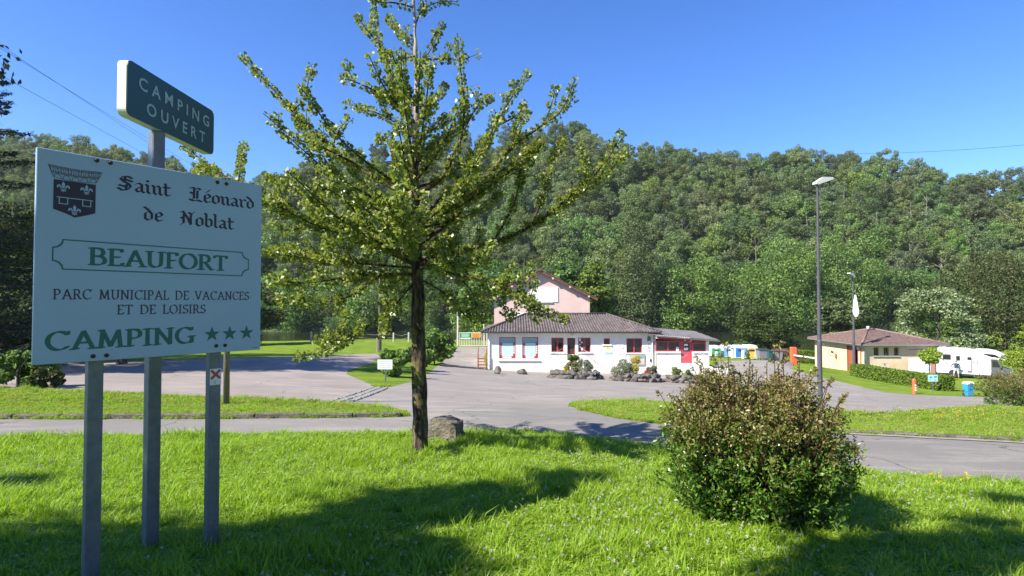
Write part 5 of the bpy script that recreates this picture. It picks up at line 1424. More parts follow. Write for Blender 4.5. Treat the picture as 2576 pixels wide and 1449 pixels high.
def window(parent, h, nl, sill=True, glass='glass', frame='redframe', depth=.10, bars=False, y0=0.0, fw=.07):
    x0, x1, z0, z1 = h
    w_ = MB()
    fr = MB(); y1 = y0 + depth; fr.bx(x0, x0 + fw, y1, y1 + .06, z0, z1); fr.bx(x1 - fw, x1, y1, y1 + .06, z0, z1); fr.bx(x0 + fw, x1 - fw, y1, y1 + .06, z0, z0 + fw); fr.bx(x0 + fw, x1 - fw, y1, y1 + .06, z1 - fw, z1)
    wi = fr.build('window', M[frame], parent)
    for i in range(1, nl):
        xm = x0 + (x1 - x0) * i / nl; MB().bx(xm - .065, xm + .065, y1 - .01, y1 + .062, z0 + fw, z1 - fw).build('mullion', M[frame], wi)
    for i in range(nl):
        a = x0 + (x1 - x0) * i / nl; b_ = x0 + (x1 - x0) * (i + 1) / nl
        MB().bx(a + .03, b_ - .03, y1 + .022, y1 + .032, z0 + .03, z1 - .03).build('pane', M[glass], wi)
    if bars:
        for i in range(1, 4):
            xm = x0 + (x1 - x0) * i / 4; MB().tube([(xm, y0 + .04, z0), (xm, y0 + .04, z1)], .012, 5).build('bar', M[frame], wi)
    if sill: MB().bx(x0 - .14, x1 + .14, y0 - .10, y0 + .12, z0 - .10, z0 - .003, .01).build('sill', M['wall_white2'], wi)
    return wi
for i, w in enumerate(WIN):
    h = opening(w)
    if i < 2:
        wi = window(root, h, 1, sill=False, glass='blind')
        x0, x1, z0, z1 = h
        MB().bx(x0 + .10, x1 - .02, .06, .098, z0 + .02, z1 - (z1 - z0) * .28).build('poster_frame', M['redframe'], wi)
        MB().bx(x0 + .24, x1 - .22, .05, .0585, z0 + .20, z1 - (z1 - z0) * .28).build('poster', M['poster_teal'], wi)
        MB().bx(x0 + .28, x1 - .34, .048, .0498, z0 + .06, z0 + .17).build('poster_strip', M['paper'], wi)
        mb = MB()
        for k in range(4): mb.bx(x1 - .19 , x1 - .08, .048, .0598, z0 + .42 + k * .19, z0 + .56 + k * .19)
        mb.build('poster_lettering', M['paper'], wi)['kind'] = 'stuff'
        mb = MB()
        for k in range(5): mb.bx(x0 + .12, x0 + .19, .05, .0598, z0 + .32 + k * .17, z0 + .42 + k * .17)
        mb.build('poster_lettering', M['paper'], wi)['kind'] = 'stuff'
    else:
        wi = window(root, h, 1 if i == 4 else 2, sill=True, bars=(i == 4))
        if i == 3:
            x0, x1, z0, z1 = h
            for (a, b_, c, d) in [(.10, .22, .75, .95), (.24, .38, .62, .72), (.14, .24, .30, .40), (.26, .42, .12, .3), (.10, .2, .48, .56)]:
                MB().bx(x0 + a, x0 + b_, .118, .121, z0 + c * (z1 - z0), z0 + d * (z1 - z0)).build('notice', M['paper'], wi)
x0, x1 = fx_(1252), fx_(1359); z0 = fz(905)
MB().bx(x0, x1, -.12, .0, z0 - .10, z0 - .02, .01).build('sill', M['wall_white2'], root)
# door with leaf ajar, dark inside
x0, x1, z0, z1 = opening(DOOR)
fr = MB().bx(x0, x0 + .06, .10, .20, z0, z1).bx(x1 - .06, x1, .10, .20, z0, z1).bx(x0 + .06, x1 - .06, .10, .20, z1 - .06, z1).build('door_frame', M['reddark'], root)
dl = MB().bx(x0 + .07, x1 - .07, .16, .20, z0 + .01, z1 - .07).build('door', flat('door_brown', (.07, .03, .028), .4), root)
MB().bx(x0 + .13, x1 - .13, .154, .1598, z0 + .95, z1 - .16).build('pane', M['glass'], dl)
MB().bx(x0 + .06, x1 - .06, .12, .15, z0 + .42, z0 + .47).build('push_bar', M['wall_white2'], dl)
# steps, landing and handrails
st = MB().bx(x0 - .55, x1 + .55, -1.25, -.002, ZB1 - .5, z0 - .01)
for k in range(4): st.bx(x0 - .55, x1 + .55, -1.25 - .28 * (k + 1), -1.251 - .28 * k, ZB1 - .5, z0 - .18 * (k + 1))
st.build('steps', M['wall_white'], root)
def rail(pts, parent, mat='rail', r_=.022):
    mb = MB(); mb.tube(pts, r_, 6); return mb.build('handrail', M[mat], parent)
zg = terr(fx_(1400), BY - 2.2)
for sx, e in ((x0 - .5, -1), (x1 + .5, 1)):
    rail([(sx + e * .0, -.05, z0 + .98), (sx, -.35, z0 + .98), (sx + e * 1.05, -1.0, z0 + .52), (sx + e * 1.05, -1.0, zg - .1)], root)
for px_ in (1231, 1641): MB().tube([(fx_(px_), -.07, EZ - .02), (fx_(px_), -.07, ZB1 - .2)], .045, 8).build('down_pipe', M['wall_white2'], root)
# round lamp over the door
mb = MB().lathe([(.13, 0), (.13, .05), (.09, .10), (.02, .13)], 12); mb.v = [(v[0] + fx_(1440), -v[2] - .001, v[1] + fz(840.5)) for v in mb.v]; mb.build('bulkhead_lamp', flat('lamp_glass', (.5, .48, .42), .3), root)
# roof: hipped, corrugated sheets with real waves
def corrugated(mb, e0, e1, r0, r1, pitch=.235, amp=.045, rows=5, thick=.03):
    """sheet between eave line e0-e1 and ridge line r0-r1 with waves running down the slope"""
    e0, e1, r0, r1 = map(np.array, (e0, e1, r0, r1)); L = np.linalg.norm(e1 - e0); n = max(2, int(L / pitch) * 6)
    up = np.cross(e1 - e0, r0 - e0); up = up / np.linalg.norm(up); up = up if up[2] > 0 else -up
    ed = (e1 - e0) / L
    ra, rb_ = (r0 - e0) @ ed / L, (r1 - e0) @ ed / L     # where the ridge starts and ends along the eave
    slope = (r0 - e0) - ed * ((r0 - e0) @ ed)
    cols = []
    for i in range(n + 1):
        s_ = i / n
        if ra > 1e-6 and s_ < ra: top = s_ / ra
        elif rb_ < 1 - 1e-6 and s_ > rb_: top = (1 - s_) / (1 - rb_)
        else: top = 1.0
        w_ = amp * math.sin(2 * math.pi * s_ * L / pitch)
        cols.append([tuple(e0 + ed * s_ * L + slope * top * j / rows + up * (w_ + .004 * (rows - j))) for j in range(rows + 1)])
    k = len(mb.v)
    for c in cols: mb.v += [tuple(map(float, p)) for p in c]
    m_ = rows + 1
    for i in range(n):
        for j in range(rows):
            mb.f.append((k + i * m_ + j, k + (i + 1) * m_ + j, k + (i + 1) * m_ + j + 1, k + i * m_ + j + 1)); mb.m.append(mb.mi)
ov = .55
ex0, ex1 = X0 - .55, X1 + .35
ridge_y = 5.4; RZ = fz(790, BY + ridge_y)
rx0, rx1 = fx_(1322, BY + ridge_y), fx_(1525, BY + ridge_y)
mb = MB(); ez = EZ + .06
corrugated(mb, (ex0, -ov, ez), (ex1, -ov, ez), (rx0, ridge_y, RZ), (rx1, ridge_y, RZ))
corrugated(mb, (ex1, -ov, ez), (ex1, 11.3, ez), (rx1, ridge_y, RZ), (rx1, ridge_y + .01, RZ))
corrugated(mb, (ex0, 11.3, ez), (ex0, -ov, ez), (rx0, ridge_y + .01, RZ), (rx0, ridge_y, RZ))
corrugated(mb, (ex1, 11.3, ez), (ex0, 11.3, ez), (rx1, ridge_y, RZ), (rx0, ridge_y, RZ))
roof = mb.build('roof', M['corr'], root, fix=False)
MB().bx(ex0 + .05, ex1 - .05, -ov + .06, 11.2, EZ - .005, EZ + .012).build('soffit', flat('soffit_grey', (.42, .40, .38), .8), root)
MB().bx(ex0, ex1, -ov - .012, -ov + .02, EZ - .05, EZ + .07).build('fascia', M['metal_dark'], root)
mb = MB()
for a, b_ in (((rx0, ridge_y, RZ + .05), (rx1, ridge_y, RZ + .05)), ((ex0, -ov, ez + .05), (rx0, ridge_y, RZ + .05)), ((ex1, -ov, ez + .05), (rx1, ridge_y, RZ + .05))):
    mb2 = MB(); mb2.tube([a, tuple((np.array(a) + np.array(b_)) / 2), b_], .085, 8); mb2.build('ridge_cap', M['corr'], roof, smooth=True)
# notices on the wall
def wall_sign(name, px0, px1, py0, py1, mat, parent, y=-.02, Y=BY):
    return MB().bx(fx_(px0, Y), fx_(px1, Y), y, -.001, fz(py1, Y), fz(py0, Y), .004).build(name, mat, parent)
ps = wall_sign('poster', 1521, 1541, 869.5, 891, M['paper'], root)
pc = np.array([fx_(1529), fz(876)]); mb = MB(); mb.v = []; mb.prism([(pc[0] + .17 * math.cos(a), pc[1] + .15 * math.sin(a)) for a in np.linspace(0, 6.28, 17)[:-1]], -.026, -.0212, lambda a, b_, h: (a, h, b_)); mb.build('yellow_sun', flat('poster_yellow', (.80, .66, .06), .5), ps)
MB().bx(fx_(1522), fx_(1540), -.026, -.0212, fz(889.5), fz(886.5)).build('blue_strip', flat('poster_blue', (.20, .45, .55), .5), ps)
pd = wall_sign('poster', 1551, 1569, 867, 892, M['paper'], root)
mb = MB(); rs = np.random.RandomState(3)
for k in range(18):
    a = rs.uniform(0, 6.28); c = np.array([fx_(1560) + .28 * math.cos(a), fz(878) + .30 * math.sin(a)]); mb.bx(c[0] - .035, c[0] + .035, -.026, -.0212, c[1] - .02, c[1] + .02)
mb.bx(fx_(1553), fx_(1567), -.026, -.0212, fz(890), fz(889.2)); mb.build('drawing', flat('print_grey', (.42, .40, .44), .6), pd)['kind'] = 'stuff'
gs = wall_sign('label_plate', 1628.5, 1637, 849, 860, flat('plate_green', (.02, .20, .12), .4), root)
mb = MB(); mb.prism([(fx_(1632.7) + .12 * math.cos(a), fz(849) + .12 * math.sin(a)) for a in np.linspace(0, math.pi, 9)], -.02, -.001, lambda a, b_, h: (a, h, b_)); mb.build('plate_top', gs.data.materials[0], gs)
MB().bx(fx_(1629), fx_(1636.5), -.026, -.0212, fz(859.5), fz(857.5)).build('plate_strip', M['paper'], gs)
for (a, b_, c, d) in [(1630, 1636, 864, 868), (1630, 1636, 871, 877), (1631, 1635.5, 880, 885)]:
    MB().bx(fx_(a), fx_(b_), -.015, -.001, fz(d), fz(c)).build('notice', flat('notice_grey', (.40, .39, .40), .6), root)
MB().bx(fx_(1634.5), fx_(1639), -.08, -.001, fz(910), fz(903), .01).build('letter_box', M['metal_dark'], root)
nb = wall_sign('notice_board', 1573, 1622, 892, 919, flat('board_frame_grey', (.34, .36, .35), .4), root, -.07)
for (a, b_, c, d, mt) in [(1575, 1583, 894, 916, M['paper']), (1584, 1600, 894, 916, flat('map_tan', (.52, .46, .36), .6)), (1601, 1608.5, 894, 916, flat('map_beige', (.60, .52, .42), .6)), (1610, 1620, 895, 901, flat('map_teal', (.16, .40, .38), .5)), (1610, 1620, 902, 916, flat('map_sand', (.58, .50, .40), .6))]:
    MB().bx(fx_(a), fx_(b_), -.078, -.0702, fz(d), fz(c)).build('sheet', mt, nb)

# ------------------------------------------------------------------ pink gabled house behind
HY = BY + 6.6
hx0, hx1 = fx_(1243, HY), fx_(1484, HY); hp = fx_(1359, HY)
zt = fz(681, HY); ze0 = zt - (zt - fz(750, HY)) * (hp - hx0) / (fx_(1497, HY) - hp); ze1 = zt - (zt - fz(750, HY)) * (hx1 - hp) / (fx_(1497, HY) - hp)
hb = -4.5; HD = 9.0
house = thing('gabled_house', 'pink rendered house with red tiled gable rising behind the reception building', 'house', (0, HY, 0))
mb = MB()
win = (fx_(1335, HY), fx_(1404, HY), fz(760, HY), fz(723, HY))
prof = [(hx0, hb), (hx1, hb), (hx1, ze1), (hp, zt), (hx0, ze0)]
mb.prism(prof, 0.0, HD, lambda a, b_, h: (a, h, b_)); mb.build('wall', M['wall_pink'], house)
sl = (zt - fz(750, HY)) / (fx_(1497, HY) - hp)
def slope_roof(sgn):
    xe = fx_(1502, HY) if sgn > 0 else hx0 - .8
    ze_ = zt - abs(xe - hp) * sl
    mb = MB(); rows = 13; L = math.hypot(xe - hp, zt - ze_)
    nx, nz_ = sl / math.hypot(1, sl) * sgn, 1 / math.hypot(1, sl)
    for i in range(rows):        # courses of tiles, each lapping the one below
        t0, t1 = i / rows, (i + 1.12) / rows
        a = (hp + (xe - hp) * t0, zt + (ze_ - zt) * t0 + .03); b_ = (hp + (xe - hp) * min(t1, 1.01), zt + (ze_ - zt) * min(t1, 1.01) + .03)
        th = .05; lift = .03
        P = [(a[0], a[1]), (b_[0] + nx * lift, b_[1] + nz_ * lift), (b_[0] + nx * (lift + th), b_[1] + nz_ * (lift + th)), (a[0] + nx * th, a[1] + nz_ * th)]
        mb.prism(P, -.55 + rnd.uniform(-.01, .01), HD + .4, lambda a_, c_, h: (a_, h, c_))
    r_ = mb.build('roof', M['redtile'], house)
    MB().prism([(hp, zt - .16), (xe, ze_ - .16), (xe, ze_ + .02), (hp, zt + .02)], -.50, -.44, lambda a_, c_, h: (a_, h, c_)).build('barge_board', M['redtile'], r_)
    for k in (.22, .52, .85):
        x = hp + (xe - hp) * k; z = zt + (ze_ - zt) * k - .10
        MB().bx(x - .09, x + .09, -.52, -.001, z - .14, z + .02).build('purlin_end', M['wall_pink'], r_)
    return r_
slope_roof(1); slope_roof(-1)
mb = MB(); mb.tube([(hp, -.6, zt + .09), (hp, HD + .4, zt + .09)], .13, 10); mb.build('ridge_tiles', M['redtile'], house)
sw = MB().bx(win[0], win[1], -.06, -.001, win[2], win[3]).build('shutter', M['wall_white2'], house)
for k in range(1, 14): MB().bx(win[0] + .05, win[1] - .05, -.066, -.0601, win[2] + (win[3] - win[2]) * k / 14 - .012, win[2] + (win[3] - win[2]) * k / 14 + .012).build('slat_joint', flat('shutter_joint', (.70, .69, .68), .6) if k == 1 else sw.children[0].data.materials[0], sw)
MB().bx(win[0] - .1, win[1] - .5, -.10, -.001, win[2] - .10, win[2] - .012).build('sill', M['concrete'], house)
MB().bx(fx_(1300, HY), fx_(1352, HY), -.05, -.001, fz(830, HY), fz(786, HY)).build('shutter', M['wall_white2'], house)

# ------------------------------------------------------------------ annexe with red glazing
AY = 48.6
an = thing('annexe', 'red glazed annexe with sloping grey roof joined to the right of the reception', 'building', (0, AY, 0))
def ax_(px): return fx_(px, AY)
def az(py): return fz(py, AY)
ax0, ax1 = X1 + .02, ax_(1784); zg = terr(ax1, AY)
gl0, gl1 = ax_(1649), ax_(1776)
top0, top1 = az(846), az(855)
tops = lambda x: top0 + (top1 - top0) * (x - ax0) / (ax1 - ax0)
zs_ = az(885)
dx0, dx1 = ax_(1713), ax_(1741); dz0 = az(914)
mb = MB(); mb.bx(ax0, dx0, 0, .25, zg - .6, zs_); mb.bx(dx1, ax1, 0, .25, zg - .6, zs_); mb.bx(dx0, dx1, 0, .25, zg - .6, dz0)
mb.prism([(gl1, zs_ + .001), (ax1, zs_ + .001), (ax1, tops(ax1)), (gl1, tops(gl1))], 0, .25, lambda a, b_, h: (a, h, b_))
mb.bx(ax1 - .25, ax1, .251, 7, zg - .6, tops(ax1) - .02); mb.bx(ax0, ax1 - .26, 6.75, 7, zg - .6, top1); mb.build('wall', M['wall_white'], an)
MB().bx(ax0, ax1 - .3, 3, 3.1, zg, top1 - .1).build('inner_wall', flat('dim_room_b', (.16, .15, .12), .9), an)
MB().prism([(ax0, tops(ax0) - .24), (gl1, tops(gl1) - .24), (gl1, tops(gl1)), (ax0, tops(ax0))], .02, .14, lambda a, b_, h: (a, h, b_)).build('lintel', M['reddark'], an)
def glaz(a, b_, nl):
    h = (a, b_, zs_ + .02, tops(b_) - .25)
    wi = window(an, h, nl, sill=False, depth=.04, fw=.09)
    MB().bx(a - .04, b_ + .04, -.10, .02, zs_ - .10, zs_ + .018, .01).build('sill', M['wall_white2'], wi)
    return wi
w1 = glaz(gl0, dx0 - .05, 2); w2 = glaz(dx1 + .05, gl1, 1)
MB().bx(ax_(1701), ax_(1708), .035, .0398, az(883), az(873)).build('notice', M['paper'], w1)
mb = MB().bx(dx0 - .05, dx0 + .06, .03, .13, dz0, tops(dx0) - .25).bx(dx1 - .06, dx1 + .05, .03, .13, dz0, tops(dx1) - .25).bx(dx0 + .06, dx1 - .06, .03, .13, az(858), az(855.5)).build('door_frame', M['redframe'], an)
dr = MB().bx(dx0 + .07, dx1 - .07, .06, .11, dz0 + .01, az(859), .004).build('door', flat('door_red', (.50, .065, .085), .45), an)
MB().bx(dx0 + .18, dx1 - .18, .05, .0598, az(884), az(862)).build('pane', M['glass'], dr)
MB().bx(dx0 + .26, dx0 + .62, .044, .0498, az(881), az(875)).build('notice', M['paper'], dr)
MB().bx(dx0 + .28, dx0 + .60, .044, .0498, az(870), az(865.5)).build('notice', M['paper'], dr)
MB().tube([(dx0 + .16, .02, az(893)), (dx0 + .16, .02, az(890))], .02, 6).build('handle', M['metal_dark'], dr)
mb = MB(); corrugated(mb, (ax0 - .75, -.5, tops(ax0) + .16), (ax1 + .8, -.5, tops(ax1) - .02), (ax0 - .75, 4.2, tops(ax0) + .66), (ax1 + .1, 4.2, tops(ax1) + .50), pitch=.18, amp=.02)
ro = mb.build('roof', M['corr2'], an, fix=False)
MB().prism([(ax0 - .3, tops(ax0) + .0), (ax1 + .75, tops(ax1) - .13), (ax1 + .75, tops(ax1) - .02), (ax0 - .3, tops(ax0) + .12)], -.52, -.47, lambda a, b_, h: (a, h, b_)).build('gutter', M['corr2'], ro)
for p in (1654, 1722, 1737, 1777):
    mb = MB().lathe([(.05, 0), (.07, .05), (.03, .1)], 8); mb.v = [(v[0] + ax_(p), v[1] - .12, v[2] + tops(ax_(p)) - .2) for v in mb.v]; mb.build('spot_lamp', M['paper'], an)
# landing, steps and rail at the annexe door
st = MB().bx(dx0 - .3, dx1 + 1.0, -1.3, -.002, zg - .6, dz0 - .01)
for k in range(5): st.bx(dx1 + 1.001 + .28 * k, dx1 + 1.28 + .28 * k, -1.3, -.002, zg - .6, dz0 - .17 * (k + 1))
st.build('steps', M['wall_white'], an)
MB().bx(dx1 + .62, dx1 + 2.5, -1.42, -1.301, zg - .6, dz0 - .25).build('step_wall', M['wall_white'], an)
rail([(dx0 + .25, -1.0, dz0 + .85), (dx0 - 1.3, -1.2, dz0 - .02), (dx0 - 1.3, -1.2, zg - .2)], an); rail([(dx1 + .05, -1.0, dz0), (dx1 + .05, -1.0, dz0 + .88), (dx1 + .5, -1.0, dz0 + .88), (dx1 + .7, -1.25, dz0 + .75), (dx1 + .7, -1.25, dz0 - .1)], an)
for (a, b_) in ((1675, 893), (1752, 890)):
    MB().bx(ax_(a), ax_(a) + .14, -.02, -.001, az(b_), az(b_) + .05).build('vent', M['rail'], an)

# ------------------------------------------------------------------ red stair rail left of the reception, gate, planters, rocks
M['orange_red'] = flat('orange_red_paint', (.26, .075, .05), .6)
g = np.array([fx_(1213), BY - .3]); zb = terr(*g)
rr_ = thing('metal_steps', 'small orange red metal stair with railing at the left end of the reception', 'stairs', (g[0], g[1], zb))
hgt = fz(888) - zb
for k in range(4): MB().bx(-.38, .38, .3 * k, .3 * k + .28, .22 * k + .10, .22 * k + .16).build('tread', M['orange_red'], rr_)
for x in (-.36, .36):
    MB().tube([(x, 0, -.2), (x, 0, hgt)], .025, 6).build('rail_post', M['orange_red'], rr_); MB().tube([(x, 0, hgt), (x, 1.1, hgt + .5)], .022, 6).build('handrail', M['orange_red'], rr_); MB().tube([(x, 1.1, -.2), (x, 1.1, hgt + .5)], .025, 6).build('rail_post', M['orange_red'], rr_)
    MB().tube([(x, 0, .5), (x, 1.1, 1.0)], .018, 6).build('mid_rail', M['orange_red'], rr_)
for k in range(3): MB().tube([(-.36, 0, .35 + .3 * k), (.36, 0, .35 + .3 * k)], .016, 5).build('cross_rail', M['orange_red'], rr_)

GYY = 69.0
gx0, gx1 = W(1154, 850, GYY)[0], W(1226, 850, GYY)[0]; gz0 = W(1190, 872, GYY)[2]; gz1 = W(1190, 836, GYY)[2]; pz = W(1154, 792, GYY)[2]
M['gate_paint'] = flat('gate_cream', (.62, .58, .52), .5)
gt = thing('gate', 'cream barred metal gate under a tall frame at the end of the drive', 'gate', ((gx0 + gx1) / 2, GYY, gz0))
hw = (gx1 - gx0) / 2; H = gz1 - gz0
mb = MB().bx(-hw, hw, -.03, .03, .08, .16).bx(-hw, hw, -.03, .03, H - .08, H).bx(-hw, -hw + .07, -.035, .035, .08, H).bx(hw - .07, hw, -.035, .035, .08, H); mb.build('gate_frame', M['gate_paint'], gt)
for k in range(17):
    x = -hw + .12 + (2 * hw - .24) * k / 16; MB().bx(x - .028, x + .028, -.02, .02, .16, H - .08).build('bar', M['gate_paint'], gt)
MB().bx(-hw - .22, -hw - .06, -.1, .1, -.4, pz - gz0).build('gate_post', M['gate_paint'], gt)
MB().bx(hw - .5, hw - .38, .12, .24, -.4, pz - gz0 - .1).build('gate_post', M['gate_paint'], gt)
MB().bx(-hw - .22, hw, .0, .1, pz - gz0, pz - gz0 + .14).build('top_beam', M['gate_paint'], gt)
for (a, b_, mt, nm) in ((1159, 1183, flat('gate_sign_green', (.03, .35, .16), .5), 'green_sign'), (1187, 1209, flat('gate_sign_orange', (.80, .35, .03), .5), 'orange_sign')):
    xa, xb = W(a, 850, GYY)[0] - (gx0 + gx1) / 2, W(b_, 850, GYY)[0] - (gx0 + gx1) / 2
    o = MB().bx(xa, xb, -.06, -.0351, H - .66 if nm[0] == 'g' else H - .62, H - .12).build(nm, mt, gt)
    if nm[0] == 'g':
        MB().bx(xa - .05, xb + .05, -.05, -.0352, H - .80, H - .66).build('white_border', M['paper'], o)
    mb = MB()
    for k in range(4): mb.bx(xa + .12, xb - .12 - .1 * (k % 2), -.066, -.0601, H - .22 - .10 * k, H - .19 - .10 * k)
    mb.build('print_lines', M['paper'] if nm[0] == 'g' else M['metal_dark'], o)['kind'] = 'stuff'

# river fence: concrete posts and a wire
M['fpost'] = flat('fence_concrete', (.46, .43, .36), .8)
FP = [(783, 860), (821, 860), (860, 859), (889, 857), (990, 862), (1028, 861), (1058, 863)]
tops_ = []
for i, (px, py) in enumerate(FP):
    p = W(px, py, 71.5); p[2] = terr(p[0], p[1])
    h = W(px, py - 25, 71.5)[2] - p[2]
    tops_.append((p, h))
fence = thing('wire_fence', 'low fence of pale posts and sagging wire along the near river bank', 'fence', tops_[0][0])
for p, h in tops_:
    q = p - tops_[0][0]; mb = MB(); mb.box((q[0], q[1], q[2] + h / 2 - .1), (.19, .19, h + .2), 0, .02); mb.build('post', M['fpost'], fence)
for i in range(len(tops_) - 1):
    a = tops_[i][0] - tops_[0][0]; b_ = tops_[i + 1][0] - tops_[0][0]
    for fz_ in (.85, .45):
        A_ = a + [0, 0, tops_[i][1] * fz_]; B_ = b_ + [0, 0, tops_[i + 1][1] * fz_]; m_ = (A_ + B_) / 2 - [0, 0, .22]
        MB().tube([A_, m_, B_], .018, 4).build('wire', M['rail'], fence)

# boulders on the forecourt
for (px, py, w_, h_, sd, lab) in [(1252, 941, 25, 20, 5, 'upright grey boulder left in front of the reception windows'), (1314, 942, 27, 16, 9, 'low grey boulder right in front of the reception windows')]:
    g = G(px, py); k = g[1] / FPX
    me = rock(sd, (w_ * k / 2 * 1.05, w_ * k / 2 * .8, h_ * k * .62)); me.materials.append(M['rock_grey'])
    o = link_mesh('boulder', me, None, (g[0], g[1] + .25, g[2] + h_ * k * .36)); o.rotation_euler = (0, .12 if sd == 5 else -.1, sd); tag(o, lab, 'boulder')
M['lavender'] = lm('lavender_leaves', (.10, .13, .06), (.17, .20, .10), (.26, .27, .20), trans=.2)
M['drygrass'] = lm('straw_leaves', (.14, .14, .05), (.24, .22, .10), (.36, .30, .17), trans=.3)
M['golden'] = lm('golden_conifer', (.26, .24, .01), (.42, .36, .015), (.60, .50, .04), trans=.25)
M['flower_red'] = lm('red_petals', (.35, .05, .03), (.50, .12, .06), (.60, .30, .16), trans=.3)
M['flower_yel'] = lm('yellow_petals', (.45, .42, .01), (.6, .55, .02), (.7, .62, .1), trans=.3)
def planter(name, label, px0, px1, py, depth, seed):
    a = G(px0, py); b_ = G(px1, py); c = (a + b_) / 2; c[1] += depth * .35; c[2] = terr(c[0], c[1])
    root = thing(name, label, 'rock planter', c); hw = (b_[0] - a[0]) / 2; rr = random.Random(seed)
    meshes = []
    for k in range(5):
        me = rock(seed * 7 + k, (.40, .30, .24), 2, .3, 8); me.materials.append(M['rock_grey']); meshes.append(me)
    n = 13
    for lay_ in range(2):
        for i in range(n):
            t = math.pi + math.pi * (i + .5 * lay_) / (n - 1)
            x = hw * math.cos(t) * (.95 - .10 * lay_); y_ = depth * .5 * math.sin(t) * (1 - .12 * lay_)
            o = link_mesh('stone', meshes[rr.randrange(5)], root, (x, y_, .10 + .30 * lay_ + terr(c[0] + x, c[1] + y_) - c[2])); s_ = rr.uniform(.75, 1.25)
            o.scale = (s_ * rr.uniform(.9, 1.3), s_, s_ * rr.uniform(.7, 1.1)); o.rotation_euler = (rr.uniform(-.4, .4), rr.uniform(-.4, .4), rr.uniform(0, 6.28))
    mb = MB(); mb.prism([(hw * .9 * math.cos(t), depth * .46 * math.sin(t)) for t in np.linspace(0, 2 * math.pi, 20)[:-1]], -.3, .34, lambda a_, b2, h: (a_, b2, h)); mb.build('soil', M['soil'], root)
    return root, c, hw
def plant(name, label, loc, rx, h, seed, mat, cat='plant', n=12, per=240, size=.10, conic=0, flat_=.9, group=None):
    rs = np.random.RandomState(seed); C, r = lobes_round(rs, n, rx, h / 2, h / 2, (.3, .5))
    if conic: C[:, :2] *= (1.1 - conic * np.clip(C[:, 2:] / h, 0, 1))
    r = np.minimum(r, rx * .6)
    Q = crown_cards(rs, C, r, per, size, flat=flat_, up=.3, aspect=.4)
    root = thing(name, label, cat, loc, 0, group); link_mesh('foliage', quads_mesh('foliage', Q, [mat]), root)['kind'] = 'stuff'
    MB().tube([(0, 0, -.1), (0, 0, h * .6)], .03, 5).build('stem', M['bark_dark'], root)
    return root
r1, c1, h1 = planter('rock_planter', 'rock edged flower bed before the reception door', 1388, 1508, 953, 2.6, 3)
r2, c2, h2 = planter('rock_planter', 'rock edged flower bed with the yellow conifer below the notice board', 1550, 1660, 960, 2.4, 4)
r3, c3, h3 = planter('rock_planter', 'rock edged flower bed at the annexe steps, half hidden by the big shrub', 1690, 1780, 964, 2.2, 6)
plant('ornamental_grass', 'straw coloured tuft left in the flower bed before the reception door', (c1[0] - h1 * .1, c1[1] + .1, c1[2] + .3), .85, .95, 81, M['drygrass'])
plant('ornamental_grass', 'green and straw tuft right in the flower bed before the reception door', (c1[0] + h1 * .38, c1[1] + .1, c1[2] + .3), .72, 1.15, 82, M['lavender'])
plant('shrub', 'small green bush in front of the open reception door', (c1[0] - h1 * .02, c1[1] + .5, c1[2] + .5), .42, 1.35, 83, M['hornbeam'], 'shrub')
plant('yellow_plant', 'yellow flowering plant at the front of the first flower bed', (c1[0] - h1 * .42, c1[1] - .6, c1[2] + .35), .36, .42, 84, M['flower_yel'])
plant('lavender_bush', 'round grey green lavender bush left of the yellow conifer', (c2[0] - h2 * .55, c2[1] - .1, c2[2] + .1), 1.0, 1.35, 85, M['lavender'], n=18, per=300)
plant('golden_conifer', 'narrow bright yellow conifer below the notice board', (c2[0] + h2 * .12 - .15, c2[1] + .2, c2[2] + .3), .40, 1.65, 86, M['golden'], 'shrub', n=22, per=160, size=.08)
plant('red_flowers', 'clump of red and orange flowers right of the yellow conifer', (c2[0] + h2 * .42, c2[1] - .2, c2[2] + .3), .55, .48, 87, M['flower_red'])
plant('lavender_bush', 'small grey green bush at the right end of the yellow conifer bed', (c2[0] + h2 * .66, c2[1] + .2, c2[2] + .25), .42, .95, 88, M['lavender'])
plant('ornamental_grass', 'leafy yellow green clump beside the annexe steps', (c3[0] - h3 * .2, c3[1] + .1, c3[2] + .25), .9, .95, 89, M['yellowgreen'])

# small white notice on a stake by the parking place
g = G(969, 959); k = g[1] / FPX
nt_ = thing('notice_sign', 'small white notice on a stake beside the parking place', 'sign', g)
MB().tube([(0, 0, -.2), (.02, .02, 36 * k)], .035, 6).build('stake', M['galv'], nt_)
pn = MB().bx(-18.5 * k, 18.5 * k, -.06, -.036, 30 * k, 54 * k, .005).build('panel', M['paper'], nt_)
mb = MB(); rs = np.random.RandomState(2)
for i in range(4):
    x = -15 * k
    while x < 13 * k:
        l = rs.uniform(1.5, 4) * k; mb.bx(x, min(x + l, 15 * k), -.064, -.0601, (34 + 5 * i) * k, (35.6 + 5 * i) * k); x += l + .9 * k
mb.build('print_lines', flat('print_soft', (.36, .35, .38), .6), pn)['kind'] = 'stuff'
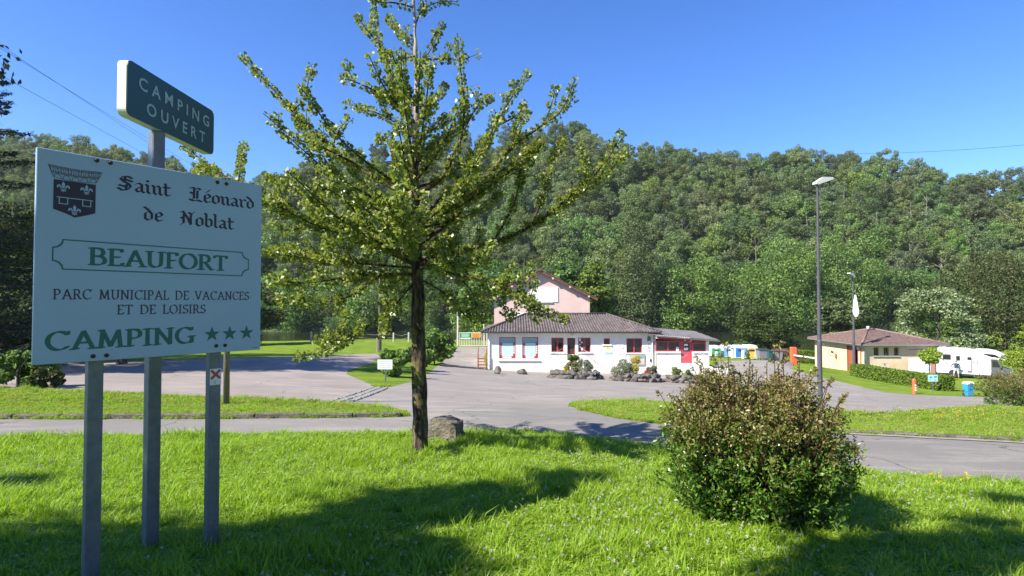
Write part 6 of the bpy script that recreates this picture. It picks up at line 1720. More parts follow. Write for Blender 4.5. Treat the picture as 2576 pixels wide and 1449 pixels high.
# ------------------------------------------------------------------ tiled washroom block at the right
WX0, WY0, WX1, WY1 = 35.9, 58.5, 43.6, 68.0
wz = min(terr(WX0, WY0), terr(WX0, WY1)); EZ2 = W(2165, 868, WY0)[2]
M['ochre'] = ramp_mat('render_ochre', [(.25, (.52, .40, .26)), (.6, (.66, .53, .36)), (.9, (.72, .60, .44))], scale=1.0, bump=.15, bscale=40, dist=.01)
M['terrac'] = ramp_mat('weathered_tile', [(.2, (.095, .058, .048)), (.5, (.215, .14, .115)), (.8, (.34, .24, .20))], scale=5, detail=10, bump=.7, dist=.03)
M['doorbrown'] = flat('door_rust_brown', (.33, .10, .045), .5)
wb_ = thing('washroom_block', 'ochre washroom block with brown tiled hipped roof beside the motorhome', 'building', (0, 0, 0))
mb = MB(); h = EZ2
wins = [(W(a, 890, WY0)[0], W(b_, 890, WY0)[0], W(2190, 894.5, WY0)[2], W(2190, 874, WY0)[2]) for a, b_ in ((2198, 2211), (2223, 2236), (2249, 2261))]
hole_wall(mb, WX0, WX1, wz, wz, h, wins, y0=WY0)
# side wall towards the left with the door opening
sy = lambda px, py: EYE[1] + ray(px, py)[1] * (WX0 / ray(px, py)[0])      # where a line of sight meets the side wall
dy0, dy1 = sy(2158, 905), sy(2133, 905); dz1 = W(2145, 873.5, (dy0 + dy1) / 2)[2]; dzb = wz + .02
mb.bx(WX0, WX0 + .28, WY0 + .281, dy0, wz - .5, h); mb.bx(WX0, WX0 + .28, dy0, dy1, dz1, h); mb.bx(WX0, WX0 + .28, dy0, dy1, wz - .5, dzb); mb.bx(WX0, WX0 + .28, dy1, WY1, wz - .5, h)
mb.bx(WX1 - .28, WX1, WY0 + .281, WY1, wz - .5, h); mb.bx(WX0 + .281, WX1 - .281, WY1 - .28, WY1, wz - .5, h)
mb.build('wall', M['ochre'], wb_)
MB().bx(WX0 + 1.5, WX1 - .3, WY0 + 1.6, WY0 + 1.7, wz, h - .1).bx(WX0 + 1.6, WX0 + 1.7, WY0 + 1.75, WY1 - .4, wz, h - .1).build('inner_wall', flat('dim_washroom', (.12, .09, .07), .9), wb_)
for w in wins: 
    f = window(wb_, w, 1, sill=False, frame='doorbrown', depth=.16, y0=WY0, fw=.06)
MB().bx(wins[0][0] - .1, wins[2][1] + .1, WY0 - .12, WY0 - .001, wins[0][2] - .12, wins[0][2] - .03, .01).build('sill', M['concrete'], wb_)
fr = MB().bx(WX0 - .04, WX0 + .1, dy0 - .08, dy0, dzb, dz1).bx(WX0 - .04, WX0 + .1, dy1, dy1 + .08, dzb, dz1).bx(WX0 - .06, WX0 + .1, dy0 - .12, dy1 + .12, dz1, dz1 + .1).build('door_frame', M['reddark'], wb_)
ym = dy0 + (dy1 - dy0) * .36
d_ = MB().bx(WX0 + .02, WX0 + .07, ym, dy1, dzb, dz1).build('door', M['doorbrown'], wb_)
MB().tube([(WX0 - .02, ym + .12, dzb + 1.0), (WX0 - .02, ym + .24, dzb + 1.0)], .02, 5).build('handle', M['metal_dark'], d_)
for py_, Yy in ((2094, WY1 - 2.0), (2142, WY0 + 1.0)):
    c = (WX0, Yy, h - .42); mb = MB().lathe([(.14, 0), (.14, .05), (.10, .11), (.02, .13)], 10); mb.v = [(c[0] - v[2] - .001, c[1] + v[0], c[2] + v[1]) for v in mb.v]; mb.build('bulkhead_lamp', M['paper'], wb_)
# lettered mark on the side wall: thin strokes
yk = sy(2092, 890); zk = W(2092, 890, yk)[2]; mb = MB()
for (a, b_, c_, d2) in [(-.9, -.2, .0, .03), (.0, .35, .10, .28), (.35, .75, .22, .26), (.3, .55, .02, .08), (-.1, .2, .14, .34), (.6, 1.0, -.12, -.08), (-.5, .0, -.22, -.18)]:
    mb.bx(WX0 - .012, WX0 - .001, yk - b_, yk - a, zk + c_, zk + d2)
mb.build('wall_marking', M['metal_dark'], wb_)['kind'] = 'stuff'
# down pipe at the corner and gutter
ro = .55
def eave(x, y_): return (x, y_, EZ2 + .02)
mbg = []
E4 = [(WX0 - ro, WY0 - ro), (WX1 + ro, WY0 - ro), (WX1 + ro, WY1 + ro), (WX0 - ro, WY1 + ro)]
pk = W(2192, 829, 63.2); p0 = np.array([pk[0] - .5, 63.0, pk[2]]); p1 = np.array([pk[0] + .5, 63.4, pk[2]])
roof = None
def tile_slope(a, b_, r0, r1, rows):
    """hipped slope built of lapped courses with a ragged lower edge"""
    a, b_, r0, r1 = map(np.array, (a, b_, r0, r1)); mb = MB(); up = np.cross(b_ - a, r0 - a); up = up / np.linalg.norm(up); up = up if up[2] > 0 else -up
    for i in range(rows):
        t0, t1 = i / rows, min(1, (i + 1.15) / rows)
        L0, R0 = a + (r0 - a) * t0, b_ + (r1 - b_) * t0; L1, R1 = a + (r0 - a) * t1, b_ + (r1 - b_) * t1
        n = max(2, int(np.linalg.norm(R0 - L0) / .3))
        for j in range(n):
            s0, s1 = j / n, (j + 1) / n
            lift = .055 + rnd.uniform(-.012, .016); dn = rnd.uniform(0, .03)
            q = [L0 + (R0 - L0) * s0, L0 + (R0 - L0) * s1, L1 + (R1 - L1) * s1, L1 + (R1 - L1) * s0]
            dv = (L0 - L1) / max(1e-6, np.linalg.norm(L0 - L1)) * dn
            P = [q[0] + up * lift + dv, q[1] + up * lift + dv, q[2] + up * .006, q[3] + up * .006, q[0] + dv - up * .01, q[1] + dv - up * .01]
            mb.add(P, [(0, 1, 2, 3), (0, 4, 5, 1), (0, 3, 4), (1, 5, 2)])
    return mb
ez = EZ2 + .10
c4 = [np.array([x, y_, ez]) for x, y_ in E4]
under = MB(); under.add([*c4, p0 - [0, 0, .0], p1], [(0, 1, 5, 4), (1, 2, 5), (2, 3, 4, 5), (3, 0, 4)]); under.v = [(v[0], v[1], v[2] - .03) for v in under.v]
roof = under.build('roof', M['terrac'], wb_)
for nm_, q in (('front', (c4[0], c4[1], p0, p1, 20)), ('side', (c4[3], c4[0], p0, p0, 20)), ('back', (c4[2], c4[3], p1, p0, 8)), ('end', (c4[1], c4[2], p1, p1, 12))):
    o = tile_slope(*q).build('tiles', M['terrac'], roof, fix=False); o['kind'] = 'stuff'
for a, b_ in ((c4[0], p0), (c4[1], p1), (c4[3], p0), (p0, p1)):
    mb = MB(); mb.tube([a + [0, 0, .05], (a + b_) / 2 + [0, 0, .07], b_ + [0, 0, .06]], .10, 8); mb.build('hip_tiles', M['terrac'], roof, smooth=True)
mb = MB().lathe([(.12, 0), (.12, .25), (.17, .26), (.17, .32), (.05, .38)], 10); mb.v = [(v[0] + p0[0], v[1] + p0[1], v[2] + p0[2]) for v in mb.v]; mb.build('roof_vent', M['paper'], roof)
MB().bx(E4[0][0], E4[1][0], WY0 - ro - .08, WY0 - ro + .03, EZ2 - .02, EZ2 + .10).bx(WX0 - ro - .08, WX0 - ro + .03, WY0 - ro + .031, WY1 + ro, EZ2 - .02, EZ2 + .10).build('gutter', flat('zinc', (.32, .30, .29), .5, .4), wb_)
MB().bx(E4[0][0] + .03, E4[1][0] - .03, WY0 - ro + .031, WY1 + ro - .03, EZ2 - .02, EZ2 - .002).build('soffit', flat('soffit_brown', (.26, .17, .12), .8), wb_)
MB().tube([(WX0 - .4, WY0 - .4, EZ2), (WX0 - .06, WY0 - .08, EZ2 - .5), (WX0 - .06, WY0 - .08, wz - .1)], .05, 8).build('down_pipe', M['concrete'], wb_)
MB().tube([(WX0 - .06, WY0 + .5, EZ2 - .3), (WX0 - .06, WY0 + .5, wz - .1)], .05, 8).build('down_pipe', M['doorbrown'], wb_)
# fire extinguisher hanging on the side wall
ye = sy(2105, 895); ze = W(2105, 896, ye)[2]
fe = thing('fire_extinguisher', 'red fire extinguisher on the ochre wall left of the brown door', 'extinguisher', (WX0 - .1, ye, ze))
MB().lathe([(.02, -.22), (.08, -.2), (.085, .18), (.05, .24), (.03, .27)], 10).build('cylinder', flat('extinguisher_red', (.50, .04, .04), .35), fe, smooth=True)
MB().tube([(0, 0, .26), (0, .08, .30), (-.02, .12, .05)], .015, 5).build('hose', M['metal_dark'], fe)
# outdoor wash wall before the block: white counter walls
sx = lambda px, Y: W(px, 900, Y)[0]
WYY = 56.0; zq = terr(42, WYY)
ws = thing('sink_wall', 'white outdoor sink counter with a wooden post beside the washroom block', 'wash counter', (0, WYY, zq))
MB().bx(sx(2318, WYY), sx(2341, WYY), 0, .5, -.3, W(2330, 901, WYY)[2] - zq, .01).build('counter', M['wall_white2'], ws)
MB().bx(sx(2296, WYY), sx(2317.5, WYY), .3, .6, -.3, W(2330, 903, WYY)[2] - zq, .01).build('low_wall', M['wall_white'], ws)
MB().bx(sx(2341.5, WYY), sx(2352.5, WYY), .0, .25, -.3, W(2345, 898, WYY)[2] - zq).build('post', flat('post_pinkish', (.50, .24, .20), .6), ws)
MB().bx(sx(2353, WYY), sx(2395, WYY), .3, .55, -.3, W(2330, 905, WYY)[2] - zq, .01).build('low_wall', M['wall_white'], ws)
MB().bx(sx(2297, WYY), sx(2322, WYY), .1, .6, W(2310, 880, WYY)[2] - zq, W(2310, 878.5, WYY)[2] - zq).build('shelf', M['metal_dark'], ws)
wt = thing('drinking_fountain', 'small pale standpipe with crossbar in front of the ochre wall', 'standpipe', (sx(2240, WYY), WYY + .8, terr(sx(2240, WYY), WYY + .8)))
hh = W(2240, 916, WYY)[2] - terr(42, WYY); MB().bx(-.07, .07, -.07, .07, -.2, hh).build('column', M['concrete'], wt); MB().bx(-.38, .38, -.1, .1, hh, hh + .06).build('basin', M['concrete'], wt)
# hedges
M['hedge'] = lm('hedge_leaves', (.07, .13, .012), (.13, .21, .02), (.24, .31, .04), trans=.28)
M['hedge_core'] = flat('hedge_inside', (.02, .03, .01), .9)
def hedge(name, label, P, width, height, seed, dn=420, size=.12):
    rs = np.random.RandomState(seed); P = np.array(P); root = thing(name, label, 'hedge', (P[0][0], P[0][1], terr(*P[0])))
    Q = []; core = MB(); o = np.array([P[0][0], P[0][1], terr(*P[0])])
    for i in range(len(P) - 1):
        a, b_ = P[i], P[i + 1]; L = np.linalg.norm(b_ - a); t = (b_ - a) / L; nn = np.array([-t[1], t[0]])
        za, zb = terr(*a) - o[2], terr(*b_) - o[2]
        n = int(L * (2 * height + width) * dn)
        s_ = rs.rand(n); side = rs.rand(n) * (2 * height + width)
        off = np.where(side < height, -width / 2, np.where(side < 2 * height, width / 2, side - 2 * height - width / 2)); hz = np.where(side < height, side, np.where(side < 2 * height, side - height, height))
        N0 = np.where((side < height)[:, None], np.append(-nn, 0), np.where((side < 2 * height)[:, None], np.append(nn, 0), np.array([0, 0, 1.0])))
        bulge = 1 + .12 * np.sin(s_ * L * 2.1) * np.sin(hz * 3); off = off * bulge + rs.normal(0, .04, n); hz = hz + rs.normal(0, .035, n)
        xy = (a - o[:2]) + t * (s_ * L)[:, None] + nn * off[:, None]
        Pn = np.stack([xy[:, 0], xy[:, 1], za + (zb - za) * s_ + np.maximum(hz, .02)], 1)
        Q.append(cards(Pn, unit(N0 + rs.normal(size=(n, 3)) * .6), size, rs))
        for e_, o_ in ((a, 1 if i == 0 else 0), (b_, -1 if i == len(P) - 2 else 0)):     # leafy ends
            if not o_: continue
            m_ = int(width * height * dn * 1.3); hz = rs.rand(m_) * height; of = (rs.rand(m_) - .5) * width; xy = (e_ - o[:2]) - t * o_ * (.04 + rs.normal(0, .03, m_))[:, None] + nn * of[:, None]
            Q.append(cards(np.stack([xy[:, 0], xy[:, 1], (za if o_ > 0 else zb) + hz], 1), unit(np.append(-t * o_, 0) + rs.normal(size=(m_, 3)) * .6), size, rs))
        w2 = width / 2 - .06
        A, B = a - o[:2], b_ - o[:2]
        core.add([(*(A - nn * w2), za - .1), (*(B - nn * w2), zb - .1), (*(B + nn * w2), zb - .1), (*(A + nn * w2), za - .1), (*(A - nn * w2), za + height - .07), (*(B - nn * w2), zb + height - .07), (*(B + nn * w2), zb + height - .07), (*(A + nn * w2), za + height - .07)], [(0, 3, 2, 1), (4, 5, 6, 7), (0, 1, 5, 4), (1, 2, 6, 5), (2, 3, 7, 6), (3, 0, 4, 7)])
    link_mesh('foliage', quads_mesh('foliage', np.concatenate(Q), [M['hedge']]), root)['kind'] = 'stuff'
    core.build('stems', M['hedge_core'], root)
hA = ground(2152, 946)[:2]; hB = ground(2385, 984)[:2]
hedge('clipped_hedge', 'clipped green hedge running in front of the washroom block', [hA, (hA + hB) / 2, hB], 1.1, 1.12, 91)
yb = 71.0
hedge('clipped_hedge', 'long low hedge behind the orange barrier post', [np.array([W(1945, 900, yb)[0], yb]), np.array([W(2062, 900, yb - 1)[0], yb - 1])], .9, W(2000, 880, yb)[2] - terr(W(2000, 880, yb)[0], yb), 92, 260, .14)
# young tree, blue sign, orange bollard, blue bin
g = G(2352, 948)
big_tree('young_tree', 'small young tree with fresh yellow green leaves beside the motorhome', 2340, 948, g[1], 48, 80, 93, M['fresh'], n=20, per=190, size=.16, lr=(.30, .46), zbot=.36, base=(W(2341, 940, 53)[0], 53, terr(W(2341, 940, 53)[0], 53)), rnd_n=.8)
g = G(2347, 984); k = g[1] / FPX
sg = thing('camp_sign', 'small pale blue sign on a thin stake before the hedge end', 'sign', g)
MB().tube([(0, 0, -.1), (0, 0, 28 * k)], .03, 5).build('stake', M['galv'], sg)
o = MB().bx(-13 * k, 11.5 * k, -.05, -.03, 24 * k, 41 * k).build('panel', flat('sign_pale_blue', (.42, .66, .70), .4), sg)
mb = MB().bx(-9 * k, -3 * k, -.056, -.0502, 33 * k, 37 * k).bx(2 * k, 9 * k, -.056, -.0502, 34 * k, 38 * k).bx(-10 * k, -7 * k, -.056, -.0502, 28 * k, 30 * k).bx(3 * k, 8 * k, -.056, -.0502, 27 * k, 29 * k); mb.build('symbols', flat('sign_teal', (.05, .30, .33), .4), o)['kind'] = 'stuff'
g = G(2300, 991); k = g[1] / FPX
M['orange'] = flat('orange_paint', (.62, .13, .045), .5)
bo = thing('bollard', 'orange red bollard with white numerals at the lane edge', 'bollard', g)
MB().lathe([(4.6 * k, -.2), (4.6 * k, 35 * k), (4.0 * k, 37 * k), (1 * k, 38 * k)], 12).build('shaft', M['orange'], bo, smooth=False)
for i, zz in enumerate((8, 14, 20)):
    MB().bx(-2 * k, 2 * k, -4.9 * k, -4.62 * k, zz * k, (zz + 4.2) * k).build('numeral', M['paper'], bo)
g = G(2436, 996); k = g[1] / FPX
bn = thing('wheelie_bin', 'bright blue wheelie bin with white lid on the lane edge', 'bin', g, .12)
M['binblue'] = flat('bin_blue', (.03, .30, .68), .4); w2, hB_ = 8.3 * k, 30 * k
mb = MB(); d2 = w2 * .9
mb.add([(-w2 * .86, -d2 * .86, .04), (w2 * .86, -d2 * .86, .04), (w2 * .86, d2 * .86, .04), (-w2 * .86, d2 * .86, .04), (-w2, -d2, hB_), (w2, -d2, hB_), (w2, d2, hB_), (-w2, d2, hB_)], [(0, 3, 2, 1), (4, 5, 6, 7), (0, 1, 5, 4), (1, 2, 6, 5), (2, 3, 7, 6), (3, 0, 4, 7)]); mb.build('body', M['binblue'], bn)
mb = MB(); mb.prism([(-d2 * 1.12, hB_), (d2 * 1.1, hB_), (d2 * 1.1, hB_ + .05), (d2 * .6, hB_ + .16), (-d2 * .6, hB_ + .15), (-d2 * 1.12, hB_ + .05)], -w2 * 1.08, w2 * 1.08, lambda a, b_, h_: (h_, a, b_)); mb.build('lid', M['paper'], bn)
for x in (-w2 * .8, w2 * .8):
    mb = MB(); mb.tube([(x - .03, d2 * .8, .1), (x + .03, d2 * .8, .1)], .1, 12); mb.build('wheel', M['metal_dark'], bn)
MB().bx(-w2 * .3, w2 * .1, -d2 * 1.05, -d2 * .99, hB_ * .55, hB_ * .62).build('grip', M['metal_dark'], bn)
# recycling containers, waste bins and the barrier
def container(px, w_, py0, py1, Y, cols, label, round_=False, group=None):
    p = W(px, py1, Y); p[2] = terr(p[0], p[1]); k = Y / FPX; h_ = W(px, py0, Y)[2] - p[2]; wd = w_ * k
    r_ = thing('recycling_container', label, 'container', p, 0, group)
    mb = MB(); mb.prism([(-wd / 2, 0), (wd / 2, 0), (wd / 2 * .96, h_ * .84), (wd / 2 * .7, h_ * .97), (-wd / 2 * .7, h_ * .97), (-wd / 2 * .96, h_ * .84)], -.65, .65, lambda a, b_, c_: (a, c_, b_ + .12)); mb.build('body', M['paper'], r_)
    n = len(cols)
    for i, c_ in enumerate(cols):
        MB().bx(-wd / 2 * .93 + wd * .93 * i / n + .02, -wd / 2 * .93 + wd * .93 * (i + 1) / n - .02, -.672, -.651, .22, h_ * .86).build('panel', c_, r_)
    MB().bx(-wd * .22, wd * .22, -.70, -.673, h_ * .62, h_ * .74).build('slot', M['metal_dark'], r_)
    for x in (-wd * .35, wd * .35): MB().bx(x - .08, x + .08, -.5, .5, 0, .119).build('foot', M['metal_dark'], r_)
    mb = MB(); mb.tube([(0, 0, h_ + .1), (0, 0, h_ + .22)], .05, 6); mb.build('lifting_eye', M['rail'], r_)
cg = flat('panel_green', (.04, .36, .12), .4); cb_ = flat('panel_blue', (.05, .20, .55), .4); cb2 = flat('panel_light_blue', (.18, .40, .62), .4); cw = flat('panel_pale', (.60, .66, .66), .4); cy_ = flat('panel_yellow', (.70, .50, .04), .4); cy2 = flat('panel_cream', (.66, .60, .34), .4)
container(1797, 24, 871, 907, 66, [cg, cw, cg], 'green and white recycling container nearest the annexe')
container(1829, 30, 870, 907, 66.3, [cb2, cw, cb_], 'light blue and white recycling container second from the annexe')
container(1858, 28, 870, 907, 66, [cb_, cb2], 'deep blue recycling container third from the annexe')
container(1885, 32, 869, 907, 66.3, [cy2, cy_, cy2], 'yellow recycling container beside the grey waste bins')
def waste_bin(px, w_, py0, py1, Y, mat, lidmat, label):
    p = W(px, py1, Y); p[2] = terr(p[0], p[1]); k = Y / FPX; h_ = W(px, py0, Y)[2] - p[2]; wd = w_ * k
    r_ = thing('waste_bin', label, 'bin', p)
    mb = MB(); a, b_ = wd / 2 * .84, wd / 2; c_, d3 = .38, .48
    mb.add([(-a, -c_, .18), (a, -c_, .18), (a, c_, .18), (-a, c_, .18), (-b_, -d3, h_ * .86), (b_, -d3, h_ * .86), (b_, d3, h_ * .86), (-b_, d3, h_ * .86)], [(0, 3, 2, 1), (4, 5, 6, 7), (0, 1, 5, 4), (1, 2, 6, 5), (2, 3, 7, 6), (3, 0, 4, 7)]); mb.build('body', mat, r_)
    mb = MB(); mb.prism([(-.52, h_ * .86), (.52, h_ * .86), (.5, h_ * .92), (.2, h_), (-.3, h_ * .98), (-.52, h_ * .9)], -b_ * 1.04, b_ * 1.04, lambda a_, b2, h2: (h2, a_, b2)); mb.build('lid', lidmat, r_)
    for x in (-a * .8, a * .8):
        for y_ in (-.3, .3): mb = MB(); mb.tube([(x - .03, y_, .09), (x + .03, y_, .09)], .09, 10); mb.build('wheel', M['metal_dark'], r_)
gy = flat('bin_grey', (.22, .21, .23), .5); dk = flat('bin_dark', (.035, .045, .045), .5); br_ = flat('bin_brown', (.16, .06, .065), .5)
waste_bin(1918, 24, 877, 908, 63, gy, dk, 'dark lidded grey waste bin right of the yellow container')
waste_bin(1935, 10, 880, 909, 62.5, flat('bin_green', (.03, .10, .09), .5), dk, 'narrow dark green bin squeezed between the grey waste bins')
waste_bin(1954, 22, 879, 907, 63, flat('bin_mid_grey', (.28, .27, .28), .5), br_, 'mid grey waste bin beside the brown one')
waste_bin(1970, 13, 879, 906, 63.2, br_, br_, 'brown waste bin left of the orange barrier post')
for px in (1842, 1869):
    p = W(px, 908, 64); p[2] = terr(p[0], p[1]); mb = MB().bx(-.12, .12, -.08, .08, -.2, .95, .01)
    o = mb.build('marker_post', M['wall_white2'], None, loc=p); tag(o, 'short white post between the recycling containers', 'post', 'white posts at the recycling point')
p = W(1997, 911, 60); p[2] = terr(p[0], p[1]); k = 60 / FPX
ba = thing('barrier', 'orange barrier post with white arm across the camp lane', 'barrier', p)
hb_ = W(1997, 873, 60)[2] - p[2]
MB().bx(-7.3 * k, 5 * k, -.25, .25, -.2, hb_, .02).build('housing', M['orange'], ba); MB().bx(5.01 * k, 7.8 * k, -.2, .2, -.2, hb_ * .96).build('side_panel', M['reddark'], ba)
am = hb_ * .5; e = W(2058, 901, 58.5) - p
MB().tube([(-4 * k, -.32, am), (e[0], e[1], am - .25)], .075, 8).build('arm', M['paper'], ba)
MB().bx(e[0] - .16, e[0] + .16, e[1] - .1, e[1] + .1, -.6, am - .33).build('arm_rest', M['paper'], ba)
for i in range(3):
    p = W(1935 + i * 9, 925 + i * 1.5, 50); 
# ------------------------------------------------------------------ motorhome
mp = W(2356, 950, 56.0); mz = terr(44.5, 54.3); PHI = -R(36)
mh = thing('motorhome', 'white coachbuilt motorhome with grey cab parked beside the washroom block', 'motorhome', (mp[0], mp[1], mz), PHI)
mh.scale = (.83, .93, .96); ML = 6.3; MWd = 2.25; MH = 2.95
M['gel'] = flat('gelcoat_white', (.80, .80, .80), .25, var=.02); M['cabgrey'] = flat('cab_grey', (.10, .105, .115), .3); M['darkglass'] = flat('tinted_glass', (.02, .022, .028), .08, spec=.8); M['mgrey'] = flat('trim_grey', (.11, .11, .125), .4)
sideP = lambda a, b_, h_: (a, h_, b_)
coach = [(0.02, .42), (4.95, .42), (4.95, 1.95), (6.0, 1.95), (6.42, 2.20), (6.30, 2.42), (5.6, 2.74), (4.9, 2.86), (.35, 2.90), (.08, 2.72), (0, 2.2)]
body = MB().prism(coach, 0, MWd, sideP).build('coach_body', M['gel'], mh)
cab = [(4.96, .38), (6.75, .38), (6.82, .75), (6.70, 1.02), (5.98, 1.22), (5.55, 1.93), (4.96, 1.93)]
cb = MB().prism(cab, .10, MWd - .10, sideP).build('cab', M['cabgrey'], mh)
MB().prism([(5.06, 1.22), (5.78, 1.22), (5.50, 1.80), (5.06, 1.80)], .085, .099, sideP).build('cab_window', M['darkglass'], cb)
mb = MB(); mb.add([(6.02, .2, 1.24), (6.02, MWd - .2, 1.24), (5.62, MWd - .26, 1.90), (5.62, .26, 1.90)], [(0, 1, 2, 3)]); mb.v = [(v[0] + .012, v[1], v[2] + .01) for v in mb.v]; mb.build('windscreen', M['darkglass'], cb, fix=False)
MB().bx(5.72, 5.86, -.10, .084, 1.15, 1.42, .02).build('mirror', M['cabgrey'], cb)
MB().bx(6.70, 6.86, .12, MWd - .12, .40, .62, .02).build('bumper', M['mgrey'], cb)
for y_ in (.22, MWd - .5): MB().bx(6.66, 6.80, y_, y_ + .28, .72, .92, .03).build('headlight', M['paper'], cb)
def msign(nm, x0, x1, z0, z1, mat, parent=None, y_=-.012, t=.011): return MB().bx(x0, x1, y_, y_ + t, z0, z1, .002).build(nm, mat, parent or mh)
for (a, b_, c_, d2) in ((.60, 1.38, 1.72, 2.30), (1.84, 2.22, 1.68, 2.18)):
    f = msign('window', a, b_, c_, d2, M['mgrey']); msign('pane', a + .05, b_ - .05, c_ + .05, d2 - .05, M['darkglass'], f, -.018, .0058)
dr = msign('door_opening', 2.86, 3.26, .55, 2.10, M['darkglass'])
msign('door_panel', 2.90, 3.20, .72, 1.80, flat('door_lining', (.55, .52, .53), .5), dr, -.018, .0058); msign('step', 2.86, 3.26, .56, .71, M['mgrey'], dr, -.018, .0058)
op = MB().prism([(3.265, .55), (3.52, .55), (3.52, 2.12), (3.265, 2.12)], -.06, -.013, sideP).build('open_door', M['gel'], mh); MB().bx(3.36, 3.43, -.066, -.0601, 1.42, 1.80).build('pane', M['darkglass'], op)
mb = MB(); mb.prism([(4.0, 2.52), (5.25, 2.46), (5.95, 2.12), (5.0, 2.18)], -.010, -.001, sideP); mb.build('skylight', M['darkglass'], mh)
mb = MB()
def band(P, w_):
    for a, b_ in zip(P[:-1], P[1:]):
        a = np.array(a); b_ = np.array(b_); t = (b_ - a) / np.linalg.norm(b_ - a); nn = np.array([-t[1], t[0]]) * w_ / 2
        mb.prism([tuple(a - nn), tuple(b_ - nn), tuple(b_ + nn), tuple(a + nn)], -.006, -.001, sideP)
band([(.25, 2.45), (.35, 2.1), (.60, 1.72), (1.15, 1.28)], .09); band([(1.40, 2.12), (1.84, 1.98)], .05); band([(2.2, 1.86), (2.7, 1.80)], .06); band([(.25, 2.50), (3.1, 2.40)], .05); band([(3.6, 2.15), (4.4, 1.98), (5.5, 2.0)], .05); band([(.08, 1.2), (.7, 1.14)], .04); band([(2.0, .72), (2.8, .66)], .03)
mb.build('stripes', M['mgrey'], mh)['kind'] = 'stuff'
MB().bx(.0, 4.94, .03, MWd - .03, .25, .419).build('underbody', M['metal_dark'], mh)
for x in (1.55, 5.95):
    for y_ in (.02, MWd - .24):
        mb = MB(); mb.tube([(x, y_, .34), (x, y_ + .22, .34)], .34, 18); wh = mb.build('wheel', M['metal_dark'], mh)
        mb = MB(); mb.tube([(x, y_ - .01, .34), (x, y_ + .23, .34)], .19, 14); mb.build('rim', M['mgrey'], wh)
mb = MB(); mb.tube([(1.55, -.01, .36), (1.55, .018, .36)], .42, 18); mb.build('wheel_arch', M['metal_dark'], mh)
MB().bx(1.5, 2.0, .6, 1.2, 2.895, 2.98, .02).build('roof_hatch', M['gel'], mh); MB().bx(3.2, 3.7, .6, 1.2, 2.885, 2.96, .02).build('roof_hatch', M['mgrey'], mh)
for z in (1.4, 1.8, 2.2): MB().bx(-.02, -.001, .3, MWd - .3, z, z + .03).build('rear_trim', M['mgrey'], mh)
msign('vent', 3.72, 3.80, 1.38, 1.78, M['mgrey']); msign('locker', 2.0, 2.7, .5, .66, flat('locker_white', (.70, .70, .71), .3))

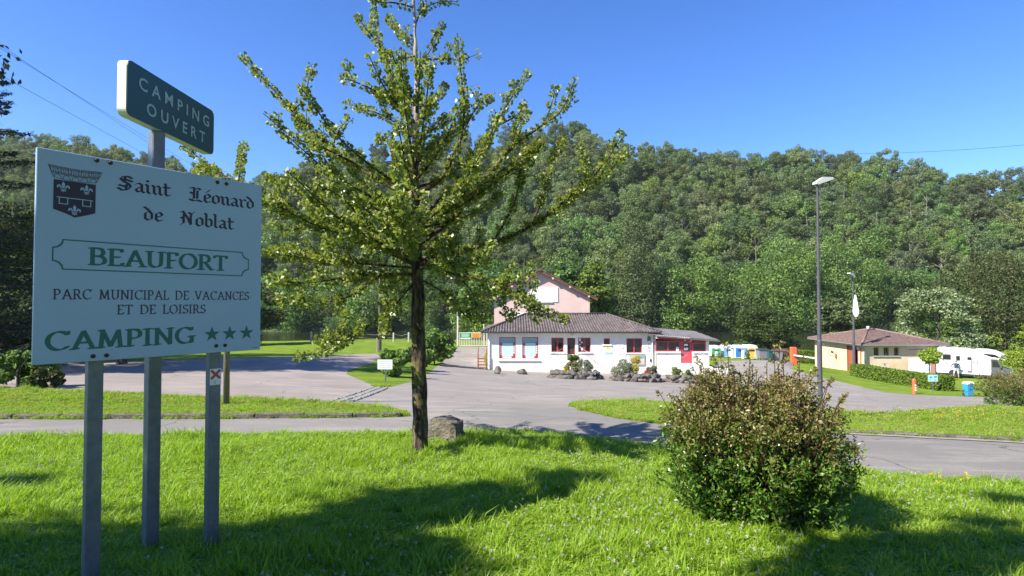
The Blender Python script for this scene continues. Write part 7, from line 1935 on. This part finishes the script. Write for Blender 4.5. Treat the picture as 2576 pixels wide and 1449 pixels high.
# ------------------------------------------------------------------ person by the motorhome, seen from behind
def person(loc, rz):
    root_ = thing('person', 'person in navy shirt and pale shorts standing at the motorhome, back to the viewer', 'person', loc, rz)
    J = {'pel': (0, 0, .95), 'ch': (0, .02, 1.28), 'nk': (0, .03, 1.48), 'h0': (0, .01, 1.56), 'h1': (0, .0, 1.66), 'h2': (0, .0, 1.735),
         'lh': (-.10, 0, .90), 'lk': (-.15, .02, .50), 'la': (-.17, .05, .09), 'lf': (-.19, -.10, .04), 'rh': (.10, 0, .90), 'rk': (.17, .03, .50), 'ra': (.25, .05, .09), 'rf': (.29, -.10, .04),
         'ls': (-.19, .03, 1.42), 'le': (-.27, -.06, 1.16), 'lw': (-.12, -.22, 1.10), 'rs': (.19, .03, 1.42), 're': (.42, .04, 1.16), 'rw': (.26, -.08, .98),
         'lp': (-.08, -.27, 1.10), 'rp': (.22, -.10, .93)}
    Rd = {'pel': .165, 'ch': .175, 'nk': .062, 'h0': .075, 'h1': .098, 'h2': .07, 'lh': .095, 'lk': .062, 'la': .042, 'lf': .042, 'rh': .095, 'rk': .062, 'ra': .042, 'rf': .042,
          'ls': .075, 'le': .046, 'lw': .032, 'rs': .075, 're': .046, 'rw': .032, 'lp': .034, 'rp': .034}
    Ed = [('pel', 'ch'), ('ch', 'nk'), ('nk', 'h0'), ('h0', 'h1'), ('h1', 'h2'), ('pel', 'lh'), ('lh', 'lk'), ('lk', 'la'), ('la', 'lf'), ('pel', 'rh'), ('rh', 'rk'), ('rk', 'ra'), ('ra', 'rf'), ('ch', 'ls'), ('ls', 'le'), ('le', 'lw'), ('lw', 'lp'), ('ch', 'rs'), ('rs', 're'), ('re', 'rw'), ('rw', 'rp')]
    for s_, dx in (('l', -1), ('r', 1)):
        b0 = np.array(J[s_ + 'p']); 
        for i in range(4):
            f1 = s_ + 'f%d' % i; f2 = s_ + 'g%d' % i
            d = np.array([.06, -.02, -.01]) if s_ == 'l' else np.array([-.02, -.03, -.06])
            sp = np.array([0, -.008, .02]) * (i - 1.5) if s_ == 'l' else np.array([.012, .018, 0]) * (i - 1.5)
            J[f1] = tuple(b0 + d * .6 + sp); J[f2] = tuple(b0 + d * (1.2 - .12 * abs(i - 1.5)) + sp + np.array([0, -.012, -.01])); Rd[f1] = .0095; Rd[f2] = .008; Ed += [(s_ + 'p', f1), (f1, f2)]
        J[s_ + 't'] = tuple(b0 + (np.array([.02, -.01, .045]) if s_ == 'l' else np.array([-.045, -.02, -.01]))); Rd[s_ + 't'] = .0105; Ed.append((s_ + 'p', s_ + 't'))
    names = list(J); me = bpy.data.meshes.new('body'); me.from_pydata([J[n_] for n_ in names], [(names.index(a), names.index(b_)) for a, b_ in Ed], [])
    o = link_mesh('body', me); md = o.modifiers.new('skin', 'SKIN'); me.skin_vertices  # radii below
    for i, n_ in enumerate(names):
        me.skin_vertices[0].data[i].radius = (Rd[n_], Rd[n_] * (.72 if n_ in ('pel', 'ch') else 1)); me.skin_vertices[0].data[i].use_root = (n_ == 'pel')
    o.modifiers.new('sub', 'SUBSURF').levels = 2; o.modifiers['sub'].render_levels = 2
    dg = bpy.context.evaluated_depsgraph_get(); dg.update(); m2 = bpy.data.meshes.new_from_object(o.evaluated_get(dg)); bpy.data.objects.remove(o)
    m2.name = 'body'; m2.materials.clear()
    for c_ in (flat('skin', (.45, .25, .17), .55), flat('navy_shirt', (.035, .055, .11), .8), flat('pale_shorts', (.50, .54, .54), .8), flat('grey_hair', (.16, .15, .15), .8), flat('shoe_dark', (.05, .045, .04), .6)): m2.materials.append(c_)
    for p in m2.polygons:
        c = p.center; p.use_smooth = True
        if c.z < .085: k = 4
        elif .50 < c.z < .98 and abs(c.x) < .30 and c.y > -.13 and not (c.x > .2 and c.z > .85): k = 2
        elif c.z >= .93 and c.z < 1.475 and (abs(c.x) < .25 or c.z > 1.22) and c.y > -.14: k = 1
        elif c.z > 1.60 and c.y > -.055 or c.z > 1.70: k = 3
        else: k = 0
        p.material_index = k
    link_mesh('body', m2, root_)
    # ears and nose
    for x in (-.098, .098):
        mb = MB().lathe([(.005, -.03), (.02, -.02), (.024, .0), (.02, .02), (.005, .03)], 6, (x, .0, 1.64)); mb.build('ear', m2.materials[0], root_)
    MB().tube([(0, -.09, 1.66), (0, -.115, 1.63), (0, -.09, 1.62)], [.01, .016, .01], 6).build('nose', m2.materials[0], root_)
    return root_
pp = W(2406, 951, 54.6); person((pp[0], pp[1], terr(pp[0], pp[1])), R(150))
# concrete strip the motorhome stands on
# ------------------------------------------------------------------ street lamps
M['lamp_post'] = ramp_mat('grey_lacquer', [(.3, (.055, .055, .066)), (.7, (.10, .098, .115))], scale=3, bump=.05, rough=.5, spec=.4)
M['lamp_head'] = flat('lamp_head_cream', (.62, .62, .58), .35); M['lens'] = flat('lamp_lens', (.12, .12, .11), .15)
def street_lamp(label, g, top, ang, k, hl):
    r_ = thing('street_lamp', label, 'street lamp', g)
    H = top - g[2]
    MB().lathe([(.085 * k, -.3), (.085 * k, H * .34), (.070 * k, H * .345), (.066 * k, H * .36), (.036 * k, H)], 14).build('post', M['lamp_post'], r_, smooth=False)
    MB().lathe([(.045 * k, H - .02), (.045 * k, H + .10 * k), (.02, H + .12 * k)], 10).build('spigot', M['metal_dark'], r_)
    # head: a flat lantern rising outwards
    L = hl; hd = MB(); P = [(-.16 * L, .0), (.28 * L, .28 * L), (.86 * L, .30 * L), (.90 * L, .22 * L), (.84 * L, .16 * L), (.30 * L, -.02 * L), (-.05 * L, -.14 * L), (-.17 * L, -.10 * L)]
    dx, dy = math.cos(ang), math.sin(ang)
    fn = lambda a, b_, h_: (a * dx - h_ * dy, a * dy + h_ * dx, H + .16 * k + b_)
    o = hd.prism(P, -.17 * L, .17 * L, fn).build('lantern', M['lamp_head'], r_)
    MB().prism([(.14 * L, -.10 * L), (.80 * L, .12 * L), (.82 * L, .15 * L), (.1 * L, -.08 * L)], -.13 * L, .13 * L, fn).build('lens', M['lens'], o)
    return r_, H
l1 = G(2064, 1060); t1 = W(2061, 470, l1[1])[2]
street_lamp('tall grey street lamp with cream head behind the big shrub', l1, t1, R(10), .70, .46)
L2Y = 57.2; b2 = W(2149, 940, L2Y); b2[2] = terr(b2[0], b2[1]); 
lr_, H2 = street_lamp('distant street lamp with white banner beside the washroom block', b2, W(2148, 700, L2Y)[2], R(215), 1.5, .95)
bnr = thing('banner', 'folded white pennant hanging on the distant street lamp', 'banner', (b2[0] + .12, b2[1] - .12, W(2149, 797, L2Y)[2]))
zt_ = W(2149, 742, L2Y)[2] - W(2149, 797, L2Y)[2]; mb = MB(); n = 8
prof_ = [(0.0, .02), (.10, -.02), (.25, -.0), (.45, .09)]
V = []
for i in range(n + 1):
    t = i / n; z = zt_ * (1 - t); wdt = .06 + .26 * min(1, t * 1.25) - max(0, t - .82) * 1.2
    V += [(-wdt, -.05 + .05 * math.sin(5 * t), z), (-wdt * .3, -.12, z), (wdt * .3, -.04 - .06 * t, z), (wdt, -.10, z)]
for i in range(n):
    for j in range(3): mb.f.append((i * 4 + j, i * 4 + j + 1, (i + 1) * 4 + j + 1, (i + 1) * 4 + j)); mb.m.append(0)
mb.v = V; o = mb.build('cloth', flat('cloth_white', (.78, .78, .78), .8), bnr, fix=False); sm = o.modifiers.new('t', 'SOLIDIFY'); sm.thickness = .02
MB().tube([(-.12, .12, zt_ * .98), (.1, -.03, zt_ * .98)], .015, 5).build('tie', M['metal_dark'], bnr)
# wooden lamp post behind the ginkgo
g = G(953, 886); r_ = thing('street_lamp', 'old lamp on a thick wooden post, half hidden behind the ginkgo', 'street lamp', g); kk = g[1] / FPX
H = W(953, 690, g[1])[2] - g[2]
MB().tube([(0, 0, -.3), (0, 0, 36 * kk)], 7 * kk, 10).build('base_post', M['oldwood'], r_); MB().tube([(0, .1, 40 * kk), (.05, 0, H)], [.10, .07], 8).build('post', M['oldwood'], r_)
mb = MB(); mb.prism([(.1, H - .05), (-.5, H + .12), (-1.2, H + .28), (-1.25, H + .42), (-.5, H + .38), (.15, H + .15)], -.16, .16, lambda a, b_, h_: (a, h_, b_)); mb.build('lantern', M['lamp_head'], r_)
# ------------------------------------------------------------------ overhead lines
M['cable'] = flat('cable_black', (.03, .03, .032), .6)
def wire(label, a, b_, sag, r_, grp=None):
    a, b_ = np.array(a), np.array(b_); P = [a + (b_ - a) * t - np.array([0, 0, 4 * sag * t * (1 - t)]) for t in np.linspace(0, 1, 25)]
    o = MB().tube(P, r_, 5).build('overhead_cable', M['cable'], None); tag(o, label, 'cable', grp)
wire('uppermost overhead cable crossing the sky at the top left', W(-260, -60, 30), W(640, 520, 160), .6, .014)
wire('middle overhead cable crossing the sky at the top left', W(-260, -40, 29), W(640, 505, 150), .3, .014)
wire('lowest overhead cable crossing the sky at the top left', W(-260, 45, 28), W(640, 530, 150), .3, .014)
wire('thin overhead cable above the hill at the right edge', W(2150, 386, 215), W(3000, 318, 120), 1.5, .05)
wire('pale overhead cable crossing the wood behind the ginkgo', W(-200, 425, 120), W(1500, 460, 150), 9.0, .04)
wire('lower pale overhead cable crossing the wood behind the ginkgo', W(500, 545, 120), W(1700, 520, 150), 1.0, .03)

# ------------------------------------------------------------------ thin summer haze between the valley and the hill
hz = MB().bx(-720, 720, -60, 460, -12, 150).build('haze', None)
hz.data.materials.clear()
m = bpy.data.materials.new('thin_haze'); m.use_nodes = True
for n in list(m.node_tree.nodes): m.node_tree.nodes.remove(n)
ou = m.node_tree.nodes.new('ShaderNodeOutputMaterial'); pv = m.node_tree.nodes.new('ShaderNodeVolumePrincipled')
pv.inputs['Color'].default_value = (.92, .94, .95, 1); pv.inputs['Density'].default_value = .00012; pv.inputs['Anisotropy'].default_value = .2
m.node_tree.links.new(pv.outputs[0], ou.inputs['Volume']); hz.data.materials.append(m)
tag(hz, 'thin bluish haze in the valley air', 'haze', kind='stuff')
